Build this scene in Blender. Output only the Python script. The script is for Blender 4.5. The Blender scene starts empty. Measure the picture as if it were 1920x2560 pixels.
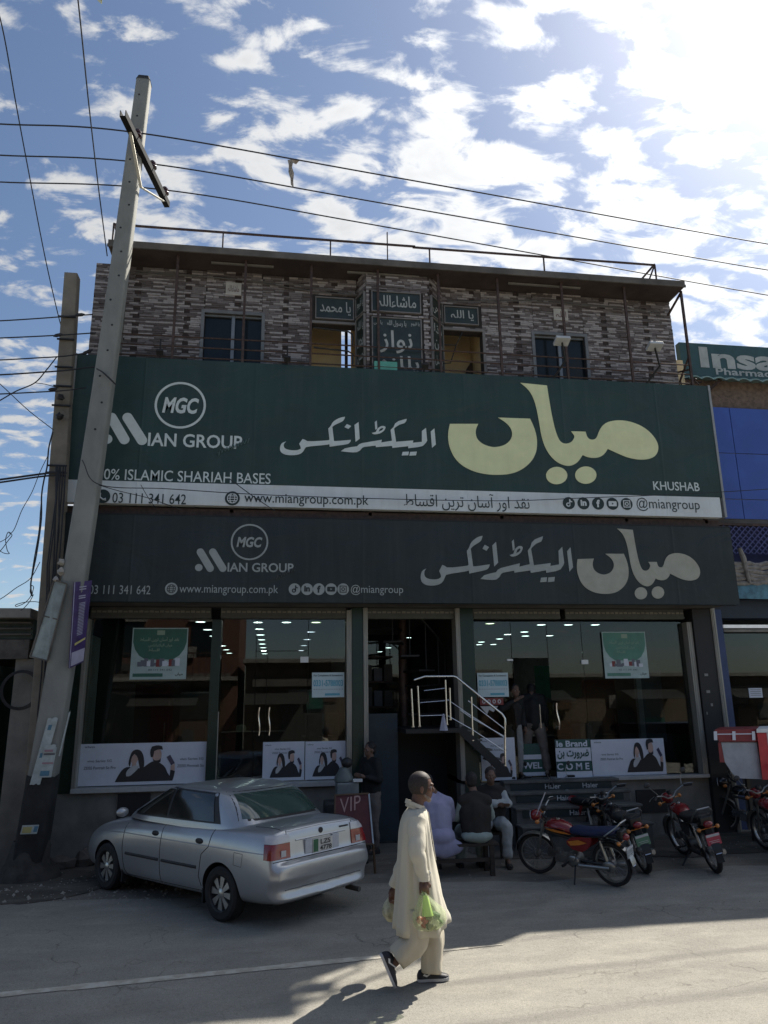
import bpy, bmesh, math, random
from mathutils import Vector, Matrix, noise
from mathutils.bvhtree import BVHTree
from mathutils.geometry import tessellate_polygon
R = math.radians
rnd = random.Random(7)
S = bpy.context.scene
C = S.collection

# ------------------------------------------------------------------ camera
PITCH, YAW, ROLL = R(14.385), R(8.441), R(-0.795)
FPX = 1833.48                                   # focal length in pixels of the 1920 x 2560 photograph
CAM = Vector((0, 0, 2.35))
c_f = Vector((math.sin(YAW)*math.cos(PITCH), math.cos(YAW)*math.cos(PITCH), math.sin(PITCH)))
_r = Vector((math.cos(YAW), -math.sin(YAW), 0)); _u = _r.cross(c_f)
c_r = _r*math.cos(ROLL) + _u*math.sin(ROLL); c_u = c_r.cross(c_f)
cd = bpy.data.cameras.new('camera'); cam = bpy.data.objects.new('camera', cd); C.objects.link(cam)
cd.sensor_fit = 'VERTICAL'; cd.sensor_height = 24; cd.sensor_width = 18; cd.lens = 24*FPX/2560
cd.clip_start = 0.05; cd.clip_end = 3000
M = Matrix((c_r, c_u, -c_f)).transposed().to_4x4(); M.translation = CAM
cam.matrix_world = M
S.camera = cam

# ------------------------------------------------------------------ sun, sky, exposure
SUN = Vector((0.75, 0.55, 1.0)).normalized()
ELEV = math.asin(SUN.z); AZ = math.atan2(SUN.x, SUN.y)
sl = bpy.data.lights.new('sun', 'SUN'); sl.energy = 5.0; sl.angle = R(0.53); sl.color = (1, 0.93, 0.82)
so = bpy.data.objects.new('sun', sl); C.objects.link(so)
so.rotation_euler = (-SUN).to_track_quat('-Z', 'Y').to_euler()
W = bpy.data.worlds.new('World'); S.world = W; W.use_nodes = True
def build_world():
    nt = W.node_tree; N = nt.nodes; L = nt.links; N.clear()
    out = N.new('ShaderNodeOutputWorld'); bg = N.new('ShaderNodeBackground')
    sky = N.new('ShaderNodeTexSky'); sky.sky_type = 'NISHITA'; sky.sun_disc = False
    sky.sun_elevation = ELEV; sky.sun_rotation = AZ; sky.air_density = 1.0; sky.dust_density = 0.7; sky.ozone_density = 2.5
    tc = N.new('ShaderNodeTexCoord'); sep = N.new('ShaderNodeSeparateXYZ'); L.new(tc.outputs['Generated'], sep.inputs[0])
    def m(op, a, b=None, c=None, clamp=False):
        n = N.new('ShaderNodeMath'); n.operation = op; n.use_clamp = clamp
        for i, v in enumerate((a, b, c)):
            if v is None: continue
            if isinstance(v, (int, float)): n.inputs[i].default_value = v
            else: L.new(v, n.inputs[i])
        return n.outputs[0]
    zz = m('MAXIMUM', m('ADD', sep.outputs[2], 0.20), 0.06)
    cx = m('DIVIDE', sep.outputs[0], zz); cy = m('DIVIDE', sep.outputs[1], zz)
    cmb = N.new('ShaderNodeCombineXYZ'); L.new(cx, cmb.inputs[0]); L.new(cy, cmb.inputs[1])
    mp = N.new('ShaderNodeMapping'); L.new(cmb.outputs[0], mp.inputs[0])
    mp.inputs['Rotation'].default_value = (0, 0, R(CL_ROT)); mp.inputs['Scale'].default_value = CL_SCALE
    mp.inputs['Location'].default_value = CL_LOC
    def nz(scale, det, rough, dist, vec, w=0.0):
        n = N.new('ShaderNodeTexNoise'); n.noise_dimensions = '4D'; n.inputs['W'].default_value = w
        n.inputs['Scale'].default_value = scale; n.inputs['Detail'].default_value = det
        n.inputs['Roughness'].default_value = rough; n.inputs['Distortion'].default_value = dist
        L.new(vec, n.inputs['Vector']); return n.outputs[0]
    big = nz(1.5, 2, 0.5, 0.3, mp.outputs[0], CL_W)
    mid = nz(CL_F, 9, 0.62, 0.7, mp.outputs[0], 5.1)
    fin = nz(16.0, 6, 0.62, 0.2, cmb.outputs[0], 1.7)
    d = m('ADD', m('ADD', m('MULTIPLY', big, CL_A), m('MULTIPLY', mid, CL_B)), m('MULTIPLY', fin, 0.34))
    # rounded puffs: a warped cell pattern added to the noise
    wv = N.new('ShaderNodeTexNoise'); wv.inputs['Scale'].default_value = 6.0; wv.inputs['Detail'].default_value = 4; L.new(mp.outputs[0], wv.inputs['Vector'])
    wa = N.new('ShaderNodeVectorMath'); wa.operation = 'MULTIPLY_ADD'; L.new(wv.outputs['Color'], wa.inputs[0]); wa.inputs[1].default_value = (.22,.22,.22); L.new(mp.outputs[0], wa.inputs[2])
    vo = N.new('ShaderNodeTexVoronoi'); vo.feature = 'F1'; vo.inputs['Scale'].default_value = CL_V; L.new(wa.outputs[0], vo.inputs['Vector'])
    d = m('ADD', d, m('MULTIPLY', m('SUBTRACT', 0.44, vo.outputs['Distance']), CL_P))
    # the cloud field thickens toward the sun
    dot = N.new('ShaderNodeVectorMath'); dot.operation = 'DOT_PRODUCT'; L.new(tc.outputs['Generated'], dot.inputs[0]); dot.inputs[1].default_value = SUN
    sd = dot.outputs['Value']
    thick = m('MULTIPLY', m('SUBTRACT', sd, 0.72), CL_GRAD)
    d = m('ADD', d, thick)
    dens = N.new('ShaderNodeMapRange'); dens.interpolation_type = 'SMOOTHSTEP'
    L.new(d, dens.inputs[0]); dens.inputs[1].default_value = CL_T0; dens.inputs[2].default_value = CL_T1
    dens = m('MULTIPLY', dens.outputs[0], 0.97)
    # shading of cloud: thin rims bright, thick cores a little grey away from the sun
    core = N.new('ShaderNodeMapRange'); L.new(d, core.inputs[0]); core.inputs[1].default_value = CL_T1; core.inputs[2].default_value = CL_T1+0.25
    glow = m('POWER', m('MAXIMUM', sd, 0.0), 5.0)
    glow2 = m('POWER', m('MAXIMUM', sd, 0.0), 34.0)
    cb = m('ADD', m('SUBTRACT', 0.60, m('MULTIPLY', core.outputs[0], 0.12)), m('ADD', m('MULTIPLY', glow, 0.70), m('MULTIPLY', glow2, 1.2)))
    ccol = N.new('ShaderNodeMixRGB'); ccol.blend_type = 'MULTIPLY'; ccol.inputs[0].default_value = 1
    cc = N.new('ShaderNodeCombineXYZ'); L.new(cb, cc.inputs[0]); L.new(cb, cc.inputs[1]); L.new(cb, cc.inputs[2])
    L.new(cc.outputs[0], ccol.inputs[1]); ccol.inputs[2].default_value = (0.97, 0.985, 1.0, 1)
    sc = N.new('ShaderNodeVectorMath'); sc.operation = 'SCALE'; L.new(sky.outputs[0], sc.inputs[0]); sc.inputs['Scale'].default_value = SKY_K
    hal = m('ADD', m('MULTIPLY', glow, 0.07), m('MULTIPLY', glow2, 0.55))
    hc = N.new('ShaderNodeCombineXYZ'); L.new(hal, hc.inputs[0]); L.new(hal, hc.inputs[1]); L.new(hal, hc.inputs[2])
    ad = N.new('ShaderNodeVectorMath'); ad.operation = 'ADD'; L.new(sc.outputs[0], ad.inputs[0]); L.new(hc.outputs[0], ad.inputs[1])
    mx = N.new('ShaderNodeMixRGB'); L.new(dens, mx.inputs[0]); L.new(ad.outputs[0], mx.inputs[1]); L.new(ccol.outputs[0], mx.inputs[2])
    # everything is expressed at background strength 0.1
    up = N.new('ShaderNodeVectorMath'); up.operation = 'SCALE'; L.new(mx.outputs[0], up.inputs[0]); up.inputs['Scale'].default_value = 6.4
    L.new(up.outputs[0], bg.inputs[0]); bg.inputs[1].default_value = 0.1
    L.new(bg.outputs[0], out.inputs[0])
CL_ROT = -35; CL_SCALE = (0.75, 1.35, 1); CL_LOC = (0.3, 1.2, 0); CL_GRAD = 0.17; CL_T0 = 0.975; CL_T1 = 1.16; SKY_K = 0.108; CL_V = 12.5; CL_P = 0.36; CL_W = 21.7; CL_A = 0.5; CL_B = 1.2; CL_F = 10
build_world()
S.view_settings.view_transform = 'Standard'; S.view_settings.look = 'None'
S.view_settings.exposure = 0.78; S.view_settings.gamma = 1.0; S.view_settings.use_curve_mapping = False
S.render.engine = 'CYCLES'
S.cycles.max_bounces = 8; S.cycles.diffuse_bounces = 3; S.cycles.glossy_bounces = 4; S.cycles.transparent_max_bounces = 16
S.cycles.caustics_reflective = False; S.cycles.caustics_refractive = False

# ------------------------------------------------------------------ surveying: where a sight line meets a known plane
def ray(px, py): return c_r*((px-960)/FPX) - c_u*((py-1280)/FPX) + c_f
def pY(px, py, Y): d = ray(px, py); return CAM + d*(Y/d.y)
def pZ(px, py, z=0.0): d = ray(px, py); return CAM + d*((z-CAM.z)/d.z)

# ------------------------------------------------------------------ materials
MATS = {}
def mat(name, col, rough=0.7, metal=0.0, var=0.12, scale=6.0, bump=0.0, bscale=40.0, col2=None, spec=0.5, coat=0.0, emit=None, estr=0.0, stretch=(1,1,1), lo=0.35, hi=0.65):
    if name in MATS: return MATS[name]
    m = bpy.data.materials.new(name); m.use_nodes = True; MATS[name] = m
    nt = m.node_tree; N = nt.nodes; L = nt.links; b = N['Principled BSDF']
    b.inputs['Roughness'].default_value = rough; b.inputs['Metallic'].default_value = metal
    b.inputs['Specular IOR Level'].default_value = spec; b.inputs['Coat Weight'].default_value = coat; b.inputs['Coat Roughness'].default_value = 0.08
    tc = N.new('ShaderNodeTexCoord'); mp = N.new('ShaderNodeMapping'); L.new(tc.outputs['Object'], mp.inputs[0]); mp.inputs['Scale'].default_value = stretch
    n = N.new('ShaderNodeTexNoise'); n.inputs['Scale'].default_value = scale; n.inputs['Detail'].default_value = 6; n.inputs['Roughness'].default_value = 0.6
    L.new(mp.outputs[0], n.inputs['Vector'])
    cr = N.new('ShaderNodeValToRGB'); L.new(n.outputs[0], cr.inputs[0])
    c1 = [max(0, v*(1-var)) for v in col]; c2 = list(col2) if col2 else [min(1, v*(1+var)) for v in col]
    cr.color_ramp.elements[0].position = lo; cr.color_ramp.elements[1].position = hi
    cr.color_ramp.elements[0].color = (*c1, 1); cr.color_ramp.elements[1].color = (*c2, 1)
    L.new(cr.outputs[0], b.inputs['Base Color'])
    if bump > 0:
        n2 = N.new('ShaderNodeTexNoise'); n2.inputs['Scale'].default_value = bscale; n2.inputs['Detail'].default_value = 4; L.new(mp.outputs[0], n2.inputs['Vector'])
        bp = N.new('ShaderNodeBump'); bp.inputs['Strength'].default_value = bump; bp.inputs['Distance'].default_value = 0.01
        L.new(n2.outputs[0], bp.inputs['Height']); L.new(bp.outputs[0], b.inputs['Normal'])
    if emit:
        b.inputs['Emission Color'].default_value = (*emit, 1); b.inputs['Emission Strength'].default_value = estr
    return m
def glass(name, tint=(0.8,0.85,0.85), refl=1.0, rough=0.0, ior=1.5):
    """thin pane: what is behind seen through it, reflections by Fresnel"""
    if name in MATS: return MATS[name]
    m = bpy.data.materials.new(name); m.use_nodes = True; MATS[name] = m
    nt = m.node_tree; N = nt.nodes; L = nt.links; N.clear()
    o = N.new('ShaderNodeOutputMaterial'); mx = N.new('ShaderNodeMixShader'); t = N.new('ShaderNodeBsdfTransparent'); g = N.new('ShaderNodeBsdfGlossy')
    f = N.new('ShaderNodeFresnel'); f.inputs[0].default_value = ior; k = N.new('ShaderNodeMath'); k.operation = 'MULTIPLY'; k.inputs[1].default_value = refl; k.use_clamp = True
    L.new(f.outputs[0], k.inputs[0]); L.new(k.outputs[0], mx.inputs[0]); t.inputs[0].default_value = (*tint, 1); g.inputs['Roughness'].default_value = rough
    g.inputs[0].default_value = (1, 1, 1, 1)
    L.new(t.outputs[0], mx.inputs[1]); L.new(g.outputs[0], mx.inputs[2]); L.new(mx.outputs[0], o.inputs[0])
    return m

# ------------------------------------------------------------------ mesh builder
ORG = {}
class MB:
    def __init__(s): s.v = []; s.f = []; s.fm = []
    def add(s, vs, fs, mi=0):
        o = len(s.v); s.v += [Vector(v) for v in vs]; s.f += [tuple(i+o for i in f) for f in fs]; s.fm += [mi]*len(fs); return s
    def box(s, x0, y0, z0, x1, y1, z1, mi=0):
        v = [(x, y, z) for z in (z0, z1) for y in (y0, y1) for x in (x0, x1)]
        return s.add(v, [(0,2,3,1),(4,5,7,6),(0,1,5,4),(2,6,7,3),(0,4,6,2),(1,3,7,5)], mi)
    def obox(s, c, ax, h, mi=0):
        c = Vector(c); a, b, d = [Vector(q)*k for q, k in zip(ax, h)]
        v = [c + a*i + b*j + d*k for k in (-1,1) for j in (-1,1) for i in (-1,1)]
        return s.add(v, [(0,2,3,1),(4,5,7,6),(0,1,5,4),(2,6,7,3),(0,4,6,2),(1,3,7,5)], mi)
    def bar(s, p, q, w, h=None, up=(0,0,1), mi=0):
        p = Vector(p); q = Vector(q); d = (q-p); l = d.length; d.normalize(); h = h or w
        u = Vector(up); sx = d.cross(u)
        if sx.length < 1e-4: sx = d.cross(Vector((1,0,0)))
        sx.normalize(); uz = sx.cross(d)
        return s.obox((p+q)/2, (d, sx, uz), (l/2, w/2, h/2), mi)
    def tube(s, pts, r, n=8, cap=True, mi=0):
        pts = [Vector(p) for p in pts]; k = len(pts); rs = r if isinstance(r, (list, tuple)) else [r]*k
        o = len(s.v); t = (pts[1]-pts[0]).normalized(); a = t.cross(Vector((0,0,1)))
        if a.length < 1e-3: a = t.cross(Vector((1,0,0)))
        a.normalize(); 
        for i in range(k):
            if i == 0: t = pts[1]-pts[0]
            elif i == k-1: t = pts[-1]-pts[-2]
            else: t = (pts[i+1]-pts[i]).normalized() + (pts[i]-pts[i-1]).normalized()
            if t.length < 1e-6: t = pts[i]-pts[i-1]
            t.normalize(); a = (a - t*a.dot(t))
            if a.length < 1e-4: a = t.orthogonal()
            a.normalize(); b = t.cross(a)
            for j in range(n):
                an = 2*math.pi*j/n; s.v.append(pts[i] + (a*math.cos(an) + b*math.sin(an))*rs[i])
        for i in range(k-1):
            for j in range(n):
                s.f.append((o+i*n+j, o+i*n+(j+1)%n, o+(i+1)*n+(j+1)%n, o+(i+1)*n+j)); s.fm.append(mi)
        if cap:
            s.f.append(tuple(o+j for j in range(n-1,-1,-1))); s.fm.append(mi)
            s.f.append(tuple(o+(k-1)*n+j for j in range(n))); s.fm.append(mi)
        return s
    def lathe(s, prof, n=20, c=(0,0,0), ax='Z', mi=0, a0=0.0, a1=2*math.pi):
        """prof: list of (radius, height) turned about the axis through c"""
        c = Vector(c); o = len(s.v); k = len(prof); full = abs(a1-a0-2*math.pi) < 1e-6; nn = n if full else n+1
        for (r, h) in prof:
            for j in range(nn):
                an = a0 + (a1-a0)*j/n; x, y = r*math.cos(an), r*math.sin(an)
                s.v.append(c + (Vector((x, y, h)) if ax == 'Z' else Vector((x, h, y)) if ax == 'Y' else Vector((h, x, y))))
        for i in range(k-1):
            for j in range(n):
                j2 = (j+1) % nn if full else j+1
                s.f.append((o+i*nn+j, o+i*nn+j2, o+(i+1)*nn+j2, o+(i+1)*nn+j)); s.fm.append(mi)
        return s
    def prism(s, poly, fn, d0, d1, mi=0):
        """poly: 2D outline (or list with holes); fn(u, v, d) -> point; a solid from depth d0 (front) to d1"""
        loops = poly if isinstance(poly[0][0], (list, tuple)) else [poly]
        tri = tessellate_polygon([[Vector((p[0], p[1], 0)) for p in lp] for lp in loops])
        flat = [p for lp in loops for p in lp]; n = len(flat); o = len(s.v)
        for d in (d0, d1):
            for p in flat: s.v.append(Vector(fn(p[0], p[1], d)))
        for t in tri:
            s.f.append(tuple(o+i for i in t)); s.fm.append(mi)
            s.f.append(tuple(o+n+i for i in reversed(t))); s.fm.append(mi)
        st = 0
        for lp in loops:
            k = len(lp)
            for i in range(k):
                a, b = st+i, st+(i+1) % k
                s.f.append((o+a, o+b, o+n+b, o+n+a)); s.fm.append(mi)
            st += k
        return s
    def grid(s, pts, close_u=False, close_v=False, mi=0):
        nu = len(pts); nv = len(pts[0]); o = len(s.v)
        for row in pts: s.v += [Vector(p) for p in row]
        for i in range(nu if close_u else nu-1):
            for j in range(nv if close_v else nv-1):
                i2, j2 = (i+1) % nu, (j+1) % nv
                s.f.append((o+i*nv+j, o+i*nv+j2, o+i2*nv+j2, o+i2*nv+j)); s.fm.append(mi)
        return s
    def ell(s, c, r, nu=10, nv=14, rot=None, mi=0):
        c = Vector(c); rot = rot or Matrix.Identity(3); r = r if isinstance(r, (list, tuple)) else (r,r,r)
        rows = []
        for i in range(nu+1):
            t = math.pi*i/nu
            rows.append([c + rot @ Vector((r[0]*math.sin(t)*math.cos(2*math.pi*j/nv), r[1]*math.sin(t)*math.sin(2*math.pi*j/nv), r[2]*math.cos(t))) for j in range(nv)])
        return s.grid(rows, close_v=True, mi=mi)
    def xf(s, m):
        s.v = [m @ v for v in s.v]; return s
    def mesh(s, name, mats, off=(0,0,0)):
        me = bpy.data.meshes.new(name); off = Vector(off)
        me.from_pydata([v-off for v in s.v], [], s.f)
        mats = mats if isinstance(mats, (list, tuple)) else [mats]
        for m in mats: me.materials.append(m)
        if len(mats) > 1: me.polygons.foreach_set('material_index', s.fm)
        return me
    def build(s, name, mats, parent=None, smooth=False, bevel=0.0, fix=True, loc=None, subd=0):
        off = ORG.get(parent.name, Vector()) if parent else (Vector(loc) if loc is not None else Vector())
        me = s.mesh(name, mats, off)
        if fix:
            bm = bmesh.new(); bm.from_mesh(me)
            bmesh.ops.remove_doubles(bm, verts=bm.verts, dist=1e-5)
            bmesh.ops.recalc_face_normals(bm, faces=bm.faces); bm.to_mesh(me); bm.free()
        if smooth: shade(me, smooth if isinstance(smooth, (int, float)) and smooth is not True else 40)
        o = bpy.data.objects.new(name, me); C.objects.link(o); ORG[o.name] = off
        if parent: o.parent = parent
        elif loc is not None: o.location = loc
        if bevel:
            b = o.modifiers.new('bevel', 'BEVEL'); b.width = bevel; b.segments = 2; b.limit_method = 'ANGLE'
        if subd:
            b = o.modifiers.new('sub', 'SUBSURF'); b.levels = subd; b.render_levels = subd
        return o
def shade(me, ang=40):
    me.polygons.foreach_set('use_smooth', [True]*len(me.polygons))
    bm = bmesh.new(); bm.from_mesh(me); a = R(ang)
    for e in bm.edges:
        e.smooth = not (len(e.link_faces) == 2 and e.calc_face_angle(0) > a)
    bm.to_mesh(me); bm.free()
def tag(o, label=None, cat=None, group=None, kind=None):
    if label: o['label'] = label
    if cat: o['category'] = cat
    if group: o['group'] = group
    if kind: o['kind'] = kind
    return o
def thing(name, label, cat, loc=(0,0,0), rz=0.0, group=None, local=False):
    o = bpy.data.objects.new(name, None); C.objects.link(o); o.empty_display_size = 0.2
    o.location = loc; o.rotation_euler = (0, 0, rz); ORG[o.name] = Vector() if local else Vector(loc)
    return tag(o, label, cat, group)
def copy_tree(o, parent=None):
    c = o.copy(); C.objects.link(c); c.parent = parent; ORG[c.name] = ORG.get(o.name, Vector())
    for ch in list(o.children): copy_tree(ch, c)
    return c
def share(me, name, parent, loc, rot=None, scale=None):
    o = bpy.data.objects.new(name, me); C.objects.link(o); o.parent = parent
    o.location = Vector(loc) - (ORG.get(parent.name, Vector()) if parent else Vector())
    if rot: o.rotation_euler = rot
    if scale: o.scale = scale
    return o

# ------------------------------------------------------------------ lettering
_FORMS = {  # letter: isolated, final, initial, medial
 'ا':'ﺍﺎ','آ':'ﺁﺂ','ب':'ﺏﺐﺑﺒ','پ':'ﭖﭗﭘﭙ','ت':'ﺕﺖﺗﺘ','ٹ':'ﭦﭧﭨﭩ','ج':'ﺝﺞﺟﺠ','ح':'ﺡﺢﺣﺤ','د':'ﺩﺪ','ذ':'ﺫﺬ','ر':'ﺭﺮ','ز':'ﺯﺰ','س':'ﺱﺲﺳﺴ','ش':'ﺵﺶﺷﺸ',
 'ص':'ﺹﺺﺻﺼ','ض':'ﺽﺾﺿﻀ','ط':'ﻁﻂﻃﻄ','ع':'ﻉﻊﻋﻌ','ف':'ﻑﻒﻓﻔ','ق':'ﻕﻖﻗﻘ','ک':'ﮎﮏﮐﮑ','ل':'ﻝﻞﻟﻠ','م':'ﻡﻢﻣﻤ','ن':'ﻥﻦﻧﻨ','ں':'ﮞﮟ','و':'ﻭﻮ','ہ':'ﮦﮧﮨﮩ','ه':'ﻩﻪﻫﻬ','ی':'ﯼﯽﯾﯿ','ء':'ﺀ'}
def urdu(s):
    out = []
    for i, ch in enumerate(s):
        f = _FORMS.get(ch)
        if not f: out.append(ch); continue
        pv = _FORMS.get(s[i-1]) if i else None; nx = _FORMS.get(s[i+1]) if i+1 < len(s) else None
        jp = pv is not None and len(pv) == 4 and len(f) >= 2; jn = len(f) == 4 and nx is not None and len(nx) >= 2
        out.append(f[3] if jp and jn else f[1] if jp else f[2] if jn else f[0])
    return ''.join(reversed(out))
_TX = {}
def text_geo(s, bold=0.0, shear=0.0, spacing=1.0):
    key = (s, bold, shear, spacing)
    if key in _TX: return _TX[key]
    cu = bpy.data.curves.new('tx', 'FONT'); cu.body = s; cu.offset = bold; cu.shear = shear; cu.resolution_u = 3; cu.space_character = spacing
    o = bpy.data.objects.new('tx', cu); C.objects.link(o)
    dg = bpy.context.evaluated_depsgraph_get(); ev = o.evaluated_get(dg); me = ev.to_mesh()
    v = [(p.co.x, p.co.y) for p in me.vertices]; f = [tuple(q.vertices) for q in me.polygons]
    ev.to_mesh_clear(); bpy.data.objects.remove(o); bpy.data.curves.remove(cu)
    if not v: v = [(0,0),(1,0),(1,1)]; f = [(0,1,2)]
    x0 = min(p[0] for p in v); x1 = max(p[0] for p in v); y0 = min(p[1] for p in v); y1 = max(p[1] for p in v)
    r = ([((x-x0)/max(1e-6,x1-x0), (y-y0)/max(1e-6,y1-y0)) for x, y in v], f); _TX[key] = r
    return r
def put_text(mb, s, p0, ux, uz, n=Vector((0,-1,0)), d=0.004, bold=0.0, shear=0.0, spacing=1.0, mi=0, thick=0.0):
    """text fitted in the box p0, ux (its width vector), uz (its height vector), proud of the plane by d"""
    v, f = text_geo(s, bold, shear, spacing); p0 = Vector(p0) + Vector(n)*d; ux = Vector(ux); uz = Vector(uz)
    mb.add([p0 + ux*x + uz*y for x, y in v], f, mi); return mb
def quad_text(mb, s, px0, py1, px1, py0, Y, d=0.004, bold=0.0, shear=0.0, spacing=1.0, mi=0, slope=None):
    """text whose box in the wall plane Y is surveyed from two corners: lower left, upper right"""
    a = pY(px0, py1, Y); b = pY(px1, py0, Y)
    return put_text(mb, s, a, (b.x-a.x, 0, 0), (0, 0, b.z-a.z), d=d, bold=bold, shear=shear, spacing=spacing, mi=mi)
# ================================================================== GROUND
def ground_mat(name, c1, c2, c3, rough=0.92, spots=0.0):
    m = bpy.data.materials.new(name); m.use_nodes = True; MATS[name] = m
    nt = m.node_tree; N = nt.nodes; L = nt.links; b = N['Principled BSDF']; b.inputs['Roughness'].default_value = rough; b.inputs['Specular IOR Level'].default_value = 0.3
    tc = N.new('ShaderNodeTexCoord')
    def nz(s, d, st=(1,1,1), w=0.55, dist=0.0):
        mp = N.new('ShaderNodeMapping'); mp.inputs['Scale'].default_value = st; L.new(tc.outputs['Object'], mp.inputs[0])
        n = N.new('ShaderNodeTexNoise'); n.inputs['Scale'].default_value = s; n.inputs['Detail'].default_value = d; n.inputs['Roughness'].default_value = w; n.inputs['Distortion'].default_value = dist
        L.new(mp.outputs[0], n.inputs['Vector']); return n.outputs[0]
    def ramp(src, p0, a, p1, bb):
        r = N.new('ShaderNodeValToRGB'); L.new(src, r.inputs[0]); r.color_ramp.elements[0].position = p0; r.color_ramp.elements[1].position = p1
        r.color_ramp.elements[0].color = (*a, 1); r.color_ramp.elements[1].color = (*bb, 1); return r.outputs[0]
    def mix(t, fac, a, bb):
        x = N.new('ShaderNodeMixRGB'); x.blend_type = t
        if isinstance(fac, float): x.inputs[0].default_value = fac
        else: L.new(fac, x.inputs[0])
        L.new(a, x.inputs[1]); L.new(bb, x.inputs[2]); return x.outputs[0]
    large = ramp(nz(0.35, 5, (0.5, 1.3, 1), 0.6, 0.6), 0.35, c1, 0.65, c2)
    mid = nz(2.2, 8, (0.6, 1.4, 1), 0.62, 0.4)
    dust = N.new('ShaderNodeValToRGB'); L.new(mid, dust.inputs[0]); dust.color_ramp.elements[0].position = 0.45; dust.color_ramp.elements[1].position = 0.7
    c = mix('MIX', dust.outputs[0], large, ramp(mid, 0.0, c3, 1.0, c3))
    grain = ramp(nz(140, 3), 0.3, (0.66, 0.66, 0.67), 0.7, (1.26, 1.25, 1.22)); c = mix('MULTIPLY', 1.0, c, grain)
    track = ramp(nz(1.1, 3, (0.08, 2.2, 1), 0.5, 0.2), 0.3, (0.93, 0.93, 0.93), 0.7, (1.04, 1.04, 1.04)); c = mix('MULTIPLY', 1.0, c, track)
    vo = N.new('ShaderNodeTexVoronoi'); vo.inputs['Scale'].default_value = 5.0; vo.inputs['Randomness'].default_value = 1.0; L.new(tc.outputs['Object'], vo.inputs['Vector'])
    stain = ramp(nz(0.9, 4, (1, 1, 1), 0.7, 1.0), 0.60, (1, 1, 1), 0.80, (0.70, 0.69, 0.68)); c = mix('MULTIPLY', 1.0, c, stain)
    # fine cracks, only here and there
    wn = N.new('ShaderNodeTexNoise'); wn.inputs['Scale'].default_value = 1.6; wn.inputs['Detail'].default_value = 5; L.new(tc.outputs['Object'], wn.inputs['Vector'])
    wm = N.new('ShaderNodeVectorMath'); wm.operation = 'MULTIPLY_ADD'; L.new(wn.outputs['Color'], wm.inputs[0]); wm.inputs[1].default_value = (.9,.9,.9); L.new(tc.outputs['Object'], wm.inputs[2])
    vo.feature = 'DISTANCE_TO_EDGE'; vo.inputs['Scale'].default_value = .9; L.new(wm.outputs[0], vo.inputs['Vector'])
    ck = ramp(vo.outputs['Distance'], 0.002, (0.55, 0.54, 0.53), 0.011, (1, 1, 1)); msk = N.new('ShaderNodeMapRange'); L.new(nz(0.7, 3, (1,1,1), .6, .5), msk.inputs[0]); msk.inputs[1].default_value = .5; msk.inputs[2].default_value = .62
    c = mix('MULTIPLY', msk.outputs[0], c, ck)
    sp_ = ramp(nz(28, 2, (1,1,1), .5), .30, (0.70, .69, .68), .40, (1, 1, 1)); c = mix('MULTIPLY', .6, c, sp_)
    L.new(c, b.inputs['Base Color'])
    g = nz(90, 5, (1,1,1), 0.7); g2 = nz(6, 4)
    ad = N.new('ShaderNodeMath'); ad.operation = 'MULTIPLY_ADD'; L.new(g2, ad.inputs[0]); ad.inputs[1].default_value = 2.0; L.new(g, ad.inputs[2])
    bp = N.new('ShaderNodeBump'); bp.inputs['Strength'].default_value = 0.55; bp.inputs['Distance'].default_value = 0.008
    L.new(ad.outputs[0], bp.inputs['Height']); L.new(bp.outputs[0], b.inputs['Normal'])
    return m
M_DIRT = ground_mat('packed_dirt', (0.15,0.138,0.118), (0.22,0.203,0.172), (0.26,0.238,0.20))
M_ROAD = ground_mat('dusty_asphalt', (0.232,0.224,0.200), (0.292,0.281,0.250), (0.325,0.311,0.273))
m = MB(); m.box(-300, -300, -0.6, 300, 400, 0.0); tag(m.build('ground', M_DIRT), kind='structure')
# the carriageway: a sheet 5 mm above the dirt with a frayed edge toward the shops
m = MB(); e = []
for i in range(401):
    x = -100 + i*0.5; e.append((x, 10.4 + 0.35*noise.noise((x*0.35, 0.3, 0)) + 0.16*noise.noise((x*1.6, 7, 0))))
poly = [(100, -2.6), (-100, -2.6)] + e
for i in range(400):
    a, b = e[i], e[i+1]; m.add([(a[0], -2.6, 0.006), (b[0], -2.6, 0.006), (b[0], b[1], 0.004), (a[0], a[1], 0.004)], [(0,1,2,3)])
tag(m.build('road', M_ROAD), kind='structure')
M_LINE = mat('worn_road_paint', (0.50,0.48,0.42), 0.85, var=0.0, col2=(0.38,0.35,0.29), scale=9, lo=0.42, hi=0.58, bump=0.2, bscale=90)
m = MB()
for i in range(90):
    x = -24 + i*0.36; f = lambda t: 7.335 + 0.102*(t+2.2)
    if x > 2.0: break
    w = (0.06 + 0.02*noise.noise((x*2.1, 1, 4)))*min(1, max(.12, (2.2-x)/1.6)); w2 = w
    m.add([(x, f(x)-w, 0.0095), (x+.36, f(x+.36)-w2, 0.0095), (x+.36, f(x+.36)+w2, 0.0095), (x, f(x)+w, 0.0095)], [(0,1,2,3)])
tag(m.build('road_line', M_LINE), kind='structure')
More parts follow.
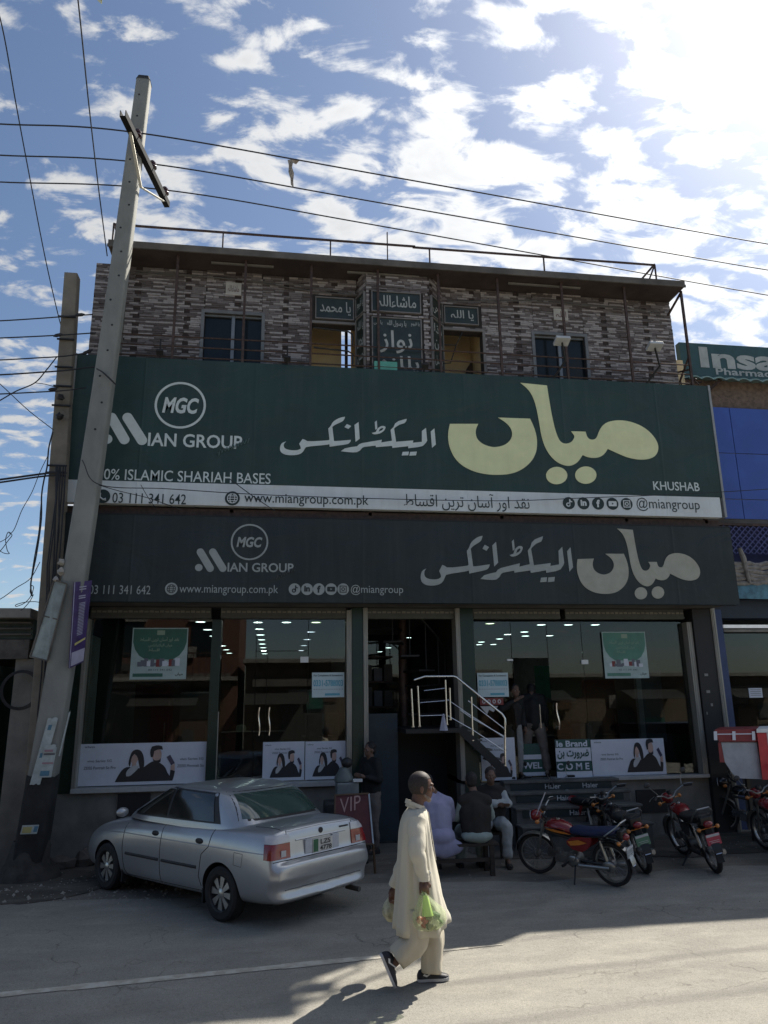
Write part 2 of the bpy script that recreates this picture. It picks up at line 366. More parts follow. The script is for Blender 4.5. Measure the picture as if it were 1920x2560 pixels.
# dark trodden soil at the foot of the poles and along the plinth
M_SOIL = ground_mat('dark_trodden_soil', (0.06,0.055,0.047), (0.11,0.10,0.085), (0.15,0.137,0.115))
def patch_sheet(name, mt, pts, z, seed, amp=.22, sub=8):
    P = []
    for i in range(len(pts)):
        a, b = Vector(pts[i]+(0,)), Vector(pts[(i+1) % len(pts)]+(0,))
        for j in range(sub):
            p = a.lerp(b, j/sub); P.append((p.x+amp*noise.noise((p.x*1.7, p.y*1.7, seed)), p.y+amp*noise.noise((p.x*1.7+9, p.y*1.7, seed))))
    m = MB(); m.prism(P, lambda u, v, d: (u, v, d), z, z-.003); return tag(m.build(name, mt), kind='structure')
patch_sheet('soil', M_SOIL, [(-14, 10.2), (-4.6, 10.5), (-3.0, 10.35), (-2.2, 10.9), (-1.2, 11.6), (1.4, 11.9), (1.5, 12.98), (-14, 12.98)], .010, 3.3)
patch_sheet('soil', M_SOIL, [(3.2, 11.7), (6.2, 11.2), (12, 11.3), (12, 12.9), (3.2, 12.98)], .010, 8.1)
M_OIL = mat('oil_stain', (0.15,0.14,0.122), .8, var=.3, scale=9)
for i, (x, y, r) in enumerate(()):
    patch_sheet('oil_stain', M_OIL, [(x+r*math.cos(a)*1.5, y+r*math.sin(a)) for a in (0, 1.05, 2.1, 3.14, 4.2, 5.25)], .0145+.001*i, 5+i, .14, 4)
# loose stones, scraps and grit
M_STONE = mat('grey_stone', (0.28,0.26,0.23), 0.95, bump=0.5, bscale=60)
m = MB()
def lump(mb, c, r, mi=0, k=0.4):
    o = len(mb.v); mb.ell(c, r, 5, 7, mi=mi)
    for i in range(o, len(mb.v)):
        v = mb.v[i]; d = v - Vector(c); mb.v[i] = Vector(c) + d*(1 + k*noise.noise(v*(1.3/max(r if not isinstance(r, (tuple, list)) else r[0], 0.01))))
for i in range(2600):
    x = rnd.uniform(-9, 10) if i < 1500 else rnd.triangular(-5.5, .5, -3.2); y = rnd.triangular(8.0, 13.0, 12.2) if i < 1500 else rnd.triangular(9.4, 12.8, 11.0); r = rnd.choice([.006,.008,.01,.012,.02]) * (1 if y > 10 else 0.7)
    if x < -1 and rnd.random() < .1: r *= 2
    a = rnd.uniform(0, 3); q = [Vector((math.cos(a+t)*r*rnd.uniform(.7,1.3), math.sin(a+t)*r, 0)) for t in (0, 1.6, 3.1, 4.7)]
    c = Vector((x, y, 0.002)); m.add([c+v for v in q] + [c+Vector((0,0,r*0.9))], [(0,1,4),(1,2,4),(2,3,4),(3,0,4)])
tag(m.build('gravel', M_STONE), kind='stuff', label='scattered grit and small stones on the dirt before the shops', cat='gravel')
M_PAPER = mat('scrap_paper', (0.6,0.6,0.57), 0.9)
for i, (px, py, r, mt, lb) in enumerate([(150,2243,.05,'p','small white paper scrap on the dirt nearest the pole foot'),(38,2266,.05,'p','pale torn scrap on the dirt at the left edge'),(85,2268,.06,'s','grey stone lump lying beside the pale scrap'),(140,2277,.085,'s','long flat dark stone on the dirt in front of the pole'),(270,2272,.05,'s','small grey pebble nearest the front wheel of the car'),(1398,2213-20,.03,'p','tiny white scrap under the red motorbike'),(1255,2168,.03,'p','tiny pale scrap beside the bench leg')]):
    c = pZ(px, py); mb = MB(); lump(mb, (0, 0, r*0.25), (r*1.3, r*0.8, r*0.3), k=0.8)
    tag(mb.build('litter_scrap' if mt == 'p' else 'stone', M_PAPER if mt == 'p' else M_STONE, loc=(c.x, c.y, 0.004), smooth=True), lb, 'litter' if mt == 'p' else 'stone')

# ================================================================== MATERIALS OF THE BUILDINGS
M_PLASTER = mat('grey_cement_plaster', (0.20,0.188,0.165), 0.9, var=0.22, scale=2.5, bump=0.35, bscale=35)
M_CONC = mat('concrete', (0.24,0.225,0.20), 0.88, var=0.18, scale=3, bump=0.35, bscale=50)
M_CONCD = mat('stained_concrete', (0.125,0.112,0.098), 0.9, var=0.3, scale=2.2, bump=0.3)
M_GREENTILE = mat('dark_green_cladding', (0.007,0.024,0.016), 0.35, var=0.2, scale=4)
M_BLACK = mat('matt_black', (0.014,0.014,0.015), 0.6)
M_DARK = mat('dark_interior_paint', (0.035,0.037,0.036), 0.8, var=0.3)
M_ALU = mat('brushed_aluminium', (0.34,0.325,0.29), 0.45, metal=0.35, var=0.15, scale=20, stretch=(1,1,0.1))
M_MARBLE = mat('pale_marble', (0.42,0.42,0.41), 0.4, var=0.1, scale=8)
M_SHUT = mat('shutter_steel', (0.10,0.10,0.09), 0.5, metal=0.5)
M_SHUTL = mat('shutter_edge_dust', (0.22,0.21,0.17), 0.6, metal=0.2)
M_CREAM = mat('cream_wall_paint', (0.74,0.58,0.34), 0.85, var=0.1, scale=2)
M_RUSTP = mat('rusted_brown_steel', (0.075,0.045,0.036), 0.6, metal=0.3, var=0.35, scale=14)
M_WHITE = mat('white_paint', (0.72,0.73,0.72), 0.6, var=0.06)
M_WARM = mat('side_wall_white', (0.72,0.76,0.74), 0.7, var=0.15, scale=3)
M_GLASS = glass('shop_glass', (0.55,0.60,0.60), 1.15)
M_UPGL = mat('dark_blue_pane', (0.012,0.018,0.022), 0.12, var=0.1, spec=0.3)
M_LAMP = mat('lit_ceiling_disc', (0.9,0.95,0.9), 0.5, emit=(0.85,1.0,0.92), estr=7)
M_LAMPY = mat('lit_ceiling_disc_warm', (0.9,0.95,0.8), 0.5, emit=(0.85,1.0,0.60), estr=5)
M_LAMPD = mat('lit_ceiling_disc_far', (0.9,0.95,0.9), 0.5, emit=(0.8,0.9,1.0), estr=2.5)

# ================================================================== SHOP BUILDING
YF = 13.0
B = thing('shop_building', 'long two storey shop building with split-stone upper wall, glass shopfronts and flat roof', 'building', (2.4, YF, 0))
def bx(name, mt, *a, parent=None, bevel=0.0):
    m = MB(); m.box(*a); return m.build(name, mt, parent or B, bevel=bevel)
# ---- plinth
bx('plinth_wall', M_PLASTER, -3.46, YF, -0.05, 1.6, YF+.3, 0.98)
bx('plinth_wall', M_PLASTER, 3.19, YF, -0.05, 8.2, YF+.3, 0.93)
bx('plinth_wall', M_BLACK, 1.6, YF+1.0, -0.05, 3.19, YF+1.2, 1.78)
bx('window_sill', M_MARBLE, -3.16, YF-.10, 0.98, 1.3, YF+.3, 1.055, bevel=.006)
bx('window_sill', M_MARBLE, 4.9, YF-.08, 0.93, 7.76, YF+.3, 0.985, bevel=.006)
bx('plinth_vent', M_BLACK, *(lambda a, b: (a.x, YF-.03, b.z, b.x, YF-.003, a.z))(pY(296,1985,YF), pY(372,2062,YF)))
bx('plinth_opening', M_BLACK, *(lambda a, b: (a.x, YF-.03, b.z, b.x, YF-.003, a.z))(pY(1588,1975,YF), pY(1668,2030,YF)))
# ---- columns and jambs
for nm, mt, x0, x1, y0, z0, z1 in (
    ('column', M_GREENTILE, -3.46, -3.17, YF-.03, .98, 3.94), ('column', M_GREENTILE, -1.09, -0.93, YF+.02, 1.055, 3.74),
    ('column', M_GREENTILE, 1.322, 1.518, YF-.06, 0, 3.94), ('column', M_GREENTILE, 3.272, 3.53, YF-.04, 0, 3.94),
    ('column', M_BLACK, 7.765, 8.13, YF-.1, 0, 3.94)):
    bx(nm, mt, x0, y0, z0, x1, YF+.28, z1, bevel=.004)
for x0, x1, z0, z1, y in ((-3.168, -3.10, 1.055, 3.74, YF-.05), (1.232, 1.318, 1.055, 3.9, YF-.05), (1.522, 1.6, 0.9, 3.94, YF-.08), (3.19, 3.268, 1.0, 3.94, YF-.08), (7.66, 7.76, 0.986, 3.70, YF-.05), (8.134, 8.2, 0.0, 3.94, YF-.12)):
    m = MB(); m.box(x0, y, z0, x1, YF+.24, z1)
    for q in (0.25, 0.7): m.box(x0+(x1-x0)*q, y-.012, z0+.01, x0+(x1-x0)*(q+.12), y, z1-.01)
    m.build('aluminium_jamb', M_ALU, B, bevel=.003)
# thin white-edged glazing bar beside the dark mullion
bx('glazing_bar', M_ALU, -0.93, YF+.03, 1.055, -0.915, YF+.05, 2.2)
# ---- header, shutter boxes with the scalloped bottom rail
bx('header_beam', M_BLACK, -3.46, YF-.02, 3.94, 8.2, YF+.3, 4.02)
for x0, x1 in ((-3.10, -1.12), (-0.95, 1.23), (1.6, 3.19), (3.55, 5.2), (5.3, 7.66)):
    m = MB(); m.box(x0, YF+.02, 3.76, x1, YF+.2, 3.94, 0)
    n = int((x1-x0)/0.085)
    for i in range(n):
        xa = x0 + (i+.12)*(x1-x0)/n; xb = x0 + (i+.88)*(x1-x0)/n; zz = 3.855
        m.box(xa, YF+.004, zz, xb, YF+.02, zz+.028 + .008*(i % 2), 1)
    m.box(x0, YF-.004, 3.775, x1, YF+.016, 3.805, 0)
    m.build('roller_shutter', [M_SHUT, M_SHUTL], B)
# ---- glass: shopfront panes
def pane(x0, x1, z0, z1, y=YF+.12, name='glass_pane', parent=None):
    m = MB(); m.box(x0, y, z0, x1, y+.01, z1); return m.build(name, M_GLASS, parent or B)
pane(-3.10, -1.095, 1.056, 3.76); pane(1.62, 3.18, 2.0, 3.7, y=YF+2.6)
pane(-0.91, -0.335, 1.056, 3.76)
for x0, x1, hx in ((-0.325, -0.145, -0.245), (-0.135, 0.565, -0.075)):
    p = pane(x0, x1, 1.075, 3.2, name='glass_door')
    m = MB(); pts = [(hx+0.012*math.sin(t*2*math.pi), YF+.07, 1.80+t*0.46) for t in [i/12 for i in range(13)]]
    m.tube(pts, .013, 8); m.tube([(hx, YF+.07, 1.84), (hx, YF+.125, 1.84)], .008, 6); m.tube([(hx, YF+.07, 2.22), (hx, YF+.125, 2.22)], .008, 6)
    m.build('door_handle', mat('chrome', (0.75,0.75,0.74), 0.18, metal=1.0, var=0.03), p, smooth=True)
pane(-0.325, 0.565, 3.21, 3.76); pane(0.575, 1.23, 1.056, 3.76)
pane(3.55, 4.26, 0.94, 3.72); pane(4.96, 5.62, 0.986, 3.72); pane(5.63, 7.66, 0.986, 3.72); pane(4.27, 4.95, 3.06, 3.72)
# open door leaf swung inward, its handle and the handle of the fixed leaf
M_CHR = MATS['chrome']
m = MB(); m.obox((4.30, YF+.48, 1.98), ((0.06,1,0), (1,-0.06,0), (0,0,1)), (.34, .005, 1.02)); dl = m.build('glass_door', M_GLASS, B)
m = MB(); m.tube([(4.35, YF+.72, 1.8), (4.36, YF+.73, 2.25)], .013, 8); m.build('door_handle', M_CHR, dl, smooth=True)
m = MB(); pts = [(5.03+0.014*math.sin(t*2*math.pi)+.03*(1-t)*.5, YF+.06, 1.80+t*0.46) for t in [i/12 for i in range(13)]]
m.tube(pts, .014, 8); m.tube([(5.04, YF+.06, 1.85), (5.04, YF+.125, 1.85)], .008, 6); m.tube([(5.035, YF+.06, 2.21), (5.035, YF+.125, 2.21)], .008, 6); m.build('door_handle', M_CHR, B, smooth=True)
m = MB(); m.box(4.72, YF+.10, 1.83, 4.735, YF+.125, 2.24); m.build('door_handle', M_CHR, B)
# patch fittings (small bright clamps at the top of the glass doors)
for px, py, w, h in ((545,1643,.1,.07),(761,1649,.14,.1),(1275,1650,.11,.035),(1462,1655,.13,.08)):
    c = pY(px, py, YF+.1); m = MB(); m.box(c.x-w/2, YF+.09, c.z-h/2, c.x+w/2, YF+.135, c.z+h/2); m.build('door_clamp', M_WHITE, B, bevel=.004)
# ---- interior shell of the two halls, stair passage between
m = MB()
ZC = 4.02; YB = 29.0
m.box(-3.46, YF+.3, .90, 1.5, YB, .98, 0); m.box(3.3, YF+.3, .90, 8.2, YB, .98, 0)
m.build('hall_floor', mat('polished_floor_tile', (0.10,0.105,0.10), 0.25), B)
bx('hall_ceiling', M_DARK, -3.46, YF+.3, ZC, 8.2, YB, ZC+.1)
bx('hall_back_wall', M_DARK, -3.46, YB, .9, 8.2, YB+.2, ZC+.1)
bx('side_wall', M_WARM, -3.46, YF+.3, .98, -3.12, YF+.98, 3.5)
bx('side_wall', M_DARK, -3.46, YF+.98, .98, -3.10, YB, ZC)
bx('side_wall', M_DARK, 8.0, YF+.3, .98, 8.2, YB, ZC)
bx('side_wall', M_DARK, 1.33, YF+.3, 0.0, 1.5, YF+5, ZC); bx('side_wall', M_DARK, 3.3, YF+.3, 0.0, 3.5, YF+5, ZC)
bx('stair_back_wall', mat('blue_grey_wall', (0.03,0.045,0.06), 0.6), 1.61, YF+.35, 0, 2.17, YF+.42, 2.12); bx('passage_floor', M_DARK, 1.5, YF+.3, 0, 3.3, YF+5, .02)
# grey post inside the right hall
bx('inner_post', M_WARM, 7.02, YF+.9, .98, 7.12, YF+1.0, 3.0)
bx('inner_panel', mat('inner_grey_panel', (0.22,0.25,0.25), 0.6), 7.12, YF+.92, 1.5, 7.55, YF+.96, 2.95)

# ---- upper floors behind the signs
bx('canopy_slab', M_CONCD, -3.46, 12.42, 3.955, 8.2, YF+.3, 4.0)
bx('front_wall', M_PLASTER, -3.40, 12.82, 4.03, 8.15, 13.02, 8.02)
bx('balcony_slab', M_CONC, -3.40, 12.42, 8.02, 8.15, 16, 8.12)
bx('rear_block', M_PLASTER, -3.3, 20.0, 4.1, 8.1, 20.2, 10.35)
ZS = 10.37
# roof with an open well behind the bay
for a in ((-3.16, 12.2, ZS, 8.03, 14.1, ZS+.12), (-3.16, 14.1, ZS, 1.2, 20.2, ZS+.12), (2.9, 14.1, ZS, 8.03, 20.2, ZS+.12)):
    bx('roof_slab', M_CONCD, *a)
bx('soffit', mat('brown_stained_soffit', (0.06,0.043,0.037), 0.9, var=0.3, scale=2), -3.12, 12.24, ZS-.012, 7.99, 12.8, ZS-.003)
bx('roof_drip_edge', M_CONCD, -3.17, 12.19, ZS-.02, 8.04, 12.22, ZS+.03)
YU = 12.8
M_WALLB = mat('dark_wall_backing', (0.045,0.038,0.036), 0.85)
WIN1 = (-1.46, -0.40, 8.2, 9.46); WIN2 = (4.99, 6.05, 8.2, 9.42); DL = (0.55, 1.41, 8.12, 9.38); DR = (3.10, 3.92, 8.12, 9.40)
BX0, BX1, BF0, BF1, YBAY = 1.42, 3.10, 1.56, 2.80, 12.47
def wall_pieces():
    xs = [(-2.9, WIN1[0]), (WIN1[0], WIN1[1]), (WIN1[1], DL[0]), (DL[0], DL[1]), (BX1, DR[1]), (DR[1], WIN2[0]), (WIN2[0], WIN2[1]), (WIN2[1], 8.0)]
    zt = [0, WIN1[3], 0, DL[3], DR[3], 0, WIN2[3], 0]
    return [(a, b, max(8.12, t), ZS-.013) for (a, b), t in zip(xs, zt)]
m = MB()
for a, b, z0, z1 in wall_pieces(): m.box(a, YU, z0, b, YU+.2, z1)
m.build('stone_backing_wall', M_WALLB, B)
# bay: front and two splayed flanks
m = MB()
prof = [(BX0, YU), (BF0, YBAY), (BF1, YBAY), (BX1, YU)]
m.prism([(p[0], p[1]) for p in prof], lambda u, v, d: (u, v, d), 8.12, ZS-.013); m.build('bay_wall', M_WALLB, B)
# side fin at the left, clad in the same stone
bx('side_fin', M_WALLB, -3.40, 12.50, 8.12, -3.08, 13.6, 10.18)
# split-stone strips
STC = [mat('split_stone_pale', (0.37,0.335,0.325), 0.75, var=0.12, scale=18, bump=0.4, bscale=60), mat('split_stone_grey', (0.20,0.175,0.17), 0.75, var=0.15, scale=18, bump=0.4, bscale=60),
       mat('split_stone_taupe', (0.12,0.098,0.093), 0.8, var=0.15, scale=18, bump=0.4, bscale=60), mat('split_stone_brown', (0.05,0.034,0.030), 0.8, var=0.15, scale=18, bump=0.3)]
strips = []
CH = 0.041
PLAQ = [(0.61, 1.36, 9.49, 9.92), (3.15, 3.85, 9.55, 9.90)]
def strip_run(x0, x1, z0, z1, place, seed, holes=()):
    """courses of strips from x0 to x1; place(x, z) -> world point and outward frame"""
    rr = random.Random(seed); k = 0; z = z0
    while z + CH*0.6 < z1:
        x = x0 - rr.uniform(0, .18) if k % 2 else x0 - rr.uniform(0, .08)
        while x < x1:
            l = rr.choice((.10, .14, .17, .21, .26)); a = max(x, x0); b = min(x+l, x1); x += l
            if b-a < .03: continue
            # dark squares on a staggered lattice, two courses high
            row = k//2; q = (a - (row*0.46) % 0.92) % 0.92; cell = False
            if row % 2 == 0:
                if q < 0.10: cell = True; x = a+max(.02, 0.10-q); b = min(x, x1)
                elif q + (b-a) > 0.92: x = a+max(.012, 0.92-q+.001); b = min(x, x1)
                if b-a < .02: continue
            ci = 3 if cell else (rr.choice((0,0,1,2)) if k % 2 == 0 else rr.choice((0,1,1,2,2,2)))
            mid = (a+b)/2; zc = z + CH/2
            if any(h[0]-.005 < b and a < h[1]+.005 and h[2]-.005 < z+CH and z < h[3]+.005 for h in holes): 
                for h in holes:
                    if h[2]-.005 < z+CH and z < h[3]+.005 and a < h[1] and b > h[0]:
                        if a < h[0] - .03: b = min(b, h[0]-.004)
                        elif b > h[1] + .03: a = max(a, h[1]+.004)
                        else: a = b
                if b-a < .03: continue

            strips.append((place, a, b, z, ci, rr.uniform(0.008, 0.028) if ci != 3 else .006))
        z += CH; k += 1
fl = lambda x, z, d: (x, YU-d, z)
for i, (a, b, z0, z1) in enumerate(wall_pieces()):
    strip_run(a, b, z0, z1, fl, 40+i, holes=[(h[0]-.04, h[1]+.04, h[2]-.04, h[3]+.04) for h in PLAQ])
strip_run(BF0, BF1, 8.12, ZS-.02, lambda x, z, d: (x, YBAY-d, z), 71, holes=[(1.62, 2.66, 0, 9.42), (1.62, 2.66, 9.50, 9.96)])
def flank(p, q):
    p = Vector((p[0], p[1], 0)); q = Vector((q[0], q[1], 0)); u = (q-p).normalized(); n = Vector((u.y, -u.x, 0)); 
    return (q-p).length, (lambda x, z, d: p + u*x + n*d + Vector((0,0,z))), u, n, p
for k, (p, q) in enumerate((((BX0, YU), (BF0, YBAY)), ((BF1, YBAY), (BX1, YU)))):
    ln, fn, u, n, p0 = flank(p, q); strip_run(0, ln, 9.98, ZS-.02, fn, 90+k)
strip_run(-3.40, -3.08, 8.12, 10.18, lambda x, z, d: (x, 12.50-d, z), 95)
strip_run(-3.40, -3.08, 10.181, 10.19, lambda x, z, d: (x, 12.50-d, z), 96)
fin_side = lambda x, z, d: (-3.40-d, 12.5+x, z)
def strip_pts(st):
    pl, a, b, z, ci, d = st; g = .003
    return [Vector(pl(x, zz, dd)) for dd in (0.0, d) for zz in (z+g, z+CH-g) for x in (a+g, b-g)]
SF = [(4,5,7,6),(0,1,5,4),(2,6,7,3),(0,4,6,2),(1,3,7,5)]
ctr = Vector((2.2, 12.3, 8.4))
strips.sort(key=lambda s: (Vector(s[0]((s[1]+s[2])/2, s[3], 0)) - ctr).length)
near, far = strips[:300], strips[300:]
cache = {}
for st in near:
    pl, a, b, z, ci, d = st; P = strip_pts(st); u = (P[1]-P[0]).normalized(); key = (ci, round(b-a, 2), round(d, 2), round(u.x, 3), round(u.y, 3))
    if key not in cache:
        mb = MB(); mb.add([p-P[0] for p in P], SF); cache[key] = mb.mesh('stone_strip', STC[ci])
    share(cache[key], 'stone_strip', B, P[0])
mb = MB()
for st in far: mb.add(strip_pts(st), SF, st[4])
tag(mb.build('stone_strips', STC, B, fix=False), kind='stuff')
M_TRIM = mat('grey_stone_trim', (0.21,0.195,0.185), 0.7)
def frame_rect(name, mt, x0, x1, z0, z1, y, w, d, parent, bottom=True):
    m = MB(); m.box(x0-w, y-d, z0, x0, y, z1+w); m.box(x1, y-d, z0, x1+w, y, z1+w); m.box(x0, y-d, z1, x1, y, z1+w)
    if bottom: m.box(x0, y-d, z0-w*0.0, x1, y, z0+w)
    return m.build(name, mt, parent)
for Wn in (WIN1, WIN2):
    w = frame_rect('window', mat('window_grey_frame', (0.17,0.175,0.18), 0.5), Wn[0], Wn[1], Wn[2], Wn[3], YU+.01, .06, .05, B)
    xm = Wn[0] + (Wn[1]-Wn[0])*0.5
    m = MB(); m.box(xm-.03, YU+.02, Wn[2]+.06, xm+.03, YU+.07, Wn[3]); m.box(Wn[0], YU+.03, Wn[3]-.04, Wn[1], YU+.07, Wn[3]); m.build('sash', mat('window_alu', (0.22,0.23,0.24), 0.4, metal=0.4), w)
    for a, b in ((Wn[0], xm-.03), (xm+.03, Wn[1])):
        m = MB(); m.box(a, YU+.08, Wn[2], b, YU+.09, Wn[3]-.04); m.build('pane', M_UPGL, w)
for D in (DL, DR): frame_rect('door_surround', M_TRIM, D[0], D[1], D[2], D[3], YU+.0, .05, .035, B, bottom=False)
# rooms behind the upper openings
bx('landing_wall', M_CREAM, 0.42, 13.75, 8.12, 1.20, 13.85, ZS-.02); bx('landing_wall', M_CREAM, 1.42, 13.9, 8.12, 1.9, 14.0, ZS-.02)
bx('landing_wall', M_CREAM, 2.7, 13.8, 8.12, 4.4, 13.9, ZS-.02)
bx('landing_wall', M_CREAM, 0.45, 13.0, 8.12, 0.53, 13.7, ZS-.02); bx('landing_wall', M_CREAM, 3.95, 13.0, 8.12, 4.03, 13.8, ZS-.02)
bx('landing_post', M_RUSTP, 1.27, 13.7, 8.12, 1.33, 13.76, ZS-.02)
m = MB(); m.prism([(3.80, 8.12), (4.02, 8.12), (4.02, 9.35), (3.80, 9.0)], lambda u, v, d: (u, d, v), 13.68, 13.72); m.build('inner_door', mat('dark_brown_door', (0.05,0.03,0.02), 0.5), B)
# room boxes behind windows so the panes look into the dark
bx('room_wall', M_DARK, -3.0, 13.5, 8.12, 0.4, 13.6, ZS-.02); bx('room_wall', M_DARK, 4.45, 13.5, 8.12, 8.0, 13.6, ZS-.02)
bx('side_parapet', M_PLASTER, -3.05, 12.8, 8.12, -2.9, 20, ZS-.02); bx('side_parapet', M_PLASTER, 7.9, 13.0, 8.12, 8.0, 20, ZS-.02)
# soffit cables looping under the roof
m = MB()
for k, (pts) in enumerate([[(-2.8,10.2),(-1.0,10.22),(0.6,10.05),(2.2,10.0)], [(-2.8,10.24),(0.3,10.16),(1.9,9.98)], [(3.4,10.02),(5.2,10.18),(7.0,10.12),(7.8,10.0)], [(3.2,9.98),(4.8,10.12),(7.7,10.08)]]):
    P = [(x, YU-.05-.02*k, z-.02) for x, z in pts]; m.tube(P, .012, 5)
m.build('soffit_cable', mat('grey_cable', (0.12,0.11,0.10), 0.6), B)
for x0, x1 in ((-1.35, -0.2), (1.2, 2.6), (4.4, 5.9)):
    m = MB(); m.box(x0, 12.44, ZS-.06, x1, 12.48, ZS-.03); m.build('tube_light', mat('dusty_batten', (0.2,0.19,0.17), 0.6), B)
# small white tiles with writing
for px0, py0, px1, py1, s in ((564,709,604,737,'ماشاءاللہ'), (1385,774,1418,800,'اللہ')):
    a = pY(px0, py1, YU-.02); b = pY(px1, py0, YU-.02); m = MB(); m.box(a.x, YU-.035, a.z, b.x, YU-.0, b.z); t = m.build('name_tile', mat('cream_glazed_tile', (0.5,0.47,0.42), 0.4), B)
    m = MB(); put_text(m, urdu(s), (a.x+.04, YU-.035, a.z+.06), (b.x-a.x-.08, 0, 0), (0, 0, (b.z-a.z)*.55), d=.003); m.build('lettering', mat('maroon_ink', (0.12,0.05,0.04), 0.6), t)
# green plaques with white Urdu lettering
M_PLQ = mat('plaque_green', (0.026,0.038,0.032), 0.35, var=0.2); M_INK = mat('plaque_white_lettering', (0.42,0.43,0.40), 0.5)
def plaque(x0, x1, z0, z1, y, lines, fr=None):
    m = MB(); 
    if fr is None: fr = (Vector((0,y,0)), Vector((1,0,0)), Vector((0,-1,0)))
    o, u, n = fr; P = lambda x, z, d: o + u*x + n*d + Vector((0,0,z))
    c = P((x0+x1)/2, (z0+z1)/2, 0.0); m.obox(c, (u, n, (0,0,1)), ((x1-x0)/2, .03, (z1-z0)/2)); pl = m.build('plaque', M_PLQ, B)
    m = MB()
    for (s, lx, lz, hx, hz) in lines:
        put_text(m, urdu(s), P(x0+(x1-x0)*lx, z0+(z1-z0)*lz, .03), u*((x1-x0)*(hx-lx)), Vector((0,0,(z1-z0)*(hz-lz))), n=n, d=.004, bold=.012)
    m.build('lettering', M_INK, pl)
    m = MB(); e = .018
    for a, b in (((x0-.02, z0-.02), (x1+.02, z0)), ((x0-.02, z1), (x1+.02, z1+.02)), ((x0-.02, z0), (x0, z1)), ((x1, z0), (x1+.02, z1))):
        m.obox(P((a[0]+b[0])/2, (a[1]+b[1])/2, .01), (u, n, (0,0,1)), ((b[0]-a[0])/2, .04, (b[1]-a[1])/2))
    m.build('plaque_frame', M_TRIM, pl)
plaque(PLAQ[0][0]+.02, PLAQ[0][1]-.02, PLAQ[0][2], PLAQ[0][3], YU, [('یا محمد', .1, .18, .94, .86)])
plaque(PLAQ[1][0]+.02, PLAQ[1][1]-.02, PLAQ[1][2], PLAQ[1][3], YU, [('یا اللہ', .18, .2, .88, .84)])
plaque(1.68, 2.60, 9.53, 9.93, YBAY, [('ماشاءاللہ', .1, .2, .92, .85)])
plaque(1.68, 2.60, 8.14, 9.38, YBAY, [('نواز', .14, .42, .82, .80), ('پلازہ', .14, .08, .95, .38), ('یا رسول اللہ', .3, .86, .7, .97), ('یا حی', .02, .88, .2, .96), ('یا قیوم', .8, .88, .98, .96)])
for k, (p, q) in enumerate((((BX0, YU), (BF0, YBAY)), ((BF1, YBAY), (BX1, YU)))):
    ln, fn, u, n, p0 = flank(p, q); fr = (p0, u, n)
    plaque(.03, ln-.03, 9.53, 9.93, 0, [(('یا قیوم', 'یا حی')[k], .12, .2, .9, .85)], fr)
    t = (['یا اللہ', 'محمد', 'حسن', 'حسین'], ['ہذا', 'من', 'فضل', 'ربی'])[k]
    plaque(.03, ln-.03, 8.14, 9.46, 0, [(w, .14, .78-.25*i, .9, .95-.25*i) for i, w in enumerate(t)], fr)
bx('teal_sill_box', mat('teal_plastic', (0.10,0.35,0.27), 0.5), 1.69, YBAY-.12, 8.10, 2.12, YBAY-.04, 8.44)

# ================================================================== BALCONY RAILING, ROOF RAIL
Rl = thing('balcony_railing', 'thin brown steel balcony railing with tall posts up to the roof edge', 'railing', (2.4, 12.36, 8.12))
for x in (-1.94, -0.71, 0.51, 1.775, 2.955, 4.14, 5.455, 6.78, 8.02):
    m = MB(); m.box(x-.022, 12.34, 8.12, x+.022, 12.38, ZS-.015); m.build('post', M_RUSTP, Rl)
for z in (8.32, 8.52, 8.72):
    m = MB(); m.tube([(-3.0, 12.36, z+.004*rnd.uniform(-1,1)), (2.4, 12.36, z+.01), (8.0, 12.36, z-.01)], .014, 6); m.build('rail', M_RUSTP, Rl)
m = MB()
for x in (0.62, 1.08): 
    pass
for z in (9.02, 8.62):
    m.tube([(0.56, 12.30, z), (1.20, 12.30, z-.04), (1.28, 12.30, z-.09), (1.28, 12.30, z-.30)], .015, 6)
m.build('bent_rail', M_BLACK, Rl)
m = MB(); m.tube([(3.5, 12.75, 9.35), (3.36, 12.72, 9.05), (3.12, 12.7, 9.03)], .012, 5); m.tube([(3.36, 12.72, 9.05), (3.2, 12.6, 8.6), (3.05, 12.6, 8.58)], .012, 5); m.build('bent_rail', M_BLACK, Rl)
m = MB()
m.bar((8.02, 12.36, 8.62), (8.02, 13.1, 8.86), .03); m.bar((8.02, 12.36, 8.9), (8.02, 13.2, 8.2), .03); m.bar((8.02, 12.34, ZS-.04), (7.9, 13.0, 9.9), .035); m.build('end_brace', M_RUSTP, Rl)
R2 = thing('roof_rail', 'low dark red pipe rail along the roof edge above the stone wall', 'railing', (2.2, 12.3, ZS+.12))
m = MB(); m.bar((-3.10, 12.25, 10.84), (2.5, 12.25, 10.85), .03, .034); m.bar((2.45, 12.25, 10.83), (7.45, 12.25, 10.84), .03, .034); m.bar((-3.10, 12.25, 10.86), (-3.1, 14.0, 10.86), .03); m.bar((7.45, 12.25, 10.86), (7.45, 14.5, 10.86), .03); m.build('top_rail', M_RUSTP, R2)
for x, z in ((-3.10, 10.86), (-1.14, 10.86), (0.86, 10.86), (2.78, 10.86), (5.09, 10.86), (7.45, 10.86)):
    m = MB(); m.box(x-.013, 12.237, ZS+.12, x+.013, 12.263, z-.02); m.build('rail_post', M_RUSTP, R2)
m = MB(); m.box(1.945, 12.24, ZS+.12, 1.965, 12.26, 11.12); m.build('rail_post', M_RUSTP, R2)
m = MB(); m.bar((7.45, 12.26, 10.84), (7.3, 12.28, ZS+.12), .03); m.build('rail_brace', M_RUSTP, R2)
